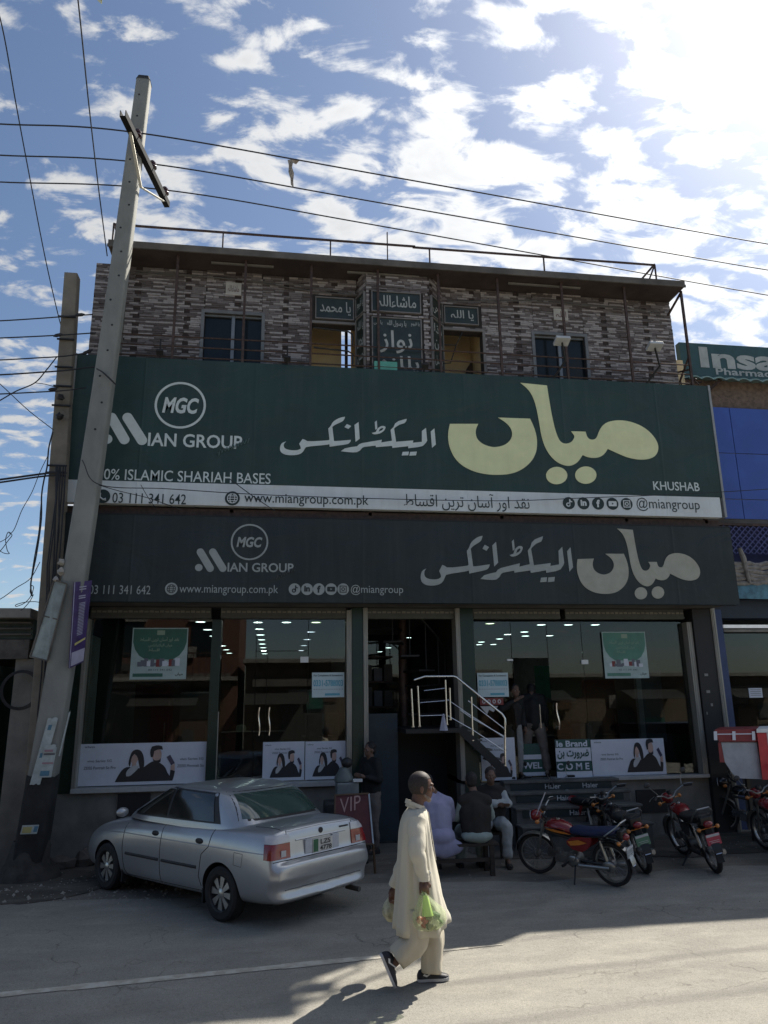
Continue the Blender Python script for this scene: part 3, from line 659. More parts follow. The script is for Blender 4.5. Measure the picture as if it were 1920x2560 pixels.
m = MB(); m.box(0.495, 12.5, 9.62, 0.52, 12.53, 10.02); tag(m.build('tube_lamp', mat('white_tube', (0.8,0.8,0.78), 0.4), loc=(0.5, 12.5, 9.6)), 'short white tube lamp standing under the roof left of the first door', 'lamp')
# ================================================================== SIGNS
M_SGREEN = mat('sign_vinyl_green', (0.016,0.043,0.038), 0.55, var=0.15, scale=1.2)
M_SWHITE = mat('sign_vinyl_white', (0.66,0.70,0.71), 0.6, var=0.06, scale=2)
M_SYEL = mat('sign_vinyl_pale_yellow', (0.76,0.77,0.44), 0.6, var=0.05, scale=3)
M_SLET = mat('sign_letter_white', (0.62,0.68,0.66), 0.6, var=0.06)
M_SBLK = mat('sign_letter_dark', (0.018,0.035,0.035), 0.6)
M_LDARK = mat('fascia_charcoal', (0.012,0.021,0.023), 0.6, var=0.25, scale=0.8)
M_LLET = mat('fascia_letter_grey', (0.33,0.36,0.35), 0.65, var=0.08, scale=5)
M_LYEL = mat('fascia_letter_warm_grey', (0.38,0.375,0.31), 0.65, var=0.08, scale=5)
YS, YL = 12.3, 12.25
def wear(m, streak=.16, seams=True):
    '''dust streaks, faint print seams every 1.9 m and slack in the stretched cloth'''
    nt = m.node_tree; N = nt.nodes; L = nt.links; b = N['Principled BSDF']; src = b.inputs['Base Color'].links[0].from_socket
    tc = N.new('ShaderNodeTexCoord'); mp = N.new('ShaderNodeMapping'); mp.inputs['Scale'].default_value = (3.2, 1, .28); L.new(tc.outputs['Object'], mp.inputs[0])
    n = N.new('ShaderNodeTexNoise'); n.inputs['Scale'].default_value = 2.4; n.inputs['Detail'].default_value = 7; n.inputs['Roughness'].default_value = .65; L.new(mp.outputs[0], n.inputs['Vector'])
    r = N.new('ShaderNodeMapRange'); L.new(n.outputs[0], r.inputs[0]); r.inputs[1].default_value = .46; r.inputs[2].default_value = .78; r.inputs[3].default_value = 0; r.inputs[4].default_value = streak
    mx = N.new('ShaderNodeMixRGB'); L.new(r.outputs[0], mx.inputs[0]); L.new(src, mx.inputs[1]); mx.inputs[2].default_value = (.30,.28,.24,1); out = mx.outputs[0]
    L.new(out, b.inputs['Base Color'])
    mp2 = N.new('ShaderNodeMapping'); mp2.inputs['Scale'].default_value = (.9, 1, 1.5); mp2.inputs['Rotation'].default_value = (0, R(35), 0); L.new(tc.outputs['Object'], mp2.inputs[0])
    n2 = N.new('ShaderNodeTexNoise'); n2.inputs['Scale'].default_value = 1.3; n2.inputs['Detail'].default_value = 3; n2.inputs['Distortion'].default_value = .8; L.new(mp2.outputs[0], n2.inputs['Vector'])
    w = N.new('ShaderNodeTexWave'); w.wave_type = 'BANDS'; w.bands_direction = 'X'; w.inputs['Scale'].default_value = .165; w.inputs['Distortion'].default_value = 0; L.new(tc.outputs['Object'], w.inputs['Vector'])
    pw = N.new('ShaderNodeMath'); pw.operation = 'POWER'; L.new(w.outputs['Fac'], pw.inputs[0]); pw.inputs[1].default_value = 900
    ad = N.new('ShaderNodeMath'); ad.operation = 'MULTIPLY_ADD'; L.new(pw.outputs[0], ad.inputs[0]); ad.inputs[1].default_value = .12 if seams else 0; L.new(n2.outputs[0], ad.inputs[2])
    bp = N.new('ShaderNodeBump'); bp.inputs['Strength'].default_value = .8; bp.inputs['Distance'].default_value = .06; L.new(ad.outputs[0], bp.inputs['Height']); L.new(bp.outputs[0], b.inputs['Normal'])
for q_ in (M_SGREEN, M_LDARK, M_SWHITE): wear(q_, .05 if q_ is not M_SWHITE else .2)
for q_ in (M_SYEL, M_SLET, M_LLET, M_LYEL): wear(q_, .08, False)
def smooth_poly(p, it=2):
    for _ in range(it):
        q = []
        for i in range(len(p)):
            a, b, c = p[i-1], p[i], p[(i+1) % len(p)]
            v1 = Vector((b[0]-a[0], b[1]-a[1])); v2 = Vector((c[0]-b[0], c[1]-b[1]))
            if v1.length > 1e-6 and v2.length > 1e-6 and v1.angle(v2) < 0.85:
                q += [(b[0]*.75+a[0]*.25, b[1]*.75+a[1]*.25), (b[0]*.75+c[0]*.25, b[1]*.75+c[1]*.25)]
            else: q.append(b)
        p = q
    return p
NOON = smooth_poly([(303,332),(295,370),(295,410),(305,450),(325,490),(360,525),(410,550),(460,563),(525,568),(590,562),(640,540),(680,505),(700,465),(705,430),(703,390),(690,345),(672,308),(525,303),(550,318),(575,338),(590,365),(590,390),(578,412),(555,430),(525,438),(500,440),(465,430),(440,415),(425,395),(421,370),(425,350),(434,332)])
MEEM = smooth_poly([(628,143),(750,155),(757,200),(770,280),(785,350),(800,395),(815,418),(840,425),(865,415),(877,395),(876,385),(862,366),(928,368),(934,390),(945,403),(965,406),(980,395),(990,365),(1005,340),(1030,322),(1080,314),(1130,320),(1180,338),(1220,365),(1250,400),(1263,430),(1262,460),(1245,485),(1210,496),(1170,497),(1120,487),(1070,465),(1030,447),(1020,465),(1000,483),(970,490),(935,485),(915,475),(905,490),(895,505),(875,520),(848,527),(815,518),(785,500),(755,465),(735,425),(722,375),(712,310),(700,250),(685,205),(662,170)])
def oval(cx, cy, rx, ry, n=28): return [(cx+rx*math.cos(2*math.pi*i/n), cy+ry*math.sin(2*math.pi*i/n)) for i in range(n)]
DOTS = [oval(795,570,49,40), oval(929,568,49,40)]
E_SEEN = smooth_poly([(100,332),(80,350),(75,375),(85,400),(120,415),(170,420),(215,418),(245,403),(243,383),(228,355),(262,308),(285,315),(315,333),(515,322),(528,312),(516,205),(540,180),(560,140),(600,112),(640,95),(682,88),(675,110),(660,132),(620,150),(580,168),(556,188),(572,327),(600,328),(740,316),(735,335),(720,350),(700,360),(530,383),(527,358),(500,365),(300,383),(285,400),(270,430),(240,455),(190,467),(130,468),(85,460),(50,440),(38,410),(42,375),(60,345)], 1)
E_RA = [(640,428),(680,400),(740,388),(800,380),(820,360),(850,348),(1045,315),(1038,342),(1145,325),(1131,218),(1160,190),(1175,155),(1210,130),(1290,108),(1285,130),(1270,150),(1220,165),(1180,190),(1165,205),(1185,335),(1355,322),(1350,345),(1440,335),(1440,228),(1480,198),(1492,325),(1480,345),(1450,375),(1400,388),(1305,398),(1305,378),(1150,395),(1145,375),(985,388),(985,372),(870,385),(850,395),(830,420),(800,437),(760,440),(700,435)]
E_BITS = [[(700,160),(742,180),(715,208),(675,190)], [(775,168),(815,140),(826,305),(785,335)], [(1527,233),(1563,203),(1578,362),(1540,395)], [(975,140),(995,125),(1000,205),(980,215)],
          [(1250,435),(1312,432),(1305,468),(1240,470)], [(1325,435),(1390,432),(1382,468),(1315,472)]]
E_TA = [smooth_poly([(945,248),(985,238),(1000,205),(1035,180),(1065,178),(1082,190),(1075,215),(1050,240),(1010,258),(965,262)],1), [(1012,236),(1045,222),(1060,205),(1050,197),(1025,208)]]
def conv(poly, s, ox, oy, Y):
    if isinstance(poly[0][0], (tuple, list)): return [conv(p, s, ox, oy, Y) for p in poly]
    r = []
    for a, b in poly: w = pY(ox+a*s, oy+b*s, Y); r.append((w.x, w.z))
    return r
MIAN = [conv(p, .5425, 960, 880, YS) for p in (NOON, MEEM, *DOTS)]
ELEC = [conv(p, .25316, 690, 1020, YS) for p in (E_SEEN, E_RA, *E_BITS, E_TA)]
def flat2(loop): return loop if not isinstance(loop[0][0], (tuple, list)) else [q for l in loop for q in l]
def bbox(loops):
    P = [q for l in loops for q in flat2(l)]; return min(p[0] for p in P), max(p[0] for p in P), min(p[1] for p in P), max(p[1] for p in P)
def refit(loops, box):
    x0, x1, z0, z1 = bbox(loops); X0, X1, Z0, Z1 = box
    g = lambda p: (X0+(p[0]-x0)/(x1-x0)*(X1-X0), Z0+(p[1]-z0)/(z1-z0)*(Z1-Z0))
    return [[g(p) for p in l] if not isinstance(l[0][0], (tuple, list)) else [[g(p) for p in q] for q in l] for l in loops]
def pbox(px0, py0, px1, py1, Y): a = pY(px0, py1, Y); b = pY(px1, py0, Y); return (a.x, b.x, a.z, b.z)
def decal(parent, name, mt, loops, Y, d=0.006, th=0.004):
    m = MB()
    for l in loops: m.prism(l, lambda u, v, dd: (u, Y-dd, v), d, d-th)
    return m.build(name, mt, parent)
def cap_bar(px0, py0, px1, py1, r, Y):
    a = pY(px0, py0, Y); b = pY(px1, py1, Y); a = Vector((a.x, a.z)); b = Vector((b.x, b.z)); rr = r*a.length*0 + r
    t = (b-a).normalized(); n = Vector((-t.y, t.x)); P = []
    for i in range(13): an = math.pi*i/12; P.append(tuple(b + n*math.cos(an)*rr*-1*-1 + t*math.sin(an)*rr))
    for i in range(13): an = math.pi*i/12; P.append(tuple(a - n*math.cos(an)*rr - t*math.sin(an)*rr))
    return P
def ring(px, py, R1, R0, Y, n=48): c = pY(px, py, Y); return [oval(c.x, c.z, R1, R1, n), list(reversed(oval(c.x, c.z, R0, R0, n)))]
def disc(px, py, r, Y, n=28): c = pY(px, py, Y); return oval(c.x, c.z, r, r, n)
def T(parent, s, px0, py1, px1, py0, Y, mt, **k):
    m = MB(); quad_text(m, s, px0, py1, px1, py0, Y, **k); return m.build('lettering', mt, parent, fix=False)
def icons(parent, cs, r, Y, md, ml):
    """the five round social marks: note, in, f, play, camera"""
    for i, (px, py) in enumerate(cs):
        o = decal(parent, 'round_icon', md, [disc(px, py, r, Y)], Y); c = pY(px, py, Y)
        m = MB(); k = lambda u, v, d: (c.x+u*r, Y-d, c.z+v*r)
        if i == 0:
            m.prism([oval(-.12,-.25,.36,.36,18), list(reversed(oval(-.12,-.25,.17,.17,18)))], k, .010, .007); m.prism([(.06,-.3),(.25,-.3),(.25,.65),(.06,.65)], k, .010, .007); m.prism([(.25,.65),(.3,.4),(.55,.3),(.55,.12),(.25,.22)], k, .010, .007)
        elif i == 1: put_text(m, 'in', k(-.5,-.42,.008), (r*1.0,0,0), (0,0,r*1.0), d=0, bold=.05)
        elif i == 2: put_text(m, 'f', k(-.3,-.62,.008), (r*.6,0,0), (0,0,r*1.25), d=0, bold=.05)
        elif i == 3: m.prism([[(-.6,-.42),(.6,-.42),(.68,-.3),(.68,.3),(.6,.42),(-.6,.42),(-.68,.3),(-.68,-.3)], [(-.12,-.18),(-.12,.18),(.22,0)]], k, .010, .007)
        else:
            m.prism([[(-.6,-.6),(.6,-.6),(.6,.6),(-.6,.6)], [(-.46,-.46),(-.46,.46),(.46,.46),(.46,-.46)]], k, .010, .007); m.prism([oval(0,0,.32,.32,18), list(reversed(oval(0,0,.18,.18,18)))], k, .010, .007)
        m.build('mark', ml, o)
def globe(parent, px, py, r, Y, md, ml):
    o = decal(parent, 'globe_icon', md, [disc(px, py, r, Y)], Y); c = pY(px, py, Y); m = MB(); k = lambda u, v, d: (c.x+u*r, Y-d, c.z+v*r)
    m.prism([oval(0,0,.72,.72,24), list(reversed(oval(0,0,.62,.62,24)))], k, .010, .007); m.prism([oval(0,0,.36,.72,24), list(reversed(oval(0,0,.27,.62,24)))], k, .011, .008)
    for v in (-.33, 0, .33): m.prism([(-.62,v-.045),(.62,v-.045),(.62,v+.045),(-.62,v+.045)], k, .012, .009)
    m.build('mark', ml, o)
SG = thing('signboard', 'large upper green signboard with pale yellow calligraphy and white contact strip', 'signboard', (2.4, YS, 5.58))
m = MB(); m.box(-3.52, YS, 5.975, 8.29, YS+.14, 8.25); m.build('green_panel', M_SGREEN, SG)
m = MB(); m.box(-3.52, YS+.001, 5.585, 8.24, YS+.14, 5.973); m.build('white_strip', M_SWHITE, SG)
m = MB(); m.box(8.292, YS-.015, 5.59, 8.335, YS+.15, 8.26); m.build('edge_trim', mat('grey_edge_trim', (0.3,0.31,0.31), 0.5), SG)
m = MB(); m.box(-3.55, YS-.015, 5.58, -3.522, YS+.15, 8.26); m.build('edge_trim', MATS['grey_edge_trim'], SG)
m = MB()
for x in (-3.0, -0.8, 1.6, 4.0, 6.4, 8.0):
    m.box(x-.03, YS+.142, 5.5, x+.03, YS+.2, 8.2); m.bar((x, YS+.2, 5.7), (x, 12.82, 5.7), .04)
m.box(-3.5, YS+.142, 5.45, 8.25, YS+.2, 5.56); m.build('steel_frame', M_RUSTP, SG)
for l, nm in zip(MIAN, ('calligraphy', 'calligraphy', 'calligraphy_dot', 'calligraphy_dot')): decal(SG, nm, M_SYEL, [l], YS, .012, .01)
for l in ELEC: decal(SG, 'calligraphy_stroke', M_SLET, [l], YS, .010, .008)
decal(SG, 'logo_ring', M_SLET, [ring(451,1013,.435,.395,YS)], YS); T(SG, 'MGC', 405, 1032, 498, 996, YS, M_SLET, bold=.035, shear=.22)
decal(SG, 'logo_bar', M_SLET, [cap_bar(279,1044,311,1099,.085,YS)], YS); decal(SG, 'logo_bar', M_SLET, [cap_bar(319,1044,355,1101,.085,YS)], YS); decal(SG, 'logo_dot', M_SLET, [disc(268,1098,.085,YS)], YS)
T(SG, 'IAN GROUP', 369, 1115, 606, 1090, YS, M_SLET, bold=.018)
m = MB(); pts = [pY(545+i*1.6, 1131 - i*.62 + 5*math.sin(i*1.25)*(1 if i > 3 else 2.2), YS-.012) for i in range(50)]; m.tube(pts, .007, 4); m.build('signature_scrawl', mat('sign_faint_grey', (0.10,0.16,0.15), 0.6), SG)
T(SG, '100% ISLAMIC SHARIAH BASES', 230, 1198, 677, 1184, YS, M_SLET, bold=.006)
T(SG, 'KHUSHAB', 1634, 1225, 1747, 1206.5, YS, M_SLET, bold=.012)
o = decal(SG, 'phone_icon', M_SBLK, [disc(257,1241,.12,YS)], YS); c = pY(257,1241,YS); m = MB(); m.tube([(c.x-.05,YS-.012,c.z+.055),(c.x-.045,YS-.012,c.z-.01),(c.x+.01,YS-.012,c.z-.055),(c.x+.055,YS-.012,c.z-.05)], [.026,.014,.014,.026], 6); m.build('mark', M_SWHITE, o)
T(SG, '03 111 341 642', 280, 1257, 466, 1236, YS, M_SBLK, bold=.004)
globe(SG, 581, 1246, .125, YS, M_SBLK, M_SWHITE)
T(SG, 'www.miangroup.com.pk', 610, 1263, 921, 1239, YS, M_SBLK, bold=.004)
T(SG, urdu('نقد اور آسان ترین اقساط'), 1010, 1274, 1322, 1238, YS, M_SBLK)
icons(SG, [(1422,1258),(1458.5,1258.5),(1495,1259),(1531,1259.5),(1566.5,1260)], .115, YS, M_SBLK, M_SWHITE)
T(SG, '@miangroup', 1593, 1278, 1747, 1248, YS, M_SBLK)

FS = thing('signboard', 'lower charcoal fascia signboard with grey calligraphy above the shop windows', 'signboard', (2.4, YL, 3.94))
m = MB(); m.box(-3.46, YL, 3.94, 8.33, YL+.16, 5.38); m.build('dark_panel', M_LDARK, FS)
m = MB(); m.box(-3.46, YL+.162, 5.2, 8.2, 12.82, 5.26); m.box(-3.46, YL-.006, 5.382, 8.33, YL+.16, 5.40); m.build('top_cover', M_BLACK, FS)
for l in refit(MIAN, pbox(1448,1325.6,1737,1497.7,YL)): decal(FS, 'calligraphy', M_LYEL, [l], YL, .010, .008)
for l in refit(ELEC, pbox(1052,1342,1426,1464,YL)): decal(FS, 'calligraphy_stroke', M_LLET, [l], YL, .010, .008)
decal(FS, 'logo_ring', M_LLET, [ring(624,1355,.31,.282,YL)], YL); T(FS, 'MGC', 591, 1368, 656, 1343, YL, M_LLET, bold=.035, shear=.22)
decal(FS, 'logo_bar', M_LLET, [cap_bar(501,1380,525.5,1421,.06,YL)], YL); decal(FS, 'logo_bar', M_LLET, [cap_bar(532,1380,557,1421,.06,YL)], YL); decal(FS, 'logo_dot', M_LLET, [disc(497,1419,.06,YL)], YL)
T(FS, 'IAN GROUP', 568.5, 1429.5, 734, 1408.6, YL, M_LLET, bold=.018)
m = MB(); pts = [pY(690+i*1.2, 1444 - i*.55 + 4*math.sin(i*1.2), YL-.012) for i in range(42)]; m.tube(pts, .005, 4); m.build('signature_scrawl', mat('fascia_faint', (0.07,0.08,0.08), 0.6), FS)
T(FS, '03 111 341 642', 222, 1485, 377, 1464, YL, M_LLET); globe(FS, 428.5, 1472, .10, YL, M_LLET, M_LDARK)
T(FS, 'www.miangroup.com.pk', 447.7, 1488, 695.5, 1463, YL, M_LLET)
icons(FS, [(736.5,1473),(767.6,1473),(797,1473),(827.7,1473),(857.8,1473)], .098, YL, M_LLET, M_LDARK)
T(FS, '@miangroup', 877, 1488, 1007.6, 1463, YL, M_LLET)

# floodlights on short arms over the upper sign
for px, py, tl, lb in ((400,886,0,'leftmost black floodlight standing on the top edge of the green signboard'),(718,908,0,'black floodlight on the green signboard below the gap beside the left balcony door'),(1062,915,0,'black floodlight on the green signboard below the bay plaques'),
                       (1398,925,1,'white-topped floodlight on a slanting arm in front of the right window'),(1632,940,1,'rightmost floodlight on a slanting arm at the stone wall end')):
    b = pY(px, py, YS-.05); f = thing('floodlight', lb, 'floodlight', (b.x, YS-.02, 8.27), group='floodlights over the green signboard')
    if tl:
        t = pY(px+12, py-42, YS-.5)
        m = MB(); m.tube([(b.x-.12, YS+.05, 8.22), (b.x+.05, YS-.25, 8.5), (t.x, YS-.45, 8.78)], .02, 6); m.build('arm', M_BLACK, f)
        m = MB(); m.obox((t.x, YS-.45, 8.80), ((1,0,0),(0,.9,-.4),(0,.4,.9)), (.14, .1, .035)); m.build('lamp_head', mat('pale_lamp_housing', (0.45,0.46,0.46), 0.4), f, bevel=.01)
    else:
        m = MB(); m.tube([(b.x, YS+.05, 8.2), (b.x, YS-.05, 8.35), (b.x, YS-.08, 8.58)], .014, 6); m.build('arm', M_BLACK, f)
        m = MB(); m.obox((b.x, YS-.08, 8.33), ((1,0,0),(0,.8,-.6),(0,.6,.8)), (.06, .045, .03)); m.build('lamp_head', M_BLACK, f, bevel=.006)

# ================================================================== POSTERS ON THE GLASS
YG = YF+.10
M_PW = mat('poster_white', (0.62,0.65,0.72), 0.55, var=0.04); M_PB = mat('poster_black', (0.02,0.02,0.024), 0.5); M_PSK = mat('poster_skin', (0.52,0.35,0.29), 0.6)
M_PSH = mat('poster_shirt_white', (0.5,0.5,0.5), 0.6); M_PGY = mat('poster_grey_print', (0.13,0.14,0.17), 0.6); M_PPH = mat('poster_phone', (0.05,0.05,0.10), 0.3)
def couple(m, X, Z, s, Y, sz=1.0):
    """the printed pair: woman with long hair, man holding up a phone; X, Z lower left of the group, s metres per unit"""
    k = lambda u, v, d: (X+(u-418)*s, Y-d, Z+(1727-v)*s*sz)
    P = lambda pl, mi, d, it=1: m.prism(smooth_poly(pl, it), k, d, d-.0006, mi)
    P([(690,1590),(745,1550),(775,1536),(835,1548),(895,1590),(922,1650),(945,1680),(950,1622),(995,1635),(987,1690),(975,1727),(640,1727),(660,1620)], 1, .0032)
    P([(418,1727),(450,1660),(485,1605),(535,1582),(600,1600),(660,1600),(690,1625),(700,1727)], 1, .0040)
    P([(548,1585),(536,1545),(550,1480),(566,1436),(605,1418),(650,1430),(680,1480),(694,1560),(684,1625),(655,1625),(640,1560),(622,1490),(590,1462),(562,1500),(560,1570)], 1, .0060, 1)
    P([(575,1545),(612,1545),(618,1600),(570,1600)], 2, .0050, 0)
    m.prism(oval(592,1502,38,56,18), k, .0052, .0046, 2)
    P([(520,1640),(545,1600),(600,1570),(640,1580),(636,1604),(600,1640),(560,1675),(525,1675)], 3, .0056)
    m.prism(oval(810,1480,46,66,20), k, .0062, .0056, 2)
    P([(752,1500),(740,1440),(756,1396),(810,1382),(856,1394),(866,1428),(820,1424),(782,1440),(774,1496)], 1, .0068, 1)
    P([(772,1512),(790,1530),(830,1530),(852,1508),(848,1545),(812,1560),(780,1545)], 1, .0068, 1)
    P([(905,1500),(940,1478),(990,1560),(955,1580)], 5, .0058, 0); P([(950,1585),(990,1565),(992,1630),(952,1625)], 2, .0052, 0)
def ad(label, X0, X1, Z0, Z1, gx, gs, texts, group=None, sz=1.36):
    t = thing('poster', label, 'poster', ((X0+X1)/2, YG, Z0), group=group)
    m = MB(); m.box(X0, YG, Z0, X1, YG+.006, Z1); m.build('sheet', M_PW, t)
    m = MB(); couple(m, gx, Z0+.05, gs, YG, sz); m.build('printed_couple', [M_PW, M_PB, M_PSK, M_PSH, M_PGY, M_PPH], t, fix=False)
    for (s, u0, v0, u1, v1, b) in texts:
        m = MB(); put_text(m, s, (X0+(X1-X0)*u0, YG, Z0+(Z1-Z0)*v0), ((X1-X0)*(u1-u0), 0, 0), (0, 0, (Z1-Z0)*(v1-v0)), d=.003, bold=b); m.build('lettering', M_PGY, t, fix=False)
    return t
ad('long white phone advert with couple in black in the leftmost shop window', -3.10, -1.10, 1.07, 1.72, -2.53, .00163, sz=1.0, texts=[('vivo', .03, .9, .11, .955, .02), ('vivo Series 5G', .06, .56, .25, .62, .01), ('ZEISS Portrait So Pro', .035, .39, .285, .46, .012), ('vivo Series 5G', .79, .56, .98, .62, .01), ('ZEISS Portrait So', .77, .39, .985, .46, .012)])
sq = [('vivo', .05, .90, .2, .94, .02), ('vivo Series 5G', .28, .79, .66, .84, .01), ('ZEISS Portrait So Pro', .22, .69, .76, .74, .012)]
ad('square white phone advert with couple left of the pair by the middle pillar', -0.17, 0.525, 1.07, 1.69, -.05, .00093, sq)
ad('square white phone advert half hidden by the grey drinks urn beside the middle pillar', 0.54, 1.225, 1.07, 1.685, .66, .00093, sq)
ad('white phone advert behind the steel stair rail left of the open door', 3.60, 4.22, 0.97, 1.68, 3.66, .00086, sq)
ad('wide white phone advert with couple in the right shop window', 5.635, 7.03, 0.99, 1.61, 6.28, .00122, [('vivo', .04, .9, .14, .95, .02), ('vivo Series 5G', .13, .56, .36, .61, .01), ('ZEISS Portrait So Pro', .11, .43, .42, .49, .012)])
# welcome board
M_WG = mat('board_green', (0.015,0.075,0.065), 0.5)
t = thing('notice_board', 'green and white WELCOME board with Urdu lettering beside the open door', 'board', (5.28, YG, 0.96))
m = MB(); m.box(4.965, YG-.006, 0.96, 5.62, YG+.004, 1.625); m.build('sheet', M_PW, t)
m = MB(); m.box(4.965, YG-.010, 1.485, 5.62, YG-.007, 1.625); m.box(4.965, YG-.010, 1.085, 5.62, YG-.007, 1.255); m.build('green_band', M_WG, t)
for s, x0, z0, x1, z1, mt in (('le Brand', 4.985, 1.50, 5.56, 1.605, M_PW), ('C O M E', 4.97, 1.11, 5.57, 1.225, M_PW), (urdu('ضرورت بن'), 4.99, 1.29, 5.58, 1.45, M_WG)):
    m = MB(); put_text(m, s, (x0, YG-.010, z0), (x1-x0, 0, 0), (0, 0, z1-z0), d=.003, bold=.03); m.build('lettering', mt, t, fix=False)
t = thing('notice_board', 'green board end reading WEL seen between the legs of the man in the doorway', 'board', (4.62, YG+.1, 0.98))
m = MB(); m.box(4.42, YG+.3, 1.0, 4.86, YG+.31, 1.55); m.build('sheet', M_WG, t)
m = MB(); m.box(4.44, YG+.29, 1.28, 4.8, YG+.297, 1.36); m.box(4.42, YG+.29, 1.0, 4.86, YG+.297, 1.06); m.build('white_band', M_PW, t)
m = MB(); put_text(m, 'WEL', (4.44, YG+.29, 1.12), (.36, 0, 0), (0, 0, .11), d=.004, bold=.03); m.build('lettering', M_PW, t, fix=False)
# green household posters
M_PG = mat('poster_deep_green', (0.03,0.12,0.085), 0.5); M_PGW = mat('poster_mint_white', (0.36,0.46,0.45), 0.5, var=0.1); M_PR = mat('poster_product_red', (0.20,0.03,0.03), 0.5); M_PLINE = mat('poster_pale_print', (0.26,0.34,0.26), 0.5)
M_PG2 = mat('poster_faded_green', (0.08,0.22,0.17), 0.5)
def green_poster(label, X0, X1, Z0, Z1, base, seed):
    rr = random.Random(seed); t = thing('poster', label, 'poster', ((X0+X1)/2, YG-.02, Z0)); w, h = X1-X0, Z1-Z0; k = lambda u, v, d: (X0+u*w, YG-.02-d, Z0+v*h)
    m = MB(); m.prism([(0,0),(1,.0),(1,1),(0,1)], k, 0, -.006); m.build('sheet', M_PGW, t)
    m = MB(); m.prism([(.02,.98),(.02,.72),(.06,.58),(.14,.46),(.26,.38),(.74,.38),(.86,.46),(.94,.58),(.98,.72),(.98,.98)], k, .002, .0006, 0)
    for i in range(13):
        u = .16+i*.056; v = .24+rr.uniform(0,.03); s = rr.uniform(.03,.05); hh = rr.uniform(.05,.16)
        m.prism([(u-s,v),(u+s,v),(u+s,v+hh),(u-s,v+hh)], k, .003+.0003*i, .0012+.0003*i, rr.choice((1,1,2,3,3)))
    m.prism([(.05,.05),(.58,.05),(.58,.115),(.05,.115)], k, .003, .001, 0); m.build('printed_picture', [base, M_PW, M_PR, M_PGY], t, fix=False)
    for s, u0, v0, u1, v1 in (('-', .44, .86, .58, .95), ('نقد اور آسان ترین اقساط', .14, .72, .84, .82), ('میاں الیکٹرانکس', .3, .62, .72, .69), ('اقساط', .3, .54, .5, .6)):
        m = MB(); put_text(m, urdu(s), k(u0, v0, 0), (w*(u1-u0),0,0), (0,0,h*(v1-v0)), d=.005, bold=.01); m.build('lettering', M_PLINE, t, fix=False)
    m = MB(); put_text(m, '03 111 341 642', k(.32,.165,0), (w*.42,0,0), (0,0,h*.035), d=.004); put_text(m, urdu('میاں'), k(.8,.06,0), (w*.14,0,0), (0,0,h*.07), d=.004, bold=.02); m.build('lettering', M_SBLK, t, fix=False)
    return t
green_poster('dark green household goods poster hung high in the left window', -2.41, -1.49, 2.74, 3.60, M_PG, 3)
green_poster('faded mint green goods poster hung high in the right window', 6.01, 6.87, 2.68, 3.53, M_PG2, 9)
M_CY = mat('poster_cyan', (0.10,0.36,0.48), 0.5)
def complaint(label, X0, X1, Z0, Z1):
    t = thing('poster', label, 'poster', ((X0+X1)/2, YG-.01, Z0)); w, h = X1-X0, Z1-Z0; k = lambda u, v: Vector((X0+u*w, YG-.012, Z0+v*h))
    m = MB(); m.box(X0, YG-.012, Z0, X1, YG-.008, Z1); m.build('sheet', mat('poster_pale_blue', (0.50,0.62,0.66), 0.5, var=.04), t)
    for s, u0, v0, u1, v1, mt, b in (('For Complaints & Suggestions', .05,.82,.95,.92,M_SBLK,.02), ('0331-5788003', .04,.44,.96,.70,M_CY,.03), ('- - - - - - - - - - - -', .05,.31,.95,.335,M_PGY,0), ('-', .40,.07,.86,.16,M_CY,.05)):
        m = MB(); put_text(m, s, k(u0, v0), (w*(u1-u0),0,0), (0,0,h*(v1-v0)), d=.003, bold=b); m.build('lettering', mt, t, fix=False)
complaint('small blue complaints telephone notice beside the middle green pillar', 0.64, 1.20, 2.41, 2.83)
complaint('small blue complaints telephone notice over the red sticker by the right door', 3.59, 4.16, 2.38, 2.80)
t = thing('sticker', 'red and white sticker under the blue complaints notice', 'sticker', (3.85, YG-.01, 2.2)); m = MB(); m.box(3.62, YG-.012, 2.24, 4.05, YG-.009, 2.36, 0); m.prism([(3.62,2.22),(3.95,2.22),(3.86,2.12),(3.78,2.16),(3.74,2.08)], lambda u, v, d: (u, YG-d, v), .012, .009, 1); m.build('sheet', [M_PR, M_PSH], t)
m = MB()
for k in range(4): m.prism([oval(3.69+.095*k, 2.30, .032, .038, 16), list(reversed(oval(3.69+.095*k, 2.30, .014, .02, 16)))], lambda u, v, d: (u, YG-d, v), .0165, .014)
m.build('printed_rings', M_PSH, t)

# ================================================================== LIGHTS IN THE HALLS
rows = []
def lamps(px, py0, n, dy, Y0, x_drift=0.0, cut=None):
    a = pY(px, py0, Y0)
    for i in range(n): rows.append((a.x, Y0+i*dy, i))
lz = ZC-.006
ROWN = ['leftmost row of the left hall', 'second row of the left hall', 'short third row of the left hall', 'row beside the right jamb of the left hall', 'left row at the front of the right hall', 'middle row of the right hall', 'right row of the right hall', 'inner left row of the right hall', 'stair passage', 'top right corner of the left hall', 'row hugging the left pillar of the right hall']
ORDN = ['nearest', 'second', 'third', 'fourth', 'fifth', 'sixth', 'seventh', 'eighth', 'ninth']
for ri, (px, py, n, dy, skip) in enumerate(((479,1531,8,1.75,()), (645,1556,9,1.55,()), (716,1556,1,1.9,()), (790,1556,5,2.3,()), (1353,1562,4,2.6,()), (1421,1562,4,3.1,()), (1488,1562,2,3.0,()), (1311,1580,4,2.2,()), (1025,1594,4,2.0,()), (807,1532,1,2,()), (1225,1559,3,3.0,()))):
    d = ray(px, py); t = (lz-CAM.z)/d.z; P0 = CAM + d*t
    for i in range(n):
        y = P0.y + i*dy
        if y < 28.5: rows.append((P0.x, y, i, '%s round ceiling lamp in the %s' % (ORDN[i], ROWN[ri])))
lampdisc = {}
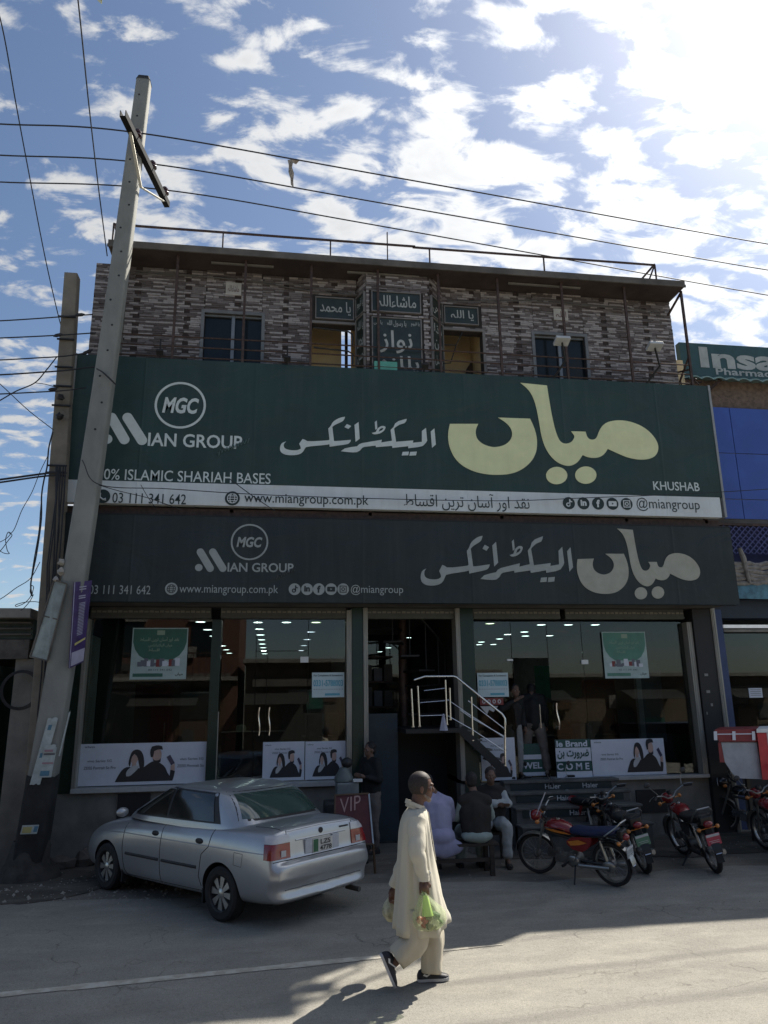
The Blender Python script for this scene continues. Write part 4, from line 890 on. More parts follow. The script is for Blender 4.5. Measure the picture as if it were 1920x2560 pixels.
for i, (x, y, k, lbl) in enumerate(rows):
    mt = (M_LAMP, M_LAMPY, M_LAMP, M_LAMPD)[(i*7 + k) % 4] if k else (M_LAMP, M_LAMPY)[i % 2]
    if mt.name not in lampdisc:
        q = MB(); q.lathe([(0,0.0),(.10,0.0),(.105,.004)], 18); w = MB(); w.lathe([(.105,-.003),(.125,-.003),(.13,.006)], 18)
        lampdisc[mt.name] = (q.mesh('diffuser', mt), w.mesh('rim', M_WHITE))
    side = 'left' if x < 1.3 else ('stair passage' if x < 3.3 else 'right')
    t = thing('ceiling_light', lbl, 'ceiling light', (x, y, lz), group='round ceiling lamps of the %s' % (side if 'stair' in side else side+' hall'))
    for nm, me in zip(('diffuser', 'rim'), lampdisc[mt.name]): share(me, nm, t, (x, y, lz))
# ---- things standing in the halls
def crate(name, label, cat, mt, x0, y0, z0, x1, y1, z1, extra=None):
    t = thing(name, label, cat, ((x0+x1)/2, (y0+y1)/2, z0)); m = MB(); m.box(x0, y0, z0, x1, y1, z1); m.build('body', mt, t, bevel=.01); return t
def fridge(label, x, y, w, h, mt):
    t = thing('fridge', label, 'fridge', (x, y, .98)); m = MB(); m.box(x-w/2, y-.3, 1.03, x+w/2, y+.3, .98+h); m.build('body', mt, t, bevel=.015)
    m = MB(); m.box(x-w/2+.01, y-.325, 1.06, x+w/2-.01, y-.303, .98+h*.62); m.build('door', mt, t, bevel=.008); m = MB(); m.box(x-w/2+.01, y-.325, .98+h*.635, x+w/2-.01, y-.303, .98+h-.02); m.build('door', mt, t, bevel=.008)
    m = MB(); m.tube([(x+w/2-.07, y-.34, .98+h*.3), (x+w/2-.07, y-.355, .98+h*.42), (x+w/2-.07, y-.34, .98+h*.56)], .012, 6); m.build('handle', M_ALU, t)
M_FR = mat('grey_fridge', (0.16,0.17,0.17), 0.3); M_FR2 = mat('maroon_fridge', (0.10,0.02,0.025), 0.25); M_BROWN = mat('brown_wood', (0.10,0.055,0.03), 0.6)
for i, (x, y, w, h, mt, lb) in enumerate(((-2.5,16.5,.7,1.75,M_FR2,'maroon fridge standing deepest left in the left hall'),(-1.7,17.2,.65,1.6,M_FR,'grey fridge behind the dark mullion in the left hall'),(1.0,16,.6,1.6,M_FR,'grey fridge against the pillar in the left hall'),(6.4,17,.7,1.7,M_FR,'grey fridge at the back of the right hall'),(7.3,16.5,.7,1.75,M_FR2,'maroon fridge at the right end of the right hall'))): fridge(lb, x, y, w, h, mt)
def counter(label, x0, x1, y, h, mt):
    t = thing('counter', label, 'counter', ((x0+x1)/2, y, .98)); m = MB(); m.box(x0, y-.3, .98, x1, y+.3, .98+h-.04); m.build('cabinet', mt, t); m = MB(); m.box(x0-.03, y-.33, .98+h-.04, x1+.03, y+.33, .98+h); m.build('worktop', M_BLACK, t, bevel=.005)
counter('dark low counter behind the left glass doors', -1.0, 0.2, 15.5, .8, M_DARK); counter('dark wooden counter at the back of the right hall', 5.2, 7.0, 15.2, .62, M_BROWN)
c = pY(595, 1922, 14.6); t = thing('hat', 'white brimmed hat lying on the dark counter behind the left doors', 'hat', (c.x, 14.9, 1.78)); 
m = MB(); m.lathe([(0,.002),(.2,.0),(.205,.012),(.1,.022)], 20, (c.x, 15.35, 1.782)); m.build('brim', mat('hat_cream', (0.6,0.55,0.4), 0.8), t, smooth=True); m = MB(); m.lathe([(.10,.02),(.1,.09),(.075,.13),(0,.14)], 18, (c.x, 15.35, 1.782)); m.build('crown', mat('hat_cream', (0.6,0.55,0.4), 0.8), t, smooth=True)
def carton(label, px0, py0, px1, py1, Y, mt, zt=None):
    a = pY(px0, py1, Y); b = pY(px1, py0, Y); t = thing('carton', label, 'box', ((a.x+b.x)/2, Y, a.z)); m = MB(); m.box(a.x, Y, a.z, b.x, Y+.35, b.z); m.build('body', mt, t); m = MB(); m.box((a.x+b.x)/2-.02, Y-.004, a.z+.01, (a.x+b.x)/2+.02, Y-.001, b.z-.005); m.build('tape', M_PSH, t)
M_CART = mat('pale_carton', (0.17,0.155,0.13), 0.8, var=.3, scale=6)
crate('display_table', 'dark display table under the pale carton in the left hall', 'table', M_DARK, .55, 14.6, .98, 1.2, 15.3, 1.70)
carton('large pale carton on the display table behind the left window', 766, 1783, 848, 1840, 14.7, M_CART)
t = thing('sofa', 'beige padded chair back behind the phone advert in the right hall', 'chair', (5.9, 14.2, .98)); m = MB(); m.box(5.75, 14.2, 1.4, 6.2, 14.35, 1.86); m.build('backrest', mat('beige_fabric', (0.20,0.18,0.14), 0.9), t, bevel=.06); m = MB(); m.box(5.75, 13.75, 1.2, 6.2, 14.2, 1.4); m.build('seat', MATS['beige_fabric'], t, bevel=.04); m = MB(); m.box(5.8, 13.8, .98, 6.15, 14.3, 1.2); m.build('base', M_BLACK, t)
bx('inner_green_banner', mat('banner_green', (0.02,0.12,0.06), 0.6), 5.35, 15.0, 2.35, 6.35, 15.03, 3.0)
bx('inner_orange_shelf', mat('yellow_goods', (0.20,0.15,0.05), 0.7, var=.6, scale=14), 5.5, 15.6, 1.75, 7.0, 15.7, 2.25)

# ================================================================== STEPS WITH PRINTED RISERS
ST = thing('entrance_steps', 'entrance steps to the right shop with dark printed risers and worn grey treads', 'steps', (5.0, 12.5, 0))
M_TREAD = mat('worn_tread', (0.12,0.115,0.105), 0.85, var=.25, scale=7); M_RIS = mat('riser_dark_teal', (0.012,0.025,0.028), 0.5)
for i, (yf, zt, xr) in enumerate(((12.78, 0.985, 5.93), (12.50, 0.83, 6.0), (12.20, 0.64, 6.03), (11.92, 0.40, 6.06))):
    m = MB(); m.box(3.9, yf, 0, xr, yf+.4 if i else 13.02, zt-.045); m.build('step', M_TREAD, ST)
    m = MB(); m.box(3.88, yf-.03, zt-.043, xr+.02, yf+.4 if i else 13.0, zt-.002*i); m.build('tread', M_TREAD, ST, bevel=.008)
    m = MB(); m.box(4.0, yf-.012, zt-.16, xr-.12, yf-.002, zt-.047); r = m.build('riser_panel', M_RIS, ST)
    if i < 3:
        for u in (.31, .7):
            x = 4.1 + (xr-4.2)*(u + .06*i*(1-u)); m = MB(); put_text(m, 'Haier', (x-.03, yf-.012, zt-.14), (.28,0,0), (0,0,.08), d=.003, bold=.01); m.build('lettering', MATS['poster_shirt_white'], r, fix=False)

# ================================================================== STAIR LANDING, RAILINGS, SPIRAL STAIR
LD = thing('stair_railing', 'polished steel stair railing sloping down from the landing to the right shop', 'railing', (3.0, 12.75, 1.2))
YR = 12.72; g = lambda px, py: pY(px, py, YR)
m = MB(); m.tube([g(1035,1700), g(1062,1691), g(1133,1690.5), g(1141,1693), g(1255,1785), g(1262,1796), g(1263,1812)], .021, 10); m.build('handrail', M_CHR, LD, smooth=True)
for a, b in (((1028,1722),(1033,1818)), ((1044,1715),(1049,1817)), ((1113,1700),(1117,1812)), ((1124,1720),(1126,1800)), ((1178,1742),(1182,1852)), ((1262,1800),(1263,1915))):
    m = MB(); p, q = g(*a), g(*b); m.tube([p, q], .017, 8); m.lathe([(.017,0),(.03,.0),(.03,.015),(.017,.015)], 12, q); m.build('baluster', M_CHR, LD, smooth=True)
for pts in ([(1060,1727),(1112,1721)], [(1050,1757),(1113,1752),(1120,1750),(1178,1790),(1262,1845)], [(1050,1790),(1113,1788)], [(1150,1775),(1180,1796),(1262,1822+20)], [(1120,1790),(1180,1824),(1230,1857),(1262,1878)], [(1170,1752),(1262,1823)]):
    m = MB(); m.tube([g(*p) for p in pts], .009, 6); m.build('mid_rail', M_CHR, LD, smooth=True)
t = thing('stair_landing', 'dark landing slab and side flight under the steel railing', 'stairs', (2.7, 12.9, 1.8))
m = MB(); m.box(2.2, 12.66, 1.80, 3.18, 14.4, 1.87); m.build('landing_slab', M_BLACK, t)
a, b = g(1150,1818), g(1262,1912)
m = MB(); m.bar((a.x, 12.72, a.z-.03), (b.x-.1, 12.72, b.z-.02), .05, .14); m.build('stringer', M_BLACK, t)
for i in range(4):
    f = (i+.5)/4; x = a.x+(b.x-.1-a.x)*f; z = a.z+(b.z-a.z)*f; m = MB(); m.box(x-.13, 12.7, z, x+.13, 12.98, z+.03); m.build('tread', M_TREAD, t)
# paper cone hanging from the landing
c = g(1107, 1826); m = MB(); m.lathe([(.075,0),(.012,.27),(0,.28)], 4, (c.x, 12.64, c.z)); tag(m.build('paper_cone', mat('lavender_paper', (0.45,0.45,0.55), 0.7), loc=(c.x, 12.64, c.z)), 'pale lavender paper cone hanging in front of the stair landing', 'paper cone')
SP = thing('spiral_stair', 'dark brown spiral staircase in the passage between the two shops', 'staircase', (2.05, 14.6, 0))
px_ = pY(1008, 1700, 14.2).x
m = MB(); m.tube([(px_, 14.2, 0), (px_, 14.2, 4.0)], .085, 12); m.build('centre_post', M_RUSTP, SP, smooth=True)
for i in range(15):
    an = 2.6 - i*.38; z = .25+i*.26
    if z > 3.9: break
    u = Vector((math.cos(an), math.sin(an), 0)); w = Vector((-u.y, u.x, 0)); c = Vector((px_, 14.2, z))
    m = MB(); P = [c+u*.08-w*.05, c+u*.85-w*.17, c+u*.85+w*.17, c+u*.08+w*.05]; m.add(P+[p+Vector((0,0,.03)) for p in P], [(3,2,1,0),(4,5,6,7),(0,1,5,4),(1,2,6,5),(2,3,7,6),(3,0,4,7)]); m.build('tread', M_BLACK, SP)
    m = MB(); m.tube([c+u*.83, c+u*.83+Vector((0,0,.85))], .012, 6); m.build('baluster', M_BLACK, SP)
m = MB(); m.tube([Vector((px_+math.cos(2.6-i*.19)*.83, 14.2+math.sin(2.6-i*.19)*.83, .25+i*.13+.87)) for i in range(22)], .018, 6); m.build('handrail', M_BLACK, SP, smooth=True)
# shelves with goods seen beside the stair
t = thing('shelf_unit', 'dim shelf of pale cartons behind the spiral stair', 'shelf', (1.8, 15.4, 0)); m = MB()
for z in (2.2, 2.7, 3.2): m.box(1.55, 15.2, z, 2.4, 15.5, z+.03)
m.build('shelf_board', M_RUSTP, t)
for i in range(8): m = MB(); x = 1.58+(i % 4)*.21; z = 2.235+.5*(i//4); h = rnd.uniform(.2,.38); m.box(x, 15.18, z, x+.17, 15.4, z+h); m.build('carton', mat('dim_carton%d' % (i % 2), ((0.16,0.17,0.19),(0.10,0.09,0.08))[i % 2], 0.7), t)
# ================================================================== UTILITY POLE
M_POLE = mat('weathered_pole_concrete', (0.24,0.243,0.225), 0.85, var=0.16, scale=2.2, bump=0.45, bscale=45, stretch=(1,1,0.5))
M_POLED = mat('tarred_pole_foot', (0.022,0.022,0.022), 0.8, var=0.4, scale=5, bump=.4)
M_WIRE = mat('black_wire', (0.02,0.022,0.028), 0.6)
UP = thing('utility_pole', 'tall leaning grey concrete power pole in front of the green signboard', 'power pole', (-3.27, 11.75, 0))
pb, pt = Vector((-3.38, 11.78, -.3)), Vector((-2.63, 11.60, 13.42))
def rrect(w, d, k=5, e=0.34):
    P = []
    for cx, cy, a0 in ((1,1,0),(-1,1,90),(-1,-1,180),(1,-1,270)):
        r = min(w, d)*e*.5
        for i in range(k): an = R(a0+90*i/(k-1)); P.append(((w/2-r)*cx + r*math.cos(an), (d/2-r)*cy + r*math.sin(an)))
    return P
def tapered(p, q, w0, w1, d0, d1, n=14, e=.34, wob=0.0, bend=0.0):
    rows = []
    for i in range(n+1):
        t = i/n; c = p.lerp(q, t) + Vector((bend*math.sin(math.pi*t), 0, 0)); w = w0+(w1-w0)*t; d = d0+(d1-d0)*t
        rows.append([(c.x+x+wob*noise.noise((x*9, t*30, 1)), c.y+y, c.z) for x, y in rrect(w, d, e=e)])
    return rows
m = MB(); rows_ = tapered(pb, pt, .385, .245, .34, .22, 20, bend=.075); m.grid(rows_, close_v=True)
top = [(pt.x+(x-pt.x)*.8, pt.y+(y-pt.y)*.8, z+.035) for x, y, z in rows_[-1]]; m.grid([rows_[-1], top], close_v=True); m.add(top, [tuple(range(len(top)))])
m.build('shaft', M_POLE, UP, smooth=35)
m = MB(); m.add([(x, y, z+.036) for x, y, z in top], [tuple(range(len(top)))]); m.grid([[(pt.x+(x-pt.x)*1.05, pt.y+(y-pt.y)*1.05, z-.02) for x, y, z in rows_[-1]], [(x, y, z+.036) for x, y, z in top]], close_v=True); m.build('pole_cap', M_POLED, UP)
ax = lambda z: pb.lerp(pt, (z-pb.z)/(pt.z-pb.z)) + Vector((.075*math.sin(math.pi*(z-pb.z)/(pt.z-pb.z)), 0, 0))
m = MB(); rows2 = []
for i in range(8):
    z = -.02+i*.2; c = ax(z); w = .405 - .002*i; rows2.append([(c.x+x*(1.0+.05*noise.noise((x*6,z*4,3))), c.y+y, z + (.10*noise.noise((x*7, y*7, 5)) if i == 7 else 0)) for x, y in rrect(w, .36)])
m.grid(rows2, close_v=True); m.build('tarred_foot', M_POLED, UP, smooth=35)
m = MB()   # cement collar around the foot
rows3 = []
for i, (r, z) in enumerate(((.46,-.02),(.38,.10),(.30,.26),(.25,.42),(.22,.5))):
    rows3.append([( -3.36 + r*math.cos(a)*(1+.2*noise.noise((math.cos(a)*2,math.sin(a)*2,i*.7))), 11.80 + .8*r*math.sin(a)*(1+.2*noise.noise((math.cos(a)*2,math.sin(a)*2,i*.7+9))), z) for a in [2*math.pi*j/20 for j in range(20)]])
m.grid(rows3, close_v=True); m.build('cement_collar', mat('rough_cement', (0.05,0.047,0.042), 0.95, var=.3, bump=.8, bscale=18), UP, smooth=60)
# bolt holes down the front face
m = MB()
for i in range(15):
    z = 6.6+i*.46; c = ax(z); yf = c.y - (.34+(.22-.34)*((z+.3)/13.7))/2; m.lathe([(0,0),(.016,0),(.02,.004)], 8, (c.x+.05*math.sin(i*2.2), yf-.005, z), 'Y')
m.build('bolt_holes', M_BLACK, UP)
# crossarm, braces, insulators
zA = 11.8
pa, pc = pZ(307, 283, zA), pZ(418, 512, zA); dA = (pc-pa).normalized()
m = MB(); n = Vector((-dA.y, dA.x, 0)); up = Vector((0,0,1)); c = (pa+pc)/2; h = (pc-pa).length/2
m.obox(c-up*.055, (dA, n, up), (h, .045, .006)); m.obox(c+n*.045, (dA, n, up), (h, .006, .06)); m.obox(c-n*.045, (dA, n, up), (h, .006, .06)); m.build('crossarm', mat('black_channel_steel', (0.010,0.012,0.015), 0.85, spec=.2), UP)
M_GAL = mat('galvanised_brace', (0.48,0.46,0.38), 0.5, metal=.3)
pm = pY(352, 468, 11.46)
for q in (pa + dA*.35 - up*.06, pc - dA*.18 - up*.06): m = MB(); m.bar(pm, q, .05, .014); m.build('brace', M_GAL, UP)
M_PORC = mat('brown_porcelain', (0.045,0.014,0.012), 0.12, coat=.6)
insp = []
for px, py in ((357,335),(391,413),(418,478)):
    b = pZ(px, py, zA+.16); tpar = (b-pa).dot(dA); b = pa + dA*tpar + up*.10; insp.append(b)
    m = MB(); m.tube([b-up*.16, b], .013, 6); s = m.build('insulator_pin', M_GAL, UP)
    m = MB(); m.lathe([(0,-.05),(.06,-.05),(.085,-.03),(.08,0),(.05,.015),(.075,.03),(.075,.06),(.045,.075),(.045,.10),(0,.105)], 18, b+up*.04); m.build('insulator', M_PORC, UP, smooth=True)
# bands and clamps
for z, mt in ((1.3, M_CONCD), (5.6, M_GAL)): pass
# pasted bills on the pole
M_BILL = mat('pasted_bill', (0.42,0.46,0.45), 0.85, var=.2, scale=9); M_BILLB = mat('bill_blue', (0.10,0.22,0.30), 0.8); M_BILLY = mat('bill_yellow', (0.45,0.40,0.16), 0.8)
def bill(label, px0, py0, px1, py1, skew=0, base=M_BILL, bands=(), Y=11.53, rag=0.0):
    a = pY(px0, py1, Y); b = pY(px1, py0, Y); t = thing('pasted_bill', label, 'bill', ((a.x+b.x)/2, Y, a.z)); w, h = b.x-a.x, b.z-a.z
    k = lambda u, v, d: (a.x+u*w + v*skew, Y-d, a.z+v*h)
    P = [(0,0)] + [(i/5, rag*noise.noise((i*.9, px0, 0))) for i in range(1,5)] + [(1,0),(1,.5),(1,1)] + [(1-i/5, 1+rag*noise.noise((i*1.3, px0, 4))) for i in range(1,5)] + [(0,1),(0,.5)]
    m = MB(); m.prism(P, k, 0, -.004); m.build('paper', base, t)
    m = MB()
    for u0, v0, u1, v1, mi in bands: m.prism([(u0,v0),(u1,v0),(u1,v1),(u0,v1)], k, .003, .001, mi)
    if bands: m.build('printed_bands', [M_BILLB, M_PGY, M_BILLY, mat('bill_pink', (0.36,0.22,0.25), 0.8)], t, fix=False)
bill('long torn pale bill pasted down the left side of the pole', 74, 1796, 116, 1962, .16, bands=((.25,.82,.6,.9,0),(.2,.4,.5,.47,0)), rag=.05, Y=11.55)
bill('white blue and pink bill over the torn one on the pole', 95, 1868, 135, 1944, .04, bands=((.1,.05,.8,.22,0),(.1,.44,.95,.5,3),(.1,.74,.95,.8,1),(.1,.86,.9,.95,0)), Y=11.54)
bill('narrow torn bill on the right edge of the pole', 146, 1780, 160, 1890, .09, rag=.05, Y=11.53)
bill('small torn white and pink bill between the two larger ones on the pole', 108, 1862, 140, 1882, .0, bands=((.1,.1,.8,.4,3),), rag=.2, Y=11.51)
bill('yellow bill with white border low on the tarred pole foot', 50, 2062, 94, 2086, .02, bands=((.08,.12,.62,.8,2),(.75,.2,.97,.85,0)), Y=11.50)
# purple banner and the back of a tin sign strapped to the pole
t = thing('pole_banner', 'narrow purple advertising banner strapped to the right of the pole', 'banner', (-2.75, 11.7, 3.6))
A = [pY(184,1456,11.48), pY(228,1451,11.72), pY(206,1655,11.72), pY(171,1671,11.48)]
A2 = [p + Vector((-.02,-.006,0)) for p in A]
m = MB(); m.add(A + [p+Vector((.012,.012,0)) for p in A], [(0,1,2,3),(7,6,5,4),(0,3,7,4),(1,5,6,2),(0,4,5,1),(3,2,6,7)]); m.build('cloth', mat('banner_purple', (0.045,0.022,0.11), 0.6, var=.25), t)
def bq(u, v): return A[0].lerp(A[1], u).lerp(A[3].lerp(A[2], u), v)
bn = (A[1]-A[0]).cross(A[3]-A[0]).normalized(); bn = bn if bn.y < 0 else -bn
m = MB()
for u0, v0, u1, v1 in ((.1,.83,1,.985),(0,0,.045,1)): m.add([bq(u0,v0)+bn*.020, bq(u1,v0)+bn*.020, bq(u1,v1)+bn*.020, bq(u0,v1)+bn*.020], [(0,1,2,3)])
for i in range(22):
    v = .26+i*.018; m.add([bq(.32+.1*noise.noise((i,1,1)), v)+bn*.022, bq(.75+.15*noise.noise((i,5,1)), v)+bn*.022, bq(.7, v+.009)+bn*.022, bq(.4, v+.009)+bn*.022], [(0,1,2,3)])
for v in (.06,.09,.17,.195): m.add([bq(.3,v)+bn*.022, bq(.7,v)+bn*.022, bq(.7,v+.014)+bn*.022, bq(.3,v+.014)+bn*.022], [(0,1,2,3)])
m.build('printed_panel', mat('banner_lilac_print', (0.33,0.32,0.42), 0.6), t, fix=False)
m = MB(); m.add([bq(.25,.73)+bn*.024, bq(.95,.70)+bn*.024, bq(.95,.725)+bn*.024, bq(.25,.76)+bn*.024], [(0,1,2,3)]); m.build('printed_stripe', M_BILLY, t, fix=False)
t = thing('tin_sign', 'grey back of a tin sign tilted against the left of the pole', 'sign', (-3.4, 11.6, 3.5))
A = [pY(136,1450,11.55), pY(168,1460,11.52), pY(119,1652,11.52), pY(76,1642,11.7)]
m = MB(); m.add(A + [p+Vector((0,.01,0)) for p in A], [(0,1,2,3),(7,6,5,4),(0,3,7,4),(1,5,6,2),(0,4,5,1),(3,2,6,7)]); m.build('sheet', mat('tin_back', (0.26,0.30,0.29), 0.5, metal=.2, var=.2), t)
m = MB()
for i in range(4): m.bar(A[i]+Vector((0,-.01,0)), A[(i+1) % 4]+Vector((0,-.01,0)), .02)
m.bar(A[0].lerp(A[3], .47)+Vector((0,-.012,0)), A[1].lerp(A[2], .47)+Vector((0,-.012,0)), .018); m.build('rim', M_CONCD, t)
# clump of mortar / packing where the sign is tied
c = pY(152, 1415, 11.55); m = MB(); 
for dx, dz, r in ((0,.06,.05),(.01,-.08,.055),(-.05,-.2,.04)): lump(m, (c.x+dx, c.y, c.z+dz), r, k=.7)
tag(m.build('rag_bundle', mat('dirty_rag', (0.33,0.31,0.28), 0.9), loc=c, smooth=True), 'knotted pale rags stuffed between the two poles', 'rags')

# ---- second, square pole behind
M_POLE2 = mat('old_brown_concrete', (0.20,0.175,0.14), 0.9, var=0.22, scale=2.4, bump=0.4, bscale=40)
P2 = thing('concrete_post', 'shorter square brownish concrete pole behind and left of the tall pole', 'power pole', (-3.52, 12.2, 0))
q0 = pY(86,2150,12.2); q0.z = -.2; q1 = pY(181,690,12.25)
m = MB(); rw = tapered(q0, q1, .33, .22, .30, .22, 12, e=.12); m.grid(rw, close_v=True); m.add([Vector(p)+Vector((0,0,.0)) for p in rw[-1]], [tuple(range(len(rw[-1])))]); m.build('shaft', M_POLE2, P2, smooth=30)
for z in (6.02, 6.14, 8.42, 8.85, 7.9, 7.55, 7.2):
    c = q0.lerp(q1, (z-q0.z)/(q1.z-q0.z)); w = .23+.11*(1-(z+.2)/9.9); m = MB(); m.box(c.x-w/2-.02, c.y-w/2-.03, z-.012, c.x+w/2+.02, c.y-w/2-.0, z+.012); m.build('clamp_band', M_BLACK, P2)
for z, s in ((7.32, .09), (6.98, .12)):
    c = q0.lerp(q1, (z-q0.z)/(q1.z-q0.z)); m = MB(); lump(m, (c.x+.0, c.y-.22, z), (s*.7, s*.5, s*.5), k=.9); m.build('clamp_knot', M_BLACK, P2)
m = MB()
for k in range(6):
    zs = [6.1-.55*i for i in range(9)]; m.tube([(q0.lerp(q1, (z+.2)/9.9).x + .02+.025*k + .05*noise.noise((k*3.1, z, 0)) + (6.1-z)*.004*(k-2), 11.99-.004*k, z) for z in zs], .012, 5)
m.build('cable_bundle', M_WIRE, P2)

# ================================================================== WIRES
def wire(label, pts, r=.012, cat='cable', name='wire', group=None, n=14):
    """points are (x, y, z); a smooth curve through them"""
    P = [Vector(p) for p in pts]; out = []
    Q = [P[0]*2-P[1]] + P + [P[-1]*2-P[-2]]
    for i in range(len(P)-1):
        a, b, c, d = Q[i:i+4]
        for j in range(n):
            t = j/n; out.append(0.5*((2*b) + (c-a)*t + (2*a-5*b+4*c-d)*t*t + (3*b-a-3*c+d)*t**3))
    out.append(P[-1]); m = MB(); m.tube(out, r, 6); o = m.build(name, M_WIRE, loc=P[0], smooth=True, fix=False); return tag(o, label, cat, group)
g_ = 'overhead wires'
ends = ((610, 310), (675, 388), (738, 455))
for i, (b, (pr, pl)) in enumerate(zip(insp, ends)):
    lz_ = b.z+.1; L0 = pZ(-260, pl-14, lz_-.05); R0 = pZ(1920, pr, lz_-.25); R1 = R0 + (R0-b)*.35 + Vector((0,0,.1)); b2 = b + Vector((0, 0, .09))
    mid = pZ(979, (442,512,570)[i], lz_-.16)
    wire(('highest of the three power wires crossing from the crossarm to the right', 'middle of the three power wires crossing from the crossarm to the right', 'lowest of the three power wires crossing from the crossarm to the right')[i], [L0, pZ(0, pl, lz_-.03), b2, mid, R0, R1], .013)
def wpx(label, pts, r=.010, **k): return wire(label, [pY(*p) for p in pts], r, **k)
wpx('long slack wire falling from the top left corner past the shorter pole', [(-60,-120,7.5),(0,45,8),(40,260,9),(66,400,9.8),(112,640,11),(146,790,12.1),(158,830,12.15)], .009)
wpx('wire falling from the top edge to the left corner of the roof', [(180,-90,7.5),(195,0,8),(222,260,9.5),(245,460,11),(268,640,12.4)], .010)
for i, (ya, yb, ye, xe) in enumerate(((802,793,786,232),(845,839,832,240),(900,892,880,228),(937,928,918,240),(985,978,969,215))):
    wpx(('topmost horizontal service wire meeting the shorter pole','second horizontal service wire, with a black splice','third horizontal service wire with a thin spur','fourth horizontal service wire running to the tall pole','fifth horizontal service wire, with a black splice')[i],
        [(-150,ya+6,11.9),(0,ya,11.95),(90,(ya+yb)/2-1,11.98),(165,yb-2,12.0),(xe,ye,12.1)] + ([(262,935,11.5),(290,962,11.5)] if i == 3 else []), .013 if i == 3 else .011)
for lb, px, py, dx, dy in (('black splice sleeve on the second service wire', 145, 838, 12, -2.5), ('black splice sleeve on the topmost service wire', 200, 787, 12, -1), ('black splice sleeve on the fifth service wire', 132, 973, 11, -1.5), ('black splice sleeve at the corner of the green signboard', 218, 880, 14, -6)):
    a, b = pY(px-dx, py-dy, 11.98), pY(px+dx, py+dy, 11.98); m = MB(); m.tube([a, a.lerp(b,.3), b.lerp(a,.3), b], [.012,.03,.03,.012], 8); tag(m.build('splice_sleeve', M_WIRE, loc=a, smooth=True), lb, 'cable splice')
wpx('wire rising from the left edge to a knot, forking to the third service wire', [(-80,1045,11.6),(0,1001,11.7),(40,978,11.8),(87,957,11.9),(116,925,11.93),(143,891,11.96)], .010)
wpx('thin spur wire from the knot to the shorter pole', [(87,957,11.9),(115,961,11.9),(146,970,12.0)], .006)
wpx('thin diagonal wire running down from the left edge to the shorter pole', [(-60,910,11.5),(0,960,11.6),(70,1025,11.8),(134,1075,12.0)], .007)
wpx('upper of two thick cables clamped to the shorter pole', [(-100,1211,11.8),(0,1199,11.9),(120,1183,11.98),(165,1181,12.0)], .017)
wpx('lower of two thick cables clamped to the shorter pole', [(-100,1219,11.8),(0,1206,11.9),(115,1190,11.98),(165,1190,12.0)], .015)
wpx('slack black cable hanging down left of the shorter pole', [(132,1080,12.0),(122,1120,12.0),(118,1165,12.0),(110,1200,12.0),(104,1240,12),(103,1300,12),(92,1380,12),(79,1445,12),(77,1470,12),(80,1490,12)], .012)
wpx('second slack cable hanging beside the first', [(112,1190,12.02),(106,1225,12),(101,1280,12),(97,1330,12),(85,1400,12),(78,1448,12)], .008)
wpx('long thin wire curving down to a loose loop at the left', [(122,1135,11.95),(100,1180,11.9),(80,1230,11.9),(55,1275,11.8),(38,1318,11.8),(28,1333,11.8),(10,1350,11.7),(-40,1372,11.6)], .006)
wpx('loose loop of thin wire at the left edge', [(28,1333,11.8),(20,1331,11.8),(14,1350,11.8),(18,1375,11.8),(23,1384,11.8),(8,1382,11.8),(-10,1370,11.8)], .006)
wpx('crossing strand under the loose loop', [(-30,1405,11.8),(0,1378,11.8),(20,1352,11.8),(30,1338,11.8),(22,1332,11.8)], .006)
wpx('wire rising from the low roof to the knotted cables', [(-60,1525,11.9),(0,1498,11.9),(40,1470,11.95),(76,1446,12),(100,1405,12)], .006)
wpx('tangled cable end over the low roof', [(80,1490,12),(82,1478,12),(84,1468,12),(79,1464,12),(75,1478,12),(77,1490,12),(62,1507,12),(42,1516,12),(40,1512,12),(60,1506,12),(84,1504,12),(100,1506,12)], .006)
wpx('pair of stray strands lying over the low roof edge', [(84,1486,12),(74,1504,12),(60,1520,12),(52,1526,12)], .006)
wpx('sagging dark cable across the white contact strip', [(205,1150,11.5),(250,1212,11.5),(420,1222,11.9),(640,1236,12.15),(919,1246,12.2),(1250,1252,12.2),(1480,1244,12.2),(1640,1238,12.1),(1800,1230,12.1),(1960,1220,12.1)], .008)
wpx('thin slanting cable over the phone number on the white strip', [(248,1213,11.5),(300,1228,11.8),(370,1245,12),(455,1275,12.15)], .006)
wpx('short slanting cable crossing the phone number', [(352,1212,12.15),(368,1240,12.15),(390,1272,12.15)], .006)
wpx('short slanting cable crossing the web address', [(575,1198,12.2),(625,1235,12.2),(688,1278,12.2)], .008)
wpx('black cable strapped across the tall pole', [(242,922,11.48),(256,930,11.42),(272,944,11.42),(288,960,11.5)], .014)
# kite remains
c = insp[0]; k1 = pY(728, 445, 11.9)
def kite(label, px, py, Y, pts, mt):
    c = pY(px, py, Y); m = MB(); o = [pY(px+a, py+b, Y+.04*math.sin(a)) for a, b in pts]; m.add(o, [tuple(range(len(o)))]); m.add([p+Vector((.01,.012,0)) for p in o], [tuple(reversed(range(len(o))))]); return tag(m.build('kite_scrap', mt, loc=c, fix=False), label, 'kite scrap')
M_KITE = mat('faded_kite_paper', (0.30,0.26,0.22), 0.8, var=.5, scale=20)
kite('torn brownish kite scrap hanging from the highest power wire', 725, 402, 13.3, [(-6,-2),(4,-4),(22,-1),(14,8),(6,4),(4,16),(9,30),(7,48),(8,66),(2,60),(1,44),(-4,28),(-3,12)], M_KITE)
kite('pale kite scrap at the top edge of the picture', 242, 0, 7.8, [(-8,-30),(12,-22),(10,8),(2,2)], mat('pale_kite_paper', (0.7,0.7,0.5), 0.8))

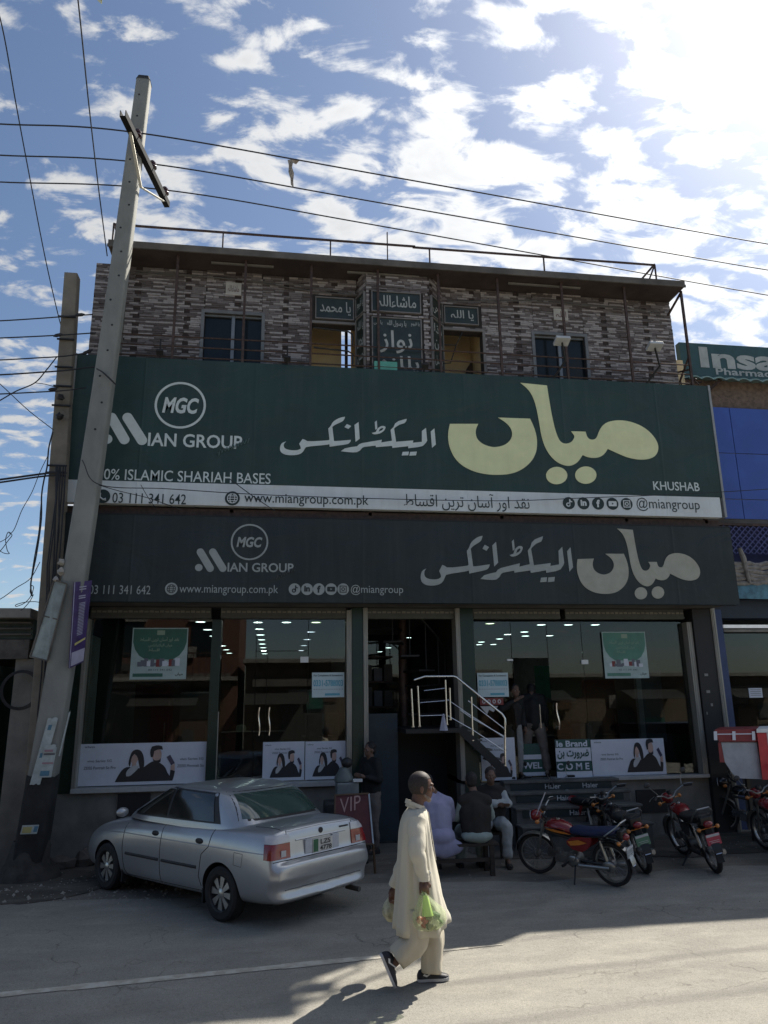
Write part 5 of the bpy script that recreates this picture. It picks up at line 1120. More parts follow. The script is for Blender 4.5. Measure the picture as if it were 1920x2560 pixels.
# ================================================================== LEFT NEIGHBOUR (low, dark)
LB = thing('low_shop', 'low dark shop at the left edge with a concrete roof lip and faded Urdu lettering', 'building', (-6, 12.6, 0))
def lb(nm, mt, *a, par=None): m = MB(); m.box(*a); return m.build(nm, mt, par or LB)
YLB = 12.5; zt = pY(20, 1525, YLB).z; zc = pY(20, 1548, YLB).z; zs = pY(20, 1598, YLB).z; zsg = pY(20, 1648, YLB).z
lb('roof_slab', M_CONC, -14, YLB-.25, zc, -3.83, 20, zt); lb('beam', mat('dark_green_paint', (0.03,0.05,0.04), 0.6, var=.3), -14, YLB, zs, -3.84, YLB+.3, zc-.002)
for i in range(3): lb('moulding', M_CONCD, -14, YLB-.06-.02*i, zs+.06+.09*i, -3.85, YLB-.002, zs+.085+.09*i)
sb = lb('name_board', mat('faded_brown_board', (0.10,0.09,0.08), 0.8, var=.3), -14, YLB-.06, zsg, -3.86, YLB, zs-.01)
m = MB(); c = pY(40, 1645, YLB-.07); put_text(m, urdu('ع'), (-4.62, YLB-.06, c.z+.02), (.34, 0, 0), (0, 0, .34), d=.006); put_text(m, urdu('و'), (-5.15, YLB-.06, c.z+.06), (.2, 0, 0), (0, 0, .26), d=.006); m.build('lettering', mat('chalk_white', (0.32,0.31,0.27), 0.8), sb)
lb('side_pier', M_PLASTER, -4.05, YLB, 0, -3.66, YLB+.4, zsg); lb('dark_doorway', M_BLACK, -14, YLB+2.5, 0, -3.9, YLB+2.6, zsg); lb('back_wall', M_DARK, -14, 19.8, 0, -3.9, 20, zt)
lb('threshold', M_CONCD, -14, YLB, 0, -4.05, YLB+.5, .15)
lb('open_shutter_door', mat('green_wood_door', (0.02,0.04,0.03), 0.6, var=.3), -4.35, YLB+.1, .15, -4.30, YLB+1.4, zsg-.1)
def coil(label, px, py, r, Y=YLB-.12):
    c = pY(px, py, Y); m = MB()
    for k in range(4): m.tube([(c.x+r*(1-.05*k)*math.cos(a), Y-.01*k, c.z+r*(1-.04*k)*math.sin(a)) for a in [2*math.pi*j/24 for j in range(25)]], .006, 5, cap=False)
    tag(m.build('cable_coil', M_WIRE, loc=c), label, 'cable coil')
coil('coil of black cable hanging in the dark doorway at the left', 52, 1725, .30)
# rubble heap at foot of wall behind the pole
m = MB()
for i in range(16): lump(m, (-2.75+rnd.uniform(-.35,.9), 12.6+rnd.uniform(-.25,.2), .05+rnd.uniform(0,.12)), rnd.uniform(.06,.17), k=.8)
tag(m.build('rubble_heap', M_CONCD, loc=(-2.6, 12.6, 0)), 'heap of dark rubble between the pole and the plinth', 'rubble', kind='stuff')

# ================================================================== RIGHT NEIGHBOUR (pharmacy)
PH = thing('pharmacy_building', 'pharmacy building at the right edge with blue cladding and a brown brick band', 'building', (12, 13.4, 0))
def ph(nm, mt, *a, par=None, bevel=0): m = MB(); m.box(*a); return m.build(nm, mt, par or PH, bevel=bevel)
YP = 13.4
M_BLUE = mat('blue_composite_panel', (0.045,0.095,0.38), 0.35, var=.1, scale=1.5)
zb0, zb1 = pY(1850, 1298, YP).z, pY(1850, 1020, YP).z
# blue composite panels, each its own sheet
xs = [8.36, 9.62-.9+.75, 10.9, 12.3, 13.7, 15.1]; zm = pY(1800, 1132, YP).z; zl = pY(1840, 1248, YP).z
for i in range(len(xs)-1):
    for a, b in ((zb0, zl), (zl, zm), (zm, zb1)): ph('blue_panel', M_BLUE, xs[i]+.008, YP, a+.008, xs[i+1]-.008, YP+.03, b-.008)
ph('panel_backing', M_ALU, 8.3, YP+.03, zb0, 15.1, YP+.2, zb1)
ph('brick_band', mat('brown_brick', (0.16,0.115,0.09), 0.9, var=.3, scale=12, bump=.5), 8.3, YP+.1, zb1, 15.1, YP+.3, pY(1850, 955, YP+.1).z)  # the brick's own brown, varied by noise
zs0, zs1 = pY(1740, 945, YP+.1).z, pY(1740, 858, YP+.1).z
ph('upper_mass', M_PLASTER, 8.3, YP+.6, zb1, 20, 20, zs1-.2); ph('lower_mass', M_DARK, 8.3, YP+2.6, 0, 20, 20, zb0)
ph('ledge', M_CONCD, 8.3, YP-.02, zb0-.10, 15.1, YP+.6, zb0-.02)
PS = thing('pharmacy_sign', 'teal pharmacy signboard with raised white letters above the scalloped awning', 'signboard', (11, YP, zs0))
m = MB(); m.box(8.56, YP+.1, zs0, 15, YP+.25, zs1); m.build('panel', mat('sign_teal', (0.032,0.085,0.085), 0.5, var=.1), PS)
a, b = pY(1752, 917, YP), pY(1772, 864, YP)
for s, px0, py1, px1, py0, mt in (('Insaf', 1752, 919, 1978, 880, 'w'), ('Pharmacy', 1791, 942, 1944, 928, 'w')):
    a, b = pY(px0, py1, YP+.1), pY(px1, py0, YP+.1); m = MB(); put_text(m, s, (a.x, YP+.1, a.z), (b.x-a.x,0,0), (0,0,b.z-a.z), d=.008, bold=.035 if s == 'Insaf' else .02)
    m.build('lettering', mat('raised_letter_white', (0.42,0.44,0.42), 0.5), PS, fix=False)
# corrugated awning edge under the sign
AW = thing('awning', 'corrugated teal awning edge under the pharmacy sign', 'awning', (11, YP-.1, zs0-.1))
for i in range(22):
    x = 8.5 + i*.28; m = MB(); P = [[(x + .28*j/8, y, zs0 - .10 + dz + .055*math.sin(math.pi*j/8)) for j in range(9)] for y, dz in ((YP+.3, .14), (YP-.22, -.05), (YP-.22, -.075), (YP+.3, .11))]; m.grid(P); m.build('corrugation', mat('awning_teal_white', (0.22,0.33,0.31), 0.5), AW, smooth=True)
m = MB(); m.bar((9.3, YP-.1, zs0-.1), (8.8, YP+.1, zs0-.55), .06); m.build('strut', M_RUSTP, AW)
# lattice grille, furled tarpaulin and blue cloth below the panels
GR = thing('lattice_grille', 'blue diamond lattice grille under the blue panels', 'grille', (10, YP-.1, zb0-1.0))
zg1, zg0 = pY(1850, 1315, YP-.1).z, pY(1850, 1385, YP-.1).z
for k in range(34):
    x = 8.2 + k*.13; h = zg1-zg0
    for s in (1, -1):
        m = MB(); a = Vector((x, YP-.1-.01*s, zg0)); b = Vector((x+s*h, YP-.1-.01*s, zg1))
        m.bar(a, b, .02, .02, up=(0,1,0)); m.build('lattice_bar', mat('grille_blue', (0.075,0.08,0.22), 0.5), GR)
m = MB(); m.box(8.2, YP-.14, zg1, 13, YP-.06, zg1+.05); m.build('top_bar', M_RUSTP, GR)
ph('wall_behind_grille', mat('deep_blue_wall', (0.03,0.035,0.11), 0.7), 8.3, YP+.15, zb0-1.6, 15, YP+.25, zb0-.1)
M_TARP = mat('dirty_tarpaulin', (0.24,0.22,0.20), 0.85, var=.35, scale=9, bump=.4)
t = thing('rolled_tarpaulin', 'bunched dirty white tarpaulin hanging under the lattice grille', 'tarpaulin', (9.4, 12.9, 4.5))
m = MB(); z0 = pY(1870, 1410, 12.9).z
for k in range(6):
    zz = z0 - k*.075; m.tube([(8.36+.12*i+.02*k, 12.9+.05*noise.noise((i*.5, k, 0)), zz+.06*noise.noise((i*.6, k*2.2, 3))) for i in range(30)], [.045+.02*noise.noise((i*.7, k, 8)) for i in range(30)], 7)
m.build('folds', M_TARP, t, smooth=True)
m = MB(); a, b = pY(1848, 1370, 12.85), pY(1874, 1458, 12.85); m.tube([a, a.lerp(b,.3)+Vector((.03,0,0)), a.lerp(b,.7)+Vector((.0,0,0)), b], [.04,.05,.045,.03], 8); m.build('hanging_end', M_TARP, t, smooth=True)
z1, z2 = pY(1880, 1460, 12.9).z, pY(1880, 1497, 12.9).z
t = thing('cloth_banner', 'faded light blue cloth banner under the tarpaulin', 'banner', (9.8, 12.9, z2)); m = MB(); P = [[(8.45+.15*i, 12.9+.03*math.sin(i*.9+j), z1+(z2-z1)*j/3) for j in range(4)] for i in range(30)]; m.grid(P); m.build('cloth', mat('faded_sky_cloth', (0.10,0.22,0.29), 0.8, var=.3), t, smooth=True)
zd = pY(1880, 1503, YP).z
ph('shop_beam', mat('dark_blue_beam', (0.014,0.025,0.045), 0.5), 8.25, YP-.2, pY(1880,1545,YP-.2).z, 15, YP+.2, zd)
ph('blue_jamb', mat('blue_jamb', (0.03,0.055,0.15), 0.5), 8.38, YP-.25, 0, 8.52, YP+.1, zd-.2); ph('grey_jamb', M_ALU, 8.22, YP-.3, 0, 8.36, YP+.1, zd-.1)
z3 = pY(1880, 1566, YP-.1).z
t = thing('tube_light', 'long white tube light over the right-hand shop front', 'lamp', (9.8, YP-.1, z3)); m = MB(); m.box(8.62, YP-.13, z3-.03, 11.2, YP-.07, z3+.03); m.build('tube', mat('white_tube_lit', (0.75,0.76,0.76), 0.4, emit=(0.9,0.95,1), estr=.12), t); m = MB(); m.box(8.62, YP-.12, z3-.11, 10.4, YP-.08, z3-.06); m.build('batten', M_CONC, t)
m = MB(); m.box(8.52, YP+.05, 1.0, 15, YP+.06, zd-.5); m.build('glass_pane', M_GLASS, PH); ph('inner_floor', M_DARK, 8.3, YP-.2, 0, 15, YP+2.6, .3); ph('stall_riser', M_BLACK, 8.5, YP, 0, 15, YP+.3, 1.0)
ph('inner_wall_band', mat('dim_ochre_band', (0.075,0.065,0.045), 0.9), 8.6, YP+.3, pY(1860,1710,YP+.3).z, 11, YP+.36, pY(1860,1676,YP+.3).z)
c = pY(1892, 1732, YP); t = thing('paper_notice', 'white paper notice stuck on the dark glass of the right-hand shop', 'notice', c); m = MB(); m.box(c.x-.14, YP+.035, c.z-.09, c.x+.14, YP+.045, c.z+.09); m.build('sheet', M_PW, t); m = MB()
for k in range(4): m.box(c.x-.11, YP+.030, c.z+.055-.035*k, c.x+.11, YP+.034, c.z+.062-.035*k)
m.build('print', M_PGY, t)
for px, py, w, h, lb_ in ((1766,1687,.07,.045,'highest pale sticker on the dark right column'),(1771,1729,.07,.05,'second pale sticker on the dark right column'),(1780,1762,.04,.05,'third pale sticker on the dark right column'),(1768,1783,.02,.05,'lowest slanting sticker scrap on the dark right column')):
    c = pY(px, py, YF-.11); m = MB(); m.box(c.x-w/2, YF-.108, c.z-h/2, c.x+w/2, YF-.102, c.z+h/2); tag(m.build('sticker', mat('dull_sticker', (0.28,0.27,0.25), 0.8), loc=c), lb_, 'sticker')
# thin post and scrap iron seen in the gap right of the stone wall
c = pY(1688, 850, 13.0); t = thing('gate_post', 'pale grey post standing in the gap at the right of the stone wall', 'post', (c.x, 13.2, 8.1)); m = MB(); m.box(c.x-.06, 13.15, 8.1, c.x+.06, 13.25, pY(1685,830,13.2).z); m.build('post', M_TRIM, t); m = MB(); m.box(c.x+.07, 13.3, 8.1, c.x+.3, 13.4, pY(1690,900,13.3).z); m.build('wall_stub', M_CREAM, t)
m = MB()
for k in range(14): a = rnd.uniform(0, 3); m.bar((8.3+rnd.uniform(-.1,.2), 12.9+rnd.uniform(-.1,.3), 8.3+rnd.uniform(0,.35)), (8.4+.4*math.cos(a), 13.0, 8.45+.3*math.sin(a)), .02)
tag(m.build('scrap_iron', M_RUSTP, loc=(8.35, 13, 8.2)), 'tangle of rusty scrap iron beside the pharmacy sign', 'scrap iron', kind='stuff')
# everything farther along the street to left and right
FAR = thing('distant_shop_row', 'plain low shop row continuing the street beyond the pharmacy', 'building', (28, 16, 0)); m = MB(); m.box(20.1, 13.6, 0, 44, 24, 6.5); m.build('wall', M_PLASTER, FAR)

# ================================================================== THE SIDE OF THE STREET BEHIND THE VIEWER (seen only in the glass)
M_BRK = mat('red_brick', (0.13,0.065,0.045), 0.9, var=.25, scale=7, bump=.4); M_OCH = mat('ochre_render', (0.15,0.115,0.08), 0.9, var=.2, scale=1.5)  # own tones of brick and render on the opposite row
def opp(label, x0, x1, h, mt, bal=True, dep=7.0, yf=-5.2):
    t = thing('opposite_building', label, 'building', ((x0+x1)/2, yf, 0)); m = MB(); m.box(x0, yf-dep, 0, x1, yf, h); m.build('wall', mt, t)
    m = MB(); m.box(x0-.1, yf-dep, h, x1+.1, yf+.5, h+.15); m.build('roof_slab', M_CONC, t)
    n = max(1, int((x1-x0)/2.6))
    for f in range(int(h//3.3)):
        for i in range(n):
            xc = x0+(i+.5)*(x1-x0)/n; z0 = f*3.3
            m = MB()
            if f == 0: m.box(xc-.95, yf+.01, .1, xc+.95, yf+.03, 2.7)
            else: m.box(xc-.5, yf+.01, z0+.9, xc+.5, yf+.03, z0+2.3)
            w = m.build('shutter' if f == 0 else 'window', (M_SHUT, M_BROWN, M_DARK)[i % 3] if f == 0 else M_UPGL, t)
            m = MB(); m.box(xc-.6, yf+.031, z0+2.3 if f else 2.7, xc+.6, yf+.12, (z0+2.4) if f else 2.82); m.build('lintel', M_CONC, w)
        if f and bal:
            m = MB(); m.box(x0, yf, z0-.1, x1, yf+.9, z0+.05); m.build('balcony_floor', M_CONC, t)
            m = MB()
            for i in range(int((x1-x0)/.25)): m.box(x0+i*.25, yf+.84, z0+.05, x0+i*.25+.03, yf+.87, z0+.95)
            m.box(x0, yf+.83, z0+.95, x1, yf+.88, z0+1.0); tag(m.build('balcony_rail', M_RUSTP, t), kind='stuff')
    rb_ = random.Random(int(x0*7)+99)
    for i in range(int((x1-x0)*1.1)):
        xa = rb_.uniform(x0+.2, x1-1.2); za = rb_.uniform(.3, h-.9); w_, hh = rb_.uniform(.3, 1.3), rb_.uniform(.2, .9)
        m = MB(); m.box(xa, yf+.035+.01*i, za, xa+w_, yf+.04+.02*i, min(za+hh, h-.2)); m.build('wall_panel', rb_.choice((M_BLACK, M_DARK, M_BLACK, M_BROWN, M_PLASTER, M_PG, M_CONCD, M_SHUT)), t)
    for i in range(n // 2 + 1):
        xa = x0 + i*5.2; m = MB(); m.grid([[(xa, yf+.05, 2.7), (min(xa+2.6, x1), yf+.05, 2.7)], [(xa, yf+1.4, 2.25), (min(xa+2.6, x1), yf+1.4, 2.25)]]); m.build('awning', M_SHUT, t)
    m = MB(); m.box(x0+.3, yf+.01, 2.95, x1-.3, yf+.25, 3.25 if h < 4 else 3.5); m.build('shop_board', (M_BROWN, M_CONCD, M_SHUT)[int(abs(x0)) % 3], t)
opp('tall brick building across the street mirrored in the left shop window', -16, -1.5, 7.2, M_BRK)
opp('ochre building across the street mirrored beside the left doors', -1.2, 3.5, 3.9, M_OCH, False)
opp('low brick shop across the street mirrored beside the stair', 3.8, 9.5, 3.4, M_BRK, False)
opp('low rendered shops across the street mirrored in the right window', 9.8, 26, 3.2, M_OCH, False)
opp('three storey house across the street far to the left', -34, -16.4, 9.9, M_OCH)
# ================================================================== CAR
M_SILV = mat('silver_car_paint', (0.42,0.435,0.455), 0.30, metal=0.55, var=.03, coat=.7, spec=.6)
M_CGL = mat('green_tinted_car_glass', (0.05,0.085,0.075), 0.05, var=.2, scale=1.5, spec=.8, coat=.5)
M_CGLS = mat('dark_side_glass', (0.012,0.015,0.016), 0.05, var=.2, spec=.7, coat=.4)
M_RUB = mat('black_rubber', (0.015,0.015,0.016), 0.75, var=.2, scale=20); M_TRIMB = mat('black_plastic_trim', (0.02,0.02,0.022), 0.5)
M_RED = mat('red_lamp_lens', (0.22,0.012,0.015), 0.15, var=.1, coat=.6); M_CLR = mat('clear_lamp_lens', (0.50,0.50,0.52), 0.15, var=.1, coat=.6); M_RIM = mat('alloy_rim', (0.50,0.50,0.48), 0.3, metal=.75)
def ev_mesh(o):
    dg = bpy.context.evaluated_depsgraph_get(); me = bpy.data.meshes.new_from_object(o.evaluated_get(dg)); return me
def temp_obj(me, subd=0):
    o = bpy.data.objects.new('tmp', me); C.objects.link(o)
    if subd: s = o.modifiers.new('s', 'SUBSURF'); s.levels = subd
    return o
def bvh_of(me): return BVHTree.FromPolygons([v.co.copy() for v in me.vertices], [tuple(p.vertices) for p in me.polygons])
def cast(bvh, p, d, off=.004):
    h = bvh.ray_cast(Vector(p), Vector(d))
    return (h[0] - Vector(d).normalized()*off) if h[0] else None
def lerp(a, b, t): return a+(b-a)*t
def build_car():
    wb = 2.37
    car = thing('car', 'silver four door saloon car parked with its tail to the road before the left window', 'car', (0,0,0), local=True)
    ST = [ # x, bottom(z,y), low(z,y), wide(z,y), shoulder(z,y), deckedge(z,y), top z
     (-2.085,(.34,.50),(.37,.60),(.48,.64),(.58,.63),(.62,.58),.63),
     (-2.075,(.29,.60),(.33,.68),(.47,.715),(.61,.70),(.65,.64),.66),
     (-2.015,(.26,.66),(.32,.745),(.48,.775),(.63,.755),(.665,.70),.67),
     (-1.99,(.25,.67),(.32,.76),(.48,.785),(.67,.76),(.70,.70),.70),
     (-1.975,(.25,.67),(.32,.765),(.48,.79),(.84,.745),(.945,.66),.965),
     (-1.92,(.24,.68),(.32,.77),(.49,.80),(.85,.755),(.985,.665),1.01),
     (-1.75,(.22,.70),(.31,.78),(.51,.805),(.86,.775),(.995,.68),1.02),
     (-1.40,(.20,.70),(.29,.785),(.53,.81),(.85,.79),(.98,.71),1.015),
     (-0.90,(.19,.70),(.28,.785),(.53,.812),(.84,.80),(.955,.74),1.0),
     (0.0,(.18,.70),(.27,.785),(.52,.812),(.81,.80),(.93,.745),.97),
     (0.75,(.18,.70),(.27,.785),(.51,.81),(.78,.79),(.89,.735),.94),
     (1.15,(.19,.70),(.28,.78),(.50,.805),(.75,.775),(.845,.70),.89),
     (1.50,(.20,.68),(.29,.765),(.48,.79),(.70,.75),(.78,.67),.83),
     (1.73,(.21,.64),(.29,.73),(.46,.755),(.63,.71),(.71,.62),.755),
     (1.85,(.23,.56),(.30,.65),(.44,.68),(.57,.64),(.63,.56),.66),
     (1.90,(.28,.40),(.33,.50),(.42,.55),(.50,.52),(.54,.44),.56)]
    rows = []
    for x, b, l, w, s, d, t in ST:
        half = [(0, b[0]), (b[1]*.6, b[0]), (b[1], b[0]+.005), (l[1], l[0]), (w[1], w[0]), ((w[1]+s[1])/2+.006, (w[0]+s[0])/2), (s[1], s[0]), (d[1], d[0]), (d[1]*.6, lerp(d[0], t, .7)), (0, t)]
        rows.append([(x, y, z) for y, z in half] + [(x, -y, z) for y, z in reversed(half[1:-1])])
    m = MB(); m.grid(rows, close_v=True); n = len(rows[0]); m.add(rows[0], [tuple(range(n))]); m.add(rows[-1], [tuple(reversed(range(n)))])
    me = m.mesh('b', [M_SILV, M_BLACK]); bm = bmesh.new(); bm.from_mesh(me); bmesh.ops.remove_doubles(bm, verts=bm.verts, dist=1e-5); bmesh.ops.recalc_face_normals(bm, faces=bm.faces); bm.to_mesh(me); bm.free()
    o = temp_obj(me, 2)
    cm = MB()
    for x in (-wb/2, wb/2):
        for s in (1, -1): cm.lathe([(0,.50*s),(.325,.50*s),(.325,1.0*s),(0,1.0*s)], 40, (x, 0, .285), 'Y')
    cme = cm.mesh('c', M_BLACK); bm = bmesh.new(); bm.from_mesh(cme); bmesh.ops.remove_doubles(bm, verts=bm.verts, dist=1e-5); bmesh.ops.recalc_face_normals(bm, faces=bm.faces); bm.to_mesh(cme); bm.free()
    co = temp_obj(cme); bo = o.modifiers.new('x', 'BOOLEAN'); bo.operation = 'DIFFERENCE'; bo.object = co; bo.solver = 'EXACT'
    full = ev_mesh(o); bpy.data.objects.remove(o); bpy.data.objects.remove(co)
    for p in full.polygons:
        c = p.center; inr = min((c.x-x)**2 + (c.z-.285)**2 for x in (-wb/2, wb/2))
        p.material_index = 1 if (inr < .3255**2 and abs(c.y) < .79 and abs(c.y) > .49) else 0
    for v in full.vertices:
        if v.co.x < -1.85 and .30 < v.co.z < .50: v.co.x += .040*math.sin(math.pi*(v.co.z-.30)/.20)*min(1, (-1.85-v.co.x)/.15)
    shade(full, 38); body = bpy.data.objects.new('body', full); C.objects.link(body); body.parent = car; ORG[body.name] = Vector()
    if len(full.materials) < 2: full.materials.append(M_BLACK)
    bv = bvh_of(full)
    # cabin
    GH = [(.90,-1.60,1.10,.745),(.965,-1.54,1.02,.735),(1.01,-1.46,.93,.722),(1.12,-1.33,.68,.688),(1.23,-1.17,.44,.650),(1.30,-1.04,.27,.612),(1.34,-.90,.10,.56),(1.362,-.70,-.06,.45),(1.372,-.50,-.2,.26)]
    rows = []
    for z, xr, xf, w in GH:
        xc, a = (xr+xf)/2, (xf-xr)/2; e = 5.0
        row = []
        for j in range(48):
            t = 2*math.pi*j/48; cs, sn = math.cos(t), math.sin(t)
            row.append((xc + a*math.copysign(abs(cs)**(2/e), cs), w*math.copysign(abs(sn)**(2/e), sn)*(1-.05*max(0, cs)), z + (.0 if z < 1.3 else 0)))
        rows.append(row)
    m = MB(); m.grid(rows, close_v=True); m.add(rows[-1], [tuple(range(48))]); me = m.mesh('g', M_SILV); o = temp_obj(me, 1); gm = ev_mesh(o); bpy.data.objects.remove(o); shade(gm, 60)
    cab = bpy.data.objects.new('cabin', gm); C.objects.link(cab); cab.parent = car; ORG[cab.name] = Vector(); gv = bvh_of(gm)
    def patch(name, rws, d, mt, bvh, par, off=.004, smooth=True):
        g = []
        for r in rws:
            q = [cast(bvh, p, d, off) for p in r]
            if any(v is None for v in q):
                ok = [v for v in q if v]; 
                if not ok: continue
                q = [v if v else min(ok, key=lambda w: (w-Vector(p)).length) for v, p in zip(q, r)]
            g.append(q)
        m = MB(); m.grid(g); return m.build(name, mt, par, smooth=smooth)
    def line(name, pts, d, mt, bvh, par, r=.004, off=0.0, n=6):
        P = []
        for a, b in zip(pts[:-1], pts[1:]):
            for i in range(8): P.append(Vector(a).lerp(Vector(b), i/8))
        P.append(Vector(pts[-1])); q = [cast(bvh, p, d, off) for p in P]; q = [v for v in q if v]
        m = MB(); m.tube(q, r, n); return m.build(name, mt, par, smooth=True)
    for s in (1, -1):
        d = (0, -s, 0); Y0 = 1.2*s
        def win(name, low, up, mt, off=.004):
            rws = [[(lerp(low[0][0]+(low[1][0]-low[0][0])*i/12, up[0][0]+(up[1][0]-up[0][0])*i/12, j/6), Y0, lerp(low[0][1]+(low[1][1]-low[0][1])*i/12, up[0][1]+(up[1][1]-up[0][1])*i/12, j/6)) for i in range(13)] for j in range(7)]
            return patch(name, rws, d, mt, gv, car, off)
        win('window_surround', ((.88,.955),(-1.06,.985)), ((.22,1.315),(-.86,1.30)), M_TRIMB, .006)
        win('side_window', ((.79,.975),(-.015,.99)), ((.25,1.285),(-.015,1.295)), M_CGLS, .011); win('side_window', ((-.06,.99),(-.95,1.0)), ((-.06,1.295),(-.82,1.28)), M_CGLS, .011)
        pass
        # door shuts, mouldings, handles
        for pts in ([(.80,.88),(.80,.55),(.76,.30),(.70,.24)], [(-.035,.94),(-.035,.6),(-.03,.24)], [(-1.0,.93),(-.97,.75),(-.85,.66),(-.82,.5),(-.80,.42),(-.84,.32)]):
            line('door_gap', [(x, Y0, z) for x, z in pts], d, M_BLACK, bv, body, .0045, 0)
        line('sill_gap', [(.70,Y0,.245),(-.84,Y0,.265)], d, M_BLACK, bv, body, .004)
        line('waist_crease', [(1.6,Y0,.69),(.8,Y0,.735),(-.9,Y0,.755),(-1.9,Y0,.76)], d, MATS['silver_car_paint'], bv, body, .006, -.002)
        line('side_moulding', [(.72,Y0,.50),(.0,Y0,.505)], d, M_TRIMB, bv, body, .022, -.010, 8); line('side_moulding', [(-.07,Y0,.505),(-.76,Y0,.51)], d, M_TRIMB, bv, body, .022, -.010, 8)
        for x in (.10, -.79):
            c = cast(bv, (x, Y0, .79), d, .0)
            m = MB(); m.ell((c.x, c.y, .79), (.075, .014, .032), 8, 14); h = m.build('door_handle', M_TRIMB, body, smooth=True)
        m = MB(); m.ell((.76, .86*s, .99), (.055, .085, .058), 10, 14); mi = m.build('wing_mirror', M_SILV, car, smooth=True); m = MB(); m.bar((.76, .76*s, .94), (.76, .82*s, .96), .03); m.build('mirror_foot', M_TRIMB, mi)
        # tail lamps wrap round the corner
        def lamp(z0, z1, mt, nm):
            rws = []
            for j in range(6):
                z = lerp(z0, z1, j/5); r = []
                for i in range(13):
                    an = R(lerp(-6, 76, i/12)); r.append(Vector((-1.42, .30*s, z)) + Vector((-math.cos(an), math.sin(an)*s, 0))*1.5)
                rws.append(r)
            g = []
            for r in rws:
                q = []
                for i, p in enumerate(r):
                    an = R(lerp(8, 50, i/12)); o_ = Vector((-1.60, .44*s, p.z)); dd = Vector((-math.cos(an), math.sin(an)*s, 0)); h = bv.ray_cast(o_ + dd*.9, -dd)
                    q.append((h[0]+dd*.012) if h[0] else o_+dd*.4)
                g.append(q)
            m = MB(); m.grid(g); ins = [[p - (p-Vector((-1.6,.44*s,p.z))).normalized()*.03 for p in r] for r in (g[0], g[-1])]
            m.grid([g[0], ins[0]]); m.grid([g[-1], ins[1]]); m.grid([[r[0] for r in g], [r[0]+Vector((.03,0,0)) for r in g]]); m.grid([[r[-1] for r in g], [r[-1]+Vector((0,-.03*s,0)) for r in g]])
            return m.build(nm, mt, car, smooth=40)
        t = lamp(.705, .855, M_RED, 'tail_lamp'); lamp(.858, .935, M_CLR, 'tail_lamp_top')
        m = MB(); c = cast(bv, (-2.6, .60*s, .755), (1,0,0), .016); m.box(c.x-.004, c.y-.035, .725, c.x+.01, c.y+.035, .785); m.build('reverse_lens', M_CLR, t)
        for x in (-wb/2+.33, wb/2-.36):
            m = MB(); m.box(x-.01 if x < 0 else x-.01, .60*s if s > 0 else -.77, .14, x+.012, .77*s if s > 0 else -.60, .34); m.build('mud_flap', M_RUB, car)
    # rear glass with black seal, boot shuts, plate, badge
    rg = lambda e, z0, z1: [[(-2.6, lerp(-1, 1, i/16)*(lerp(.605, .50, j/8)+e), lerp(z0, z1, j/8)) for i in range(17)] for j in range(9)]
    patch('rear_window_seal', rg(.028, 1.025, 1.31), (1,0,0), M_TRIMB, gv, car, .003); patch('rear_window', rg(-.005, 1.045, 1.29), (1,0,0), M_CGL, gv, car, .007)
    patch('front_window', [[(2.6, lerp(-1,1,i/16)*lerp(.62,.5,j/8), lerp(.96,1.28,j/8)) for i in range(17)] for j in range(9)], (-1,0,0), M_CGLS, gv, car, .005)
    line('boot_gap', [(-2.6,.55,.70),(-2.6,.53,.93),(-2.6,.52,.965)], (1,0,0), M_BLACK, bv, body, .004); line('boot_gap', [(-2.6,-.55,.70),(-2.6,-.53,.93),(-2.6,-.52,.965)], (1,0,0), M_BLACK, bv, body, .004)
    line('boot_gap', [(-1.95,.56,1.5),(-1.55,.60,1.5)], (0,0,-1), M_BLACK, bv, body, .004); line('boot_gap', [(-1.95,-.56,1.5),(-1.55,-.60,1.5)], (0,0,-1), M_BLACK, bv, body, .004)
    line('bumper_gap', [(-2.6,-.74,.682),(-2.6,.74,.682)], (1,0,0), M_BLACK, bv, body, .006)
    for z, r in ((.862, .010),): line('boot_garnish', [(-2.6,-.40,z),(-2.6,.40,z)], (1,0,0), M_SILV, bv, body, r, -.002)
    line('bumper_undercut_shade', [(-2.6,-.60,.40),(-2.6,.60,.40)], (1,0,0), mat('bumper_shadow_gap', (0.12,0.125,0.13), .5), bv, body, .007)  # grey line paints in the shade of the bumper undercut
    line('boot_lip', [(-2.6,-.52,.962),(-2.6,0,.975),(-2.6,.52,.962)], (1,0,0), M_SILV, bv, body, .012, -.004)
    c = cast(bv, (-2.6, 0, .76), (1,0,0), .012); pl = MB(); pl.box(c.x-.008, -.16, .70, c.x, .16, .84); pl = pl.build('number_plate', mat('plate_white', (0.55,0.55,0.53), .5), car)
    m = MB(); m.box(c.x-.012, .075, .705, c.x-.009, .15, .835); m.build('green_band', mat('plate_green', (0.03,0.12,0.06), .5), pl)
    m = MB(); put_text(m, 'LZS', (c.x-.012, .04, .775), (0,-.16,0), (0,0,.05), n=Vector((-1,0,0)), d=.002, bold=.02); put_text(m, '4778', (c.x-.012, .05, .71), (0,-.19,0), (0,0,.05), n=Vector((-1,0,0)), d=.002, bold=.02); m.build('lettering', M_PB, pl, fix=False)
    bp = MB(); bp.box(c.x-.003, -.27, .705, c.x+.02, -.165, .85); bp.box(c.x-.003, .165, .705, c.x+.02, .27, .85); bp.build('plate_recess', mat('pale_plate_surround', (0.42,0.45,0.50), .4), car)
    c = cast(bv, (-2.6, 0, .915), (1,0,0), .006); m = MB(); m.lathe([(0,-.004),(.03,-.004),(.032,.006)], 16, (c.x, 0, .915), 'X'); m.build('round_badge', M_TRIMB, car)
    c = cast(bv, (-2.6, -.38, .912), (1,0,0), .006); m = MB(); m.box(c.x-.004, -.455, .903, c.x+.004, -.31, .921); m.build('name_badge', M_TRIMB, car)
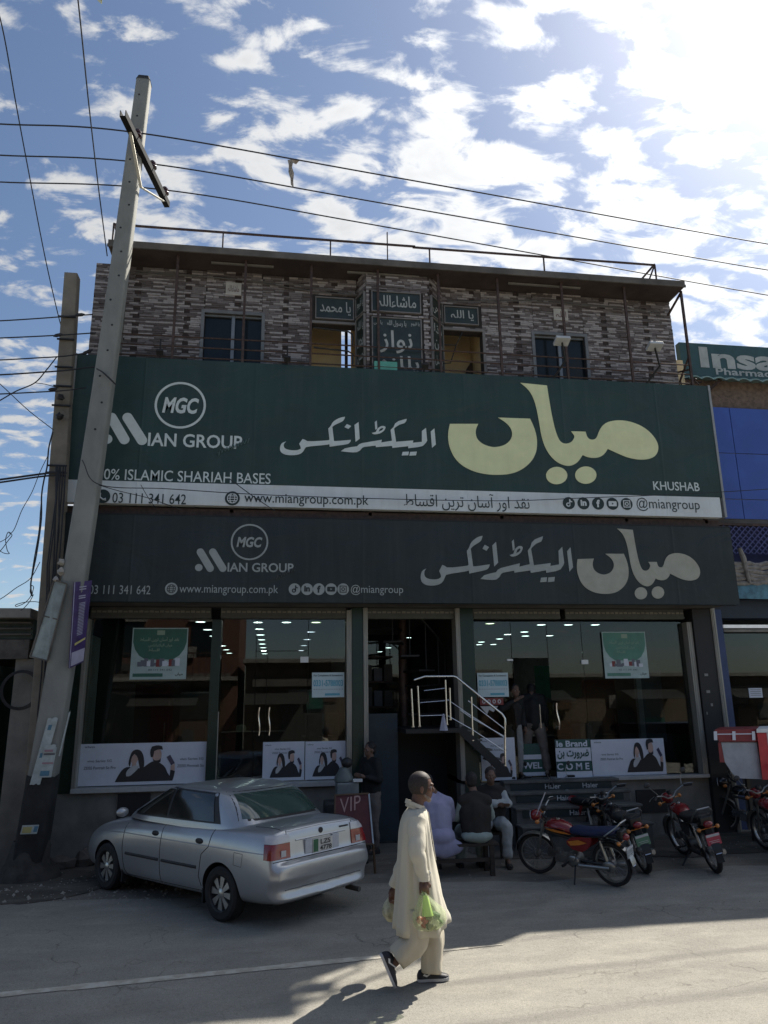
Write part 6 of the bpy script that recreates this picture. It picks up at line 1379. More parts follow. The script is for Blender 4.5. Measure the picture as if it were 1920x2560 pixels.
    m = MB(); m.tube([(-1.9,-.52,.22),(-2.10,-.52,.215)], .028, 12, cap=False); m.tube([(-2.08,-.52,.215),(-2.101,-.52,.215)], .024, 12); m.build('exhaust_pipe', mat('dull_exhaust', (0.12,0.11,0.10), .5, metal=.6), car, smooth=True)
    m = MB(); m.box(-1.75, -.5, .18, 1.6, .5, .24); m.build('underside', M_BLACK, car)
    line('fuel_lid_gap', [(-1.42,1.2,.73),(-1.42,1.2,.61),(-1.55,1.2,.60),(-1.56,1.2,.73),(-1.42,1.2,.735)], (0,-1,0), mat('bumper_shadow_gap', (0.12,0.125,0.13), .5), bv, body, .003)
    # wheels
    def wheel():
        ty = MB(); ty.lathe([(.185,-.075),(.195,-.088),(.25,-.092),(.278,-.075),(.286,-.045),(.287,0),(.286,.045),(.278,.075),(.25,.092),(.195,.088),(.185,.075)], 44, (0,0,0), 'Y')
        rb = MB(); rb.lathe([(.192,.078),(.188,.088),(.178,.080),(.168,.045),(.155,-.06),(.12,-.065),(0,-.065)], 40, (0,0,0), 'Y')
        sp = MB()
        for i in range(8):
            a = 2*math.pi*i/8; u = Vector((math.cos(a),0,math.sin(a))); w = Vector((-u.z,0,u.x))
            P = [u*.03-w*.014, u*.180-w*.040, u*.180+w*.040, u*.03+w*.014]
            sp.add([p+Vector((0,.070 if k in (0,3) else .060,0)) for k, p in enumerate(P)]+[p+Vector((0,.02,0)) for p in P], [(0,1,2,3),(7,6,5,4),(0,4,5,1),(1,5,6,2),(2,6,7,3),(3,7,4,0)])
        sp.lathe([(.052,.03),(.05,.072),(.03,.082),(0,.084)], 18, (0,0,0), 'Y')
        return ty.mesh('tyre', M_RUB), rb.mesh('rim_barrel', mat('dark_rim_barrel', (0.05,0.05,0.05), .5, metal=.5)), sp.mesh('spokes', M_RIM)
    ty, rb, sp = wheel(); [shade(q, 35) for q in (ty, rb, sp)]
    for x in (-wb/2, wb/2):
        for s in (1, -1):
            w = bpy.data.objects.new('wheel', ty); C.objects.link(w); w.parent = car; w.location = (x, .705*s, .285); w.rotation_euler = (0, rnd.uniform(0,1), 0 if s > 0 else math.pi)
            for nm, me in (('rim', rb), ('spokes', sp)):
                q = bpy.data.objects.new(nm, me); C.objects.link(q); q.parent = w
    return car
car = build_car()
rl, fl_ = pZ(548, 2304), pZ(268, 2226); hd = (fl_-rl); ang = math.atan2(hd.y, hd.x)
hx = Vector((math.cos(ang), math.sin(ang), 0)); hy = Vector((-hx.y, hx.x, 0))
car.location = rl + hx*1.185*(.98) - hy*.76; car.location.z = 0.004; car.rotation_euler = (0, 0, ang)

# ================================================================== MOTORBIKES
M_TANKR = mat('red_tank_paint', (0.20,0.012,0.014), .25, var=.08, coat=.5); M_TANKB = mat('black_tank_paint', (0.015,0.014,0.016), .25, coat=.5); M_ORG = mat('orange_flash', (0.55,0.20,0.03), .4)
M_SEATB = mat('navy_seat_cover', (0.012,0.02,0.07), .55, var=.3, scale=15, bump=.3); M_SEATK = mat('black_seat_vinyl', (0.014,0.014,0.015), .5, var=.2); M_ENG = mat('engine_grey', (0.16,0.16,0.155), .45, metal=.6, var=.2, scale=20); M_AMB = mat('amber_lens', (0.55,0.20,0.04), .2, coat=.5)
M_CHRD = mat('dull_chrome', (0.34,0.34,0.33), .32, metal=.9, var=.15); M_SPOKE = mat('spoke_steel', (0.30,0.30,0.29), .35, metal=.8); M_FRAME = mat('black_frame', (0.012,0.012,0.013), .4)
_bike = {}
def bike_meshes():
    if _bike: return _bike
    ty = MB(); ty.lathe([(.235,-.02),(.25,-.032),(.275,-.034),(.288,-.018),(.292,0),(.288,.018),(.275,.034),(.25,.032),(.235,.02)], 40, (0,0,0), 'Y'); _bike['tyre'] = ty.mesh('tyre', M_RUB)
    rm = MB(); rm.lathe([(.238,-.022),(.222,-.020),(.218,0),(.222,.020),(.238,.022)], 40, (0,0,0), 'Y'); _bike['rim'] = rm.mesh('rim', M_CHRD)
    sp = MB()
    for i in range(24):
        a = 2*math.pi*i/24; b = a+.35*(1 if i % 2 else -1); s = .022 if i % 4 < 2 else -.022
        sp.tube([(.05*math.cos(b), s, .05*math.sin(b)), (.22*math.cos(a), 0, .22*math.sin(a))], .0022, 4, cap=False)
    _bike['spokes'] = sp.mesh('spokes', M_SPOKE)
    hb = MB(); hb.lathe([(0,-.05),(.03,-.05),(.055,-.035),(.06,0),(.055,.035),(.03,.05),(0,.05)], 20, (0,0,0), 'Y'); _bike['hub'] = hb.mesh('hub', M_ENG)
    for k in _bike: shade(_bike[k], 40)
    return _bike
def motorbike(label, rear, front, lean, tank=M_TANKR, seat=M_SEATK, flash=None, side=None, plate=None, steer=0.25, visor=False, mirrors=True, side2=None, sc_=1.0):
    BM_ = bike_meshes(); d = (front-rear); ang = math.atan2(d.y, d.x); t = thing('motorbike', label, 'motorbike', (rear+front)/2 + Vector((0,0,.004)), 0, group='motorbikes parked before the shop', local=True)
    t.rotation_euler = (lean, 0, ang); t.scale = (sc_, sc_, sc_)
    P = lambda nm, mb, mt, par=t, sm=True: mb.build(nm, mt, par, smooth=sm)
    wb = .60
    def wheel(x, st=0):
        w = bpy.data.objects.new('wheel', BM_['tyre']); C.objects.link(w); w.parent = t; w.location = (x, 0, .292); w.rotation_euler = (0, rnd.uniform(0,1), st)
        for k in ('rim','spokes','hub'): q = bpy.data.objects.new(k, BM_[k]); C.objects.link(q); q.parent = w
    # steering parts rotate about the head (x=.42, z=.72), rake 26 deg
    hx_, hz_ = .40, .74; axd = Vector((.43,0,-.90)).normalized()
    Rt = Matrix.Translation((hx_,0,hz_)) @ Matrix.Rotation(steer, 4, -axd) @ Matrix.Translation((-hx_,0,-hz_))
    wheel(-wb)
    w = bpy.data.objects.new('wheel', BM_['tyre']); C.objects.link(w); w.parent = t; w.location = Rt @ Vector((wb,0,.292)); w.rotation_euler = (0, .3, steer)
    for k in ('rim','spokes','hub'): q = bpy.data.objects.new(k, BM_[k]); C.objects.link(q); q.parent = w
    m = MB()
    for s in (1,-1): m.tube([(wb,.075*s,.292),(wb-.10,.075*s,.52),(.385,.075*s,.80)], [.018,.02,.016], 10)
    m.bar((.41,-.09,.76),(.41,.09,.76),.04); m.xf(Rt); P('front_fork', m, M_CHRD)
    m = MB(); rows = []
    for i in range(17):
        a = R(lerp(-5, 140, i/16)); rows.append([(wb+.325*math.cos(a), y, .292+(.325-.012*abs(y)/.05)*math.sin(a)) for y in (-.05,-.03,0,.03,.05)])
    m.grid(rows); m.xf(Rt); P('front_mudguard', m, M_CHRD)
    m = MB(); m.tube([(.26,.33,.96),(.34,.23,.975),(.38,.11,.93),(.38,.05,.88),(.38,-.05,.88),(.38,-.11,.93),(.34,-.23,.975),(.26,-.33,.96)], .0115, 8); m.xf(Rt); hbar = P('handlebar', m, M_CHRD)
    for s in (1,-1):
        m = MB(); m.tube([(.33,.245*s,.975),(.25,.345*s,.957)], .018, 8); m.xf(Rt); P('grip', m, M_RUB, hbar)
        m = MB(); m.tube([(.35,.27*s,.99),(.34,.36*s,.97),(.30,.40*s,.96)], .005, 5); m.xf(Rt); P('lever', m, M_CHRD, hbar)
        if mirrors: m = MB(); m.tube([(.33,.22*s,1.0),(.36,.27*s,1.10),(.33,.31*s,1.16)], .005, 5); m.xf(Rt); mm = P('mirror', m, M_CHRD); m = MB(); m.ell((.32,.33*s,1.18),(.012,.055,.038),8,12); m.xf(Rt); P('mirror_glass', m, M_TRIMB, mm)
        m = MB(); m.tube([(.44,.09*s,.84),(.44,.16*s,.84)], .008, 6); m.ell((.45,.18*s,.84),(.035,.03,.03),8,10); m.xf(Rt); P('front_indicator', m, M_AMB)
    m = MB(); m.ell((.50,0,.86),(.09,.085,.085),12,16); m.xf(Rt); hl = P('headlamp', m, tank); m = MB(); m.lathe([(.075,0),(.07,.012),(.04,.022),(0,.025)], 18, (.565,0,.86), 'X'); m.xf(Rt); P('lamp_glass', m, M_CLR, hl)
    if visor: m = MB(); A = [Vector(p) for p in ((.46,.10,.90),(.50,-.12,.88),(.30,-.06,1.17),(.28,.03,1.21))]; m.add(A+[p+Vector((.008,0,0)) for p in A], [(0,1,2,3),(7,6,5,4),(0,3,7,4),(1,5,6,2),(0,4,5,1),(3,2,6,7)]); m.xf(Rt); P('white_visor', m, mat('white_visor_plastic', (0.6,0.6,0.66), .3), t, False)
    m = MB(); m.lathe([(0,.04),(.04,.035),(.045,0),(.04,-.02)], 14, (.36,0,.95)); m.xf(Rt); P('speedometer', m, M_TRIMB)
    # frame, tank, seat
    m = MB(); m.tube([(hx_,0,hz_+.04),(.36,0,.62),(-.05,0,.56),(-.18,0,.40)], .024, 8); m.tube([(.36,0,.64),(.30,0,.40),(.12,0,.26),(-.2,0,.26)], .02, 8)
    for s in (1,-1): m.tube([(-.05,.05*s,.58),(-.45,.09*s,.66),(-.78,.09*s,.70)], .013, 6); m.tube([(-.2,.06*s,.30),(-.6,.075*s,.292)], .017, 6)
    P('frame', m, M_FRAME)
    m = MB(); secs = [(.385,.045,.02,.70),(.36,.085,.05,.71),(.26,.12,.085,.735),(.12,.125,.09,.73),(.0,.105,.075,.70),(-.08,.06,.045,.67),(-.11,.02,.02,.665)]
    m.grid([[(x, wy*math.cos(a)*(1 if math.sin(a) > -.2 else .8), zc+hz*math.sin(a)) for a in [2*math.pi*j/16 for j in range(16)]] for x, wy, hz, zc in secs], close_v=True); tk = m.build('fuel_tank', tank, t, smooth=True)
    m = MB(); m.lathe([(0,.012),(.028,.012),(.03,0)], 14, (.16,0,.82)); P('tank_cap', m, M_CHRD, tk)
    if flash:
        for s in (1,-1):
            m = MB(); m.add([(.34,.108*s,.70),(.20,.132*s,.71),(.02,.118*s,.685),(-.07,.085*s,.645),(.06,.115*s,.655),(.22,.128*s,.675)], [(0,1,2,3,4,5)]); P('orange_flash', m, flash, tk, False)
    m = MB(); secs = [(-.06,.09,.035,.70),(-.1,.115,.05,.70),(-.3,.125,.05,.695),(-.52,.125,.05,.72),(-.70,.115,.05,.745),(-.76,.09,.035,.75),(-.78,.03,.015,.75)]
    m.grid([[(x, wy*math.copysign(abs(math.cos(a))**.6, math.cos(a)), zc+hz*math.copysign(abs(math.sin(a))**.7, math.sin(a))) for a in [2*math.pi*j/20 for j in range(20)]] for x, wy, hz, zc in secs], close_v=True); m.build('seat', seat, t, smooth=True)
    for s in (1,-1):
        m = MB(); m.grid([[(x, (.10+.02*math.sin((z-.42)*12))*s, z) for z in (zl, (zl+zh)/2, zh)] for x, zl, zh in ((.0,.52,.56),(-.08,.45,.62),(-.22,.43,.64),(-.34,.50,.64),(-.40,.60,.65))]); P('side_cover', m, side or tank)
        if side2: m = MB(); m.add([(-.02,.126*s,.56),(-.20,.128*s,.60),(-.33,.126*s,.57),(-.2,.127*s,.53),(-.06,.126*s,.51)], [(0,1,2,3,4)]); P('side_flash', m, side2, t, False)
        m = MB(); m.tube([(-.60,.10*s,.30),(-.52,.10*s,.62)], .012, 8); m.tube([(-.585,.10*s,.36),(-.53,.10*s,.58)], [.024,.024], 12); P('shock_absorber', m, M_CHRD)
        m = MB(); m.tube([(-.82,.0,.62),(-.82,.11*s,.62)], .007, 6); m.ell((-.82,.13*s,.62),(.032,.03,.028),8,10); P('rear_indicator', m, M_AMB)
    m = MB(); m.box(-.05,-.07,.24,.26,.07,.34); m.lathe([(.10,-.09),(.10,.09),(0,.09)], 20, (-.03,0,.30),'Y'); m.lathe([(0,-.09),(.10,-.09)], 20, (-.03,0,.30),'Y')
    for i in range(7): m.box(.20+.028*i,-.06,.29,.212+.028*i,.06,.40)
    m.tube([(.16,0,.345),(.40,0,.35)], .045, 10); P('engine', m, M_ENG, t, 40)
    m = MB(); m.tube([(.37,-.05,.31),(.34,-.08,.23),(.15,-.10,.19),(-.15,-.11,.20)], .015, 8); m.tube([(-.12,-.115,.20),(-.18,-.12,.21),(-.72,-.13,.27),(-.76,-.13,.275)], [.018,.038,.045,.03], 14); P('exhaust', m, M_CHRD)
    m = MB(); m.tube([(-.15,.115,.25),(-.62,.115,.27)], .03, 10); m.ell((-.6,.10,.285),(.10,.02,.07),8,14); m.ell((-.05,.10,.29),(.10,.02,.075),8,14); P('chain_case', m, M_CHRD if flash else M_FRAME)
    m = MB(); rows = []
    for i in range(17):
        a = R(lerp(60, 175, i/16)); rows.append([(-wb+.335*math.cos(a), y, .292+(.335-.015*abs(y)/.06)*math.sin(a)) for y in (-.06,-.035,0,.035,.06)])
    m.grid(rows); P('rear_mudguard', m, M_CHRD if flash else M_FRAME)
    m = MB(); m.grid([[(-.80-.13*v, y, .62-.42*v) for y in (-.045,0,.045)] for v in [k/5 for k in range(6)]]); P('mudguard_tail', m, M_RUB)
    m = MB(); m.tube([(-.62,.135,.70),(-.80,.13,.82),(-.86,.08,.88),(-.86,-.08,.88),(-.80,-.13,.82),(-.62,-.135,.70)], .011, 8); P('grab_rail', m, M_CHRD)
    m = MB(); m.box(-.86,-.085,.66,-.78,.085,.78); m.build('tail_box', M_FRAME, t, bevel=.02)
    m = MB(); m.ell((-.87,0,.68),(.05,.065,.045),10,14); P('tail_lamp', m, M_RED)
    if plate:
        m = MB(); A = [Vector((-.90,y,z)) for y, z in ((.095,.42),(-.095,.42),(-.095,.56),(.095,.56))]; 
        m.add(A+[p+Vector((.006,0,0)) for p in A], [(0,1,2,3),(7,6,5,4),(0,3,7,4),(1,5,6,2),(0,4,5,1),(3,2,6,7)]); pl = m.build('number_plate', plate, t)
        m = MB(); m.box(-.906,-.09,.525,-.902,.09,.555); m.box(-.906,-.07,.47,-.902,.07,.475); m.box(-.906,-.07,.45,-.902,.05,.455); m.build('plate_print', M_PSH, pl)
        m = MB(); m.add([(-.915,.04,.40),(-.915,-.04,.40),(-.935,-.04,.31),(-.935,.04,.31)], [(0,1,2,3)]); m.build('mudguard_sticker', mat('pale_blue_sticker', (0.45,0.55,0.72), .3), t)
    m = MB(); m.tube([(-.08,.10,.24),(-.14,.30,.0+.30*0-.0+.30*math.sin(-lean) if lean else 0)], .012, 6); m.tube([(-.12,.28,.01),(-.12,.36,.01)], .012, 6); P('side_stand', m, M_FRAME)
    m = MB(); m.tube([(.02,.28,.27),(.02,-.28,.27)], .011, 6); m.tube([(.02,.2,.27),(.02,.28,.27)], .02, 8); m.tube([(.02,-.2,.27),(.02,-.28,.27)], .02, 8); P('foot_pegs', m, M_RUB, t); 
    m = MB(); m.tube([(-.05,.12,.28),(-.15,.17,.36),(-.16,.20,.42)], .008, 6); P('kick_lever', m, M_CHRD)
    return t
Z0 = Vector((0,0,0))
motorbike('red motorbike with orange flash, navy seat cover and white visor, nearest the road', pZ(1538,2216), pZ(1352,2184), -.16, M_TANKR, M_SEATB, M_ORG, M_TANKR, mat('plate_grey', (0.3,0.32,0.33), .5), .35, True, False, side2=M_ORG, sc_=.93)
motorbike('black motorbike with a green number plate, right of the red and orange one', pZ(1655,2208), pZ(1520,2122), -.24, M_TANKB, M_SEATK, None, M_TANKB, mat('plate_dull_green', (0.10,0.22,0.14), .5), .2, mirrors=False)
motorbike('dark red motorbike with a pink number plate, between the black one and the column', pZ(1812,2194), pZ(1700,2130), -.22, M_TANKR, M_SEATK, None, M_TANKB, mat('plate_pink_red', (0.42,0.05,0.08), .5), .25, mirrors=True)
motorbike('dark motorbike cut by the right edge of the picture', pZ(2040,2178), pZ(1905,2120), -.12, M_TANKR, M_SEATK, None, M_TANKB, None, .2)
motorbike('black motorbike standing side on behind the bench at the foot of the stair', pZ(1385,2082), pZ(1290,2102), .08, M_TANKB, M_SEATK, None, M_TANKB, None, -.3)
motorbike('red tanked motorbike standing behind the red and orange one at the steps', pZ(1490,2125), pZ(1395,2098), .0, M_TANKR, M_SEATK, None, M_TANKR, None, .4)
motorbike('black motorbike parked under the red trimmed cart', pZ(1965,2098), pZ(1838,2084), -.05, M_TANKB, M_SEATK, None, M_TANKB, None, .3)
motorbike('dark motorbike parked against the plinth behind the silver car', pZ(500,2110)+Vector((0,.1,0)), pZ(385,2112)+Vector((0,.05,0)), .0, M_TANKB, M_SEATK, None, M_TANKB, None, .5)

# ================================================================== VIP BOARD, DRINKS URN, CART, BENCH
t = thing('sandwich_board', 'dark red sandwich board reading VIP behind the tail of the car', 'sign board', (1.1, 11.6, 0))
YV = 11.35; A = [pY(838,1988,YV), pY(922,1984,YV), pY(932,2108,YV-.12), pY(838,2110,YV-.12)]
A[2] = pY(933,2110,YV-.2); A[3] = pY(836,2112,YV-.2)
nn = (A[1]-A[0]).cross(A[3]-A[0]).normalized(); nn = nn if nn.y < 0 else -nn
m = MB(); m.add(A+[p-nn*.02 for p in A], [(0,1,2,3),(7,6,5,4),(0,3,7,4),(1,5,6,2),(0,4,5,1),(3,2,6,7)]); m.build('panel', mat('maroon_board', (0.10,0.022,0.024), .6, var=.2), t)
for i in range(4):
    a, b = A[i], A[(i+1) % 4]; m = MB(); m.bar(a+nn*.004, b+nn*.004, .022, .022, up=nn); m.build('frame_bar', M_CHRD if i in (1,) else M_BROWN, t)
for s in (0, 1): m = MB(); p = A[3-s]; m.bar(p, Vector((p.x+(A[3-s]-A[s]).x*.6, p.y-.04, 0)), .025); m.build('leg', M_BROWN, t); m = MB(); q = A[s]; m.bar(q, Vector((q.x, q.y+.45, 0)), .025); m.build('leg', M_BROWN, t)
m = MB(); P0 = A[3].lerp(A[0], .62) + (A[1]-A[0])*.14; put_text(m, 'VIP', P0, (A[1]-A[0])*.62+(A[1]-A[2])*.06, (A[0]-A[3])*.30, n=nn, d=.006, shear=.0, bold=-.005); m.build('lettering', mat('dull_pink_lettering', (0.42,0.26,0.24), .6), t, fix=False)
m = MB(); P0 = A[3].lerp(A[0], .55) + (A[1]-A[0])*.12
for k in range(3): put_text(m, 'o', P0+(A[0]-A[3])*(-.0-.05*k), (A[1]-A[0])*.05, (A[0]-A[3])*.035, n=nn, d=.006)
m.build('small_marks', MATS['dull_pink_lettering'], t, fix=False)
t = thing('drinks_urn', 'grey metal drinks urn with dark lid behind the VIP board', 'urn', (1.0, 12.1, 0))
c = pY(868, 1965, 12.0); w = .17
m = MB(); m.box(c.x-.35, 11.75, 0, c.x+.3, 12.3, c.z-.22); m.build('cart_body', M_DARK, t, bevel=.02)
m = MB(); m.box(c.x-w, 11.88, c.z-.22, c.x+w, 12.2, c.z+.06); m.build('tank', mat('brushed_urn_steel', (0.22,0.24,0.24), .5, metal=.4), t, bevel=.02)
m = MB(); m.lathe([(.15,0),(.145,.06),(.10,.13),(.06,.20),(0,.21)], 18, (c.x-.05, 12.04, c.z+.07)); m.build('dome', mat('urn_dome', (0.12,0.14,0.135), .5), t, smooth=True); m = MB(); m.ell((c.x-.0, 12.04, c.z+.34), (.09,.08,.08), 10, 14); m.build('lid_knob', M_TRIMB, t, smooth=True)
m = MB(); m.box(c.x+.08, 11.84, c.z+.07, c.x+.22, 11.92, c.z+.11); m.build('cup', M_WHITE, t)
# red trimmed cart at the right edge
t = thing('vendor_cart', 'white vendor cart with red trim at the right edge before the pharmacy', 'cart', (9.3, 11.6, 0))
YC = 11.3
def cq(name, mt, pts, d0=0.0, d1=.9, par=None):
    P = [pY(x, y, YC) for x, y in pts]; m = MB(); m.prism([(q.x, q.z) for q in P], lambda u, v, d: (u+d*.75, YC+d, v), d0, d1); return m.build(name, mt, par or t)
cq('panel', mat('cart_grey_white', (0.34,0.36,0.40), .5), [(1803,1856),(1892,1856),(1906,1948),(1850,1946),(1832,1935),(1812,1905)])
cr = cq('top_band', mat('cart_red', (0.20,0.02,0.025), .5), [(1787,1824),(1892,1822),(1893,1854),(1798,1854)], -.03, .88)
for px in (1789, 1835, 1884): cq('white_tab', M_PW, [(px-4,1828),(px+4,1828),(px+5,1850),(px-3,1850)], -.045, -.032, cr)
cq('white_stripe', M_PW, [(1794,1834),(1880,1833),(1880,1835.5),(1794,1836.5)], -.040, -.031, cr)
cq('corner_strip', MATS['cart_red'], [(1795,1856),(1802,1856),(1812,1906),(1800,1906)], -.01, .03)
cq('red_side', mat('cart_bright_red', (0.50,0.03,0.04), .4), [(1893,1832),(1916,1832),(1930,1948),(1907,1948)], -.06, .8)
cq('white_top', M_WHITE, [(1892,1822),(2010,1818),(2010,1830),(1892,1831)], -.08, .9)
cq('white_side', M_WHITE, [(1917,1832),(2010,1832),(2010,1948),(1931,1948)], -.06, .8)
a, b = pY(1835,1950,YC), pY(1990,1950,YC)
for x, y in ((a.x+.75,YC+.8),(b.x+.6,YC+.8)): m = MB(); m.box(x-.03, y-.03, 0, x+.03, y+.03, a.z+.02); m.build('leg', M_FRAME, t)
# bench for the seated men
t = thing('bench', 'low dark wooden bench under the seated men, centre of the picture', 'bench', (2.2, 10.9, 0))
M_BENCH = mat('dark_old_wood', (0.045,0.035,0.028), .8, var=.3, scale=6, stretch=(.3,3,3), bump=.3)
bz = .42; b0, b1 = pZ(1062, 2165), pZ(1245, 2192)
for k in range(3): m = MB(); m.box(b0.x-.1, 10.62+.125*k, bz-.035, b1.x+.05, 10.735+.125*k, bz); m.build('plank', M_BENCH, t, bevel=.004)
for x in (b0.x, b1.x-.05):
    for y in (10.65, 10.95): m = MB(); m.box(x-.03, y-.03, 0, x+.03, y+.03, bz-.036); m.build('leg', M_BENCH, t)
m = MB(); m.box(b0.x, 10.65, .18, b1.x-.05, 10.68, .23); m.build('stretcher', M_BENCH, t)
# ================================================================== PEOPLE
M_SKIN = mat('brown_skin', (0.115,0.058,0.040), .6, var=.12, scale=14, bump=.15); M_SKIND = mat('brown_skin_pale', (0.15,0.085,0.06), .6, var=.1)
M_HAIRK = mat('black_hair', (0.012,0.011,0.011), .7, var=.3, scale=60); M_HAIRG = mat('greying_hair', (0.028,0.022,0.021), .8, var=.35, scale=60, bump=.3)
M_KURTA = mat('cream_cotton', (0.55,0.52,0.43), .9, var=.05, scale=5, bump=1.0, bscale=11, stretch=(1,1,.22)); M_SHAL = mat('cream_cotton_trousers', (0.50,0.46,0.37), .9, var=.06, scale=5, bump=1.0, bscale=13, stretch=(1,1,.35))
def clay(prims, vox=.012, sm=6, name='clay'):
    """prims: ('c', p, q, r0, r1) tapered capsules, ('e', centre, radii, rotation) ellipsoids; welded to one continuous skin"""
    m = MB()
    for p in prims:
        if p[0] == 'c':
            a, b, r0, r1 = Vector(p[1]), Vector(p[2]), p[3], p[4]; d = (b-a)
            if d.length < 1e-5: continue
            u = d.normalized(); P = [a-u*r0*.95, a-u*r0*.7, a-u*r0*.3, a, b, b+u*r1*.3, b+u*r1*.7, b+u*r1*.95]; rr = [r0*.3, r0*.72, r0*.95, r0, r1, r1*.95, r1*.72, r1*.3]
            m.tube(P, rr, 14)
        else: m.ell(p[1], p[2], 10, 16, p[3] if len(p) > 3 else None)
    me = m.mesh(name, M_SKIN); bm = bmesh.new(); bm.from_mesh(me); bmesh.ops.recalc_face_normals(bm, faces=bm.faces); bm.to_mesh(me); bm.free()
    o = temp_obj(me); r = o.modifiers.new('r', 'REMESH'); r.mode = 'VOXEL'; r.voxel_size = vox; r.use_smooth_shade = True
    s = o.modifiers.new('s', 'SMOOTH'); s.factor = .5; s.iterations = sm
    out = ev_mesh(o); bpy.data.objects.remove(o); out.polygons.foreach_set('use_smooth', [True]*len(out.polygons)); return out
def put(me, name, mt, parent, disp=None):
    me.materials.clear(); me.materials.append(mt); me.name = name
    if disp:
        for v in me.vertices: v.co += Vector(disp(v.co, v.normal))
    o = bpy.data.objects.new(name, me); C.objects.link(o); o.parent = parent; ORG[o.name] = Vector(); return o
def fold(a, s, sz=1.0): return lambda c, n: n*(a*(noise.noise(Vector((c.x*s, c.y*s, c.z*s*sz))) + .5*noise.noise(Vector((c.x*s*2.3, c.y*s*2.3+5, c.z*s*2.3*sz)))))
def rotm(ax, a): return Matrix.Rotation(a, 3, ax)
def head_prims(h, f, s=1.0, up=Vector((0,0,1))):
    """h: centre of head, f: facing"""
    f = f.normalized(); l = up.cross(f).normalized(); u = f.cross(l)
    Rm = Matrix((f, l, u)).transposed(); K = lambda x, y, z: h + (f*x + l*y + u*z)*s
    P = [('e', K(-.012,0,.025), (.096*s,.076*s,.098*s), Rm), ('e', K(.028,0,-.045), (.062*s,.056*s,.068*s), Rm), ('c', K(.045,0,-.085), K(.062,0,-.088), .026*s, .020*s),
         ('c', K(.084,0,.012), K(.099,0,-.018), .009*s, .0135*s), ('c', K(.084,-.032,.026), K(.084,.032,.026), .012*s, .012*s), ('c', K(.082,-.016,-.052), K(.082,.016,-.052), .0095*s, .0095*s), ('c', K(.079,-.015,-.064), K(.079,.015,-.064), .009*s, .009*s),
         ('e', K(.062,-.045,-.012), (.022*s,.018*s,.02*s), Rm), ('e', K(.062,.045,-.012), (.022*s,.018*s,.02*s), Rm)]
    for sd in (1, -1): P += [('e', K(-.008, .078*sd, -.01), (.018*s,.009*s,.033*s), Rm), ('c', K(-.004,.077*sd,-.03), K(-.004,.08*sd,-.04), .007*s, .006*s)]
    return P, K, Rm
def hand_prims(w, d, palm, s=1.0, curl=1.0):
    """w wrist, d pointing direction, palm normal the palm faces; five fingers curling towards the palm"""
    d = d.normalized(); n = palm.normalized(); t = d.cross(n).normalized(); P = [('c', w, w+d*.045*s, .021*s, .026*s), ('e', w+d*.06*s, (.036*s,.036*s,.036*s)), ('c', w+d*.035*s+t*.022*s, w+d*.085*s+t*.028*s, .014*s, .011*s), ('c', w+d*.035*s-t*.022*s, w+d*.08*s-t*.028*s, .014*s, .011*s)]
    for i, (o, L) in enumerate(((.030,.030),(.010,.034),(-.010,.032),(-.029,.026))):
        a = w + d*.088*s + t*o*s; b = a + (d*math.cos(.5*curl)+n*math.sin(.5*curl))*L*s; c = b + (d*math.cos(1.5*curl)+n*math.sin(1.5*curl))*L*.85*s; e = c + (d*math.cos(2.5*curl)+n*math.sin(2.5*curl))*L*.7*s
        P += [('c', a, b, .0095*s, .009*s), ('c', b, c, .009*s, .0082*s), ('c', c, e, .0082*s, .0075*s)]
    a = w + d*.03*s + t*.026*s; b = a + (d*.6+t*.5+n*.5).normalized()*.036*s; c = b + (d*.5-t*.1+n*.8).normalized()*.03*s
    return P + [('c', a, b, .0125*s, .0105*s), ('c', b, c, .0105*s, .009*s)]
def eyes(K, s, par):
    for sd in (1,-1):
        m = MB(); m.ell(K(.072,.030*sd,.006), (.012*s,.012*s,.0085*s), 8, 10); m.build('eye', mat('eye_white', (0.5,0.48,0.45), .3), par, smooth=True); m = MB(); m.ell(K(.0825,.030*sd,.006), (.003*s,.0055*s,.0055*s), 6, 8); m.build('iris', M_HAIRK, par, smooth=True)
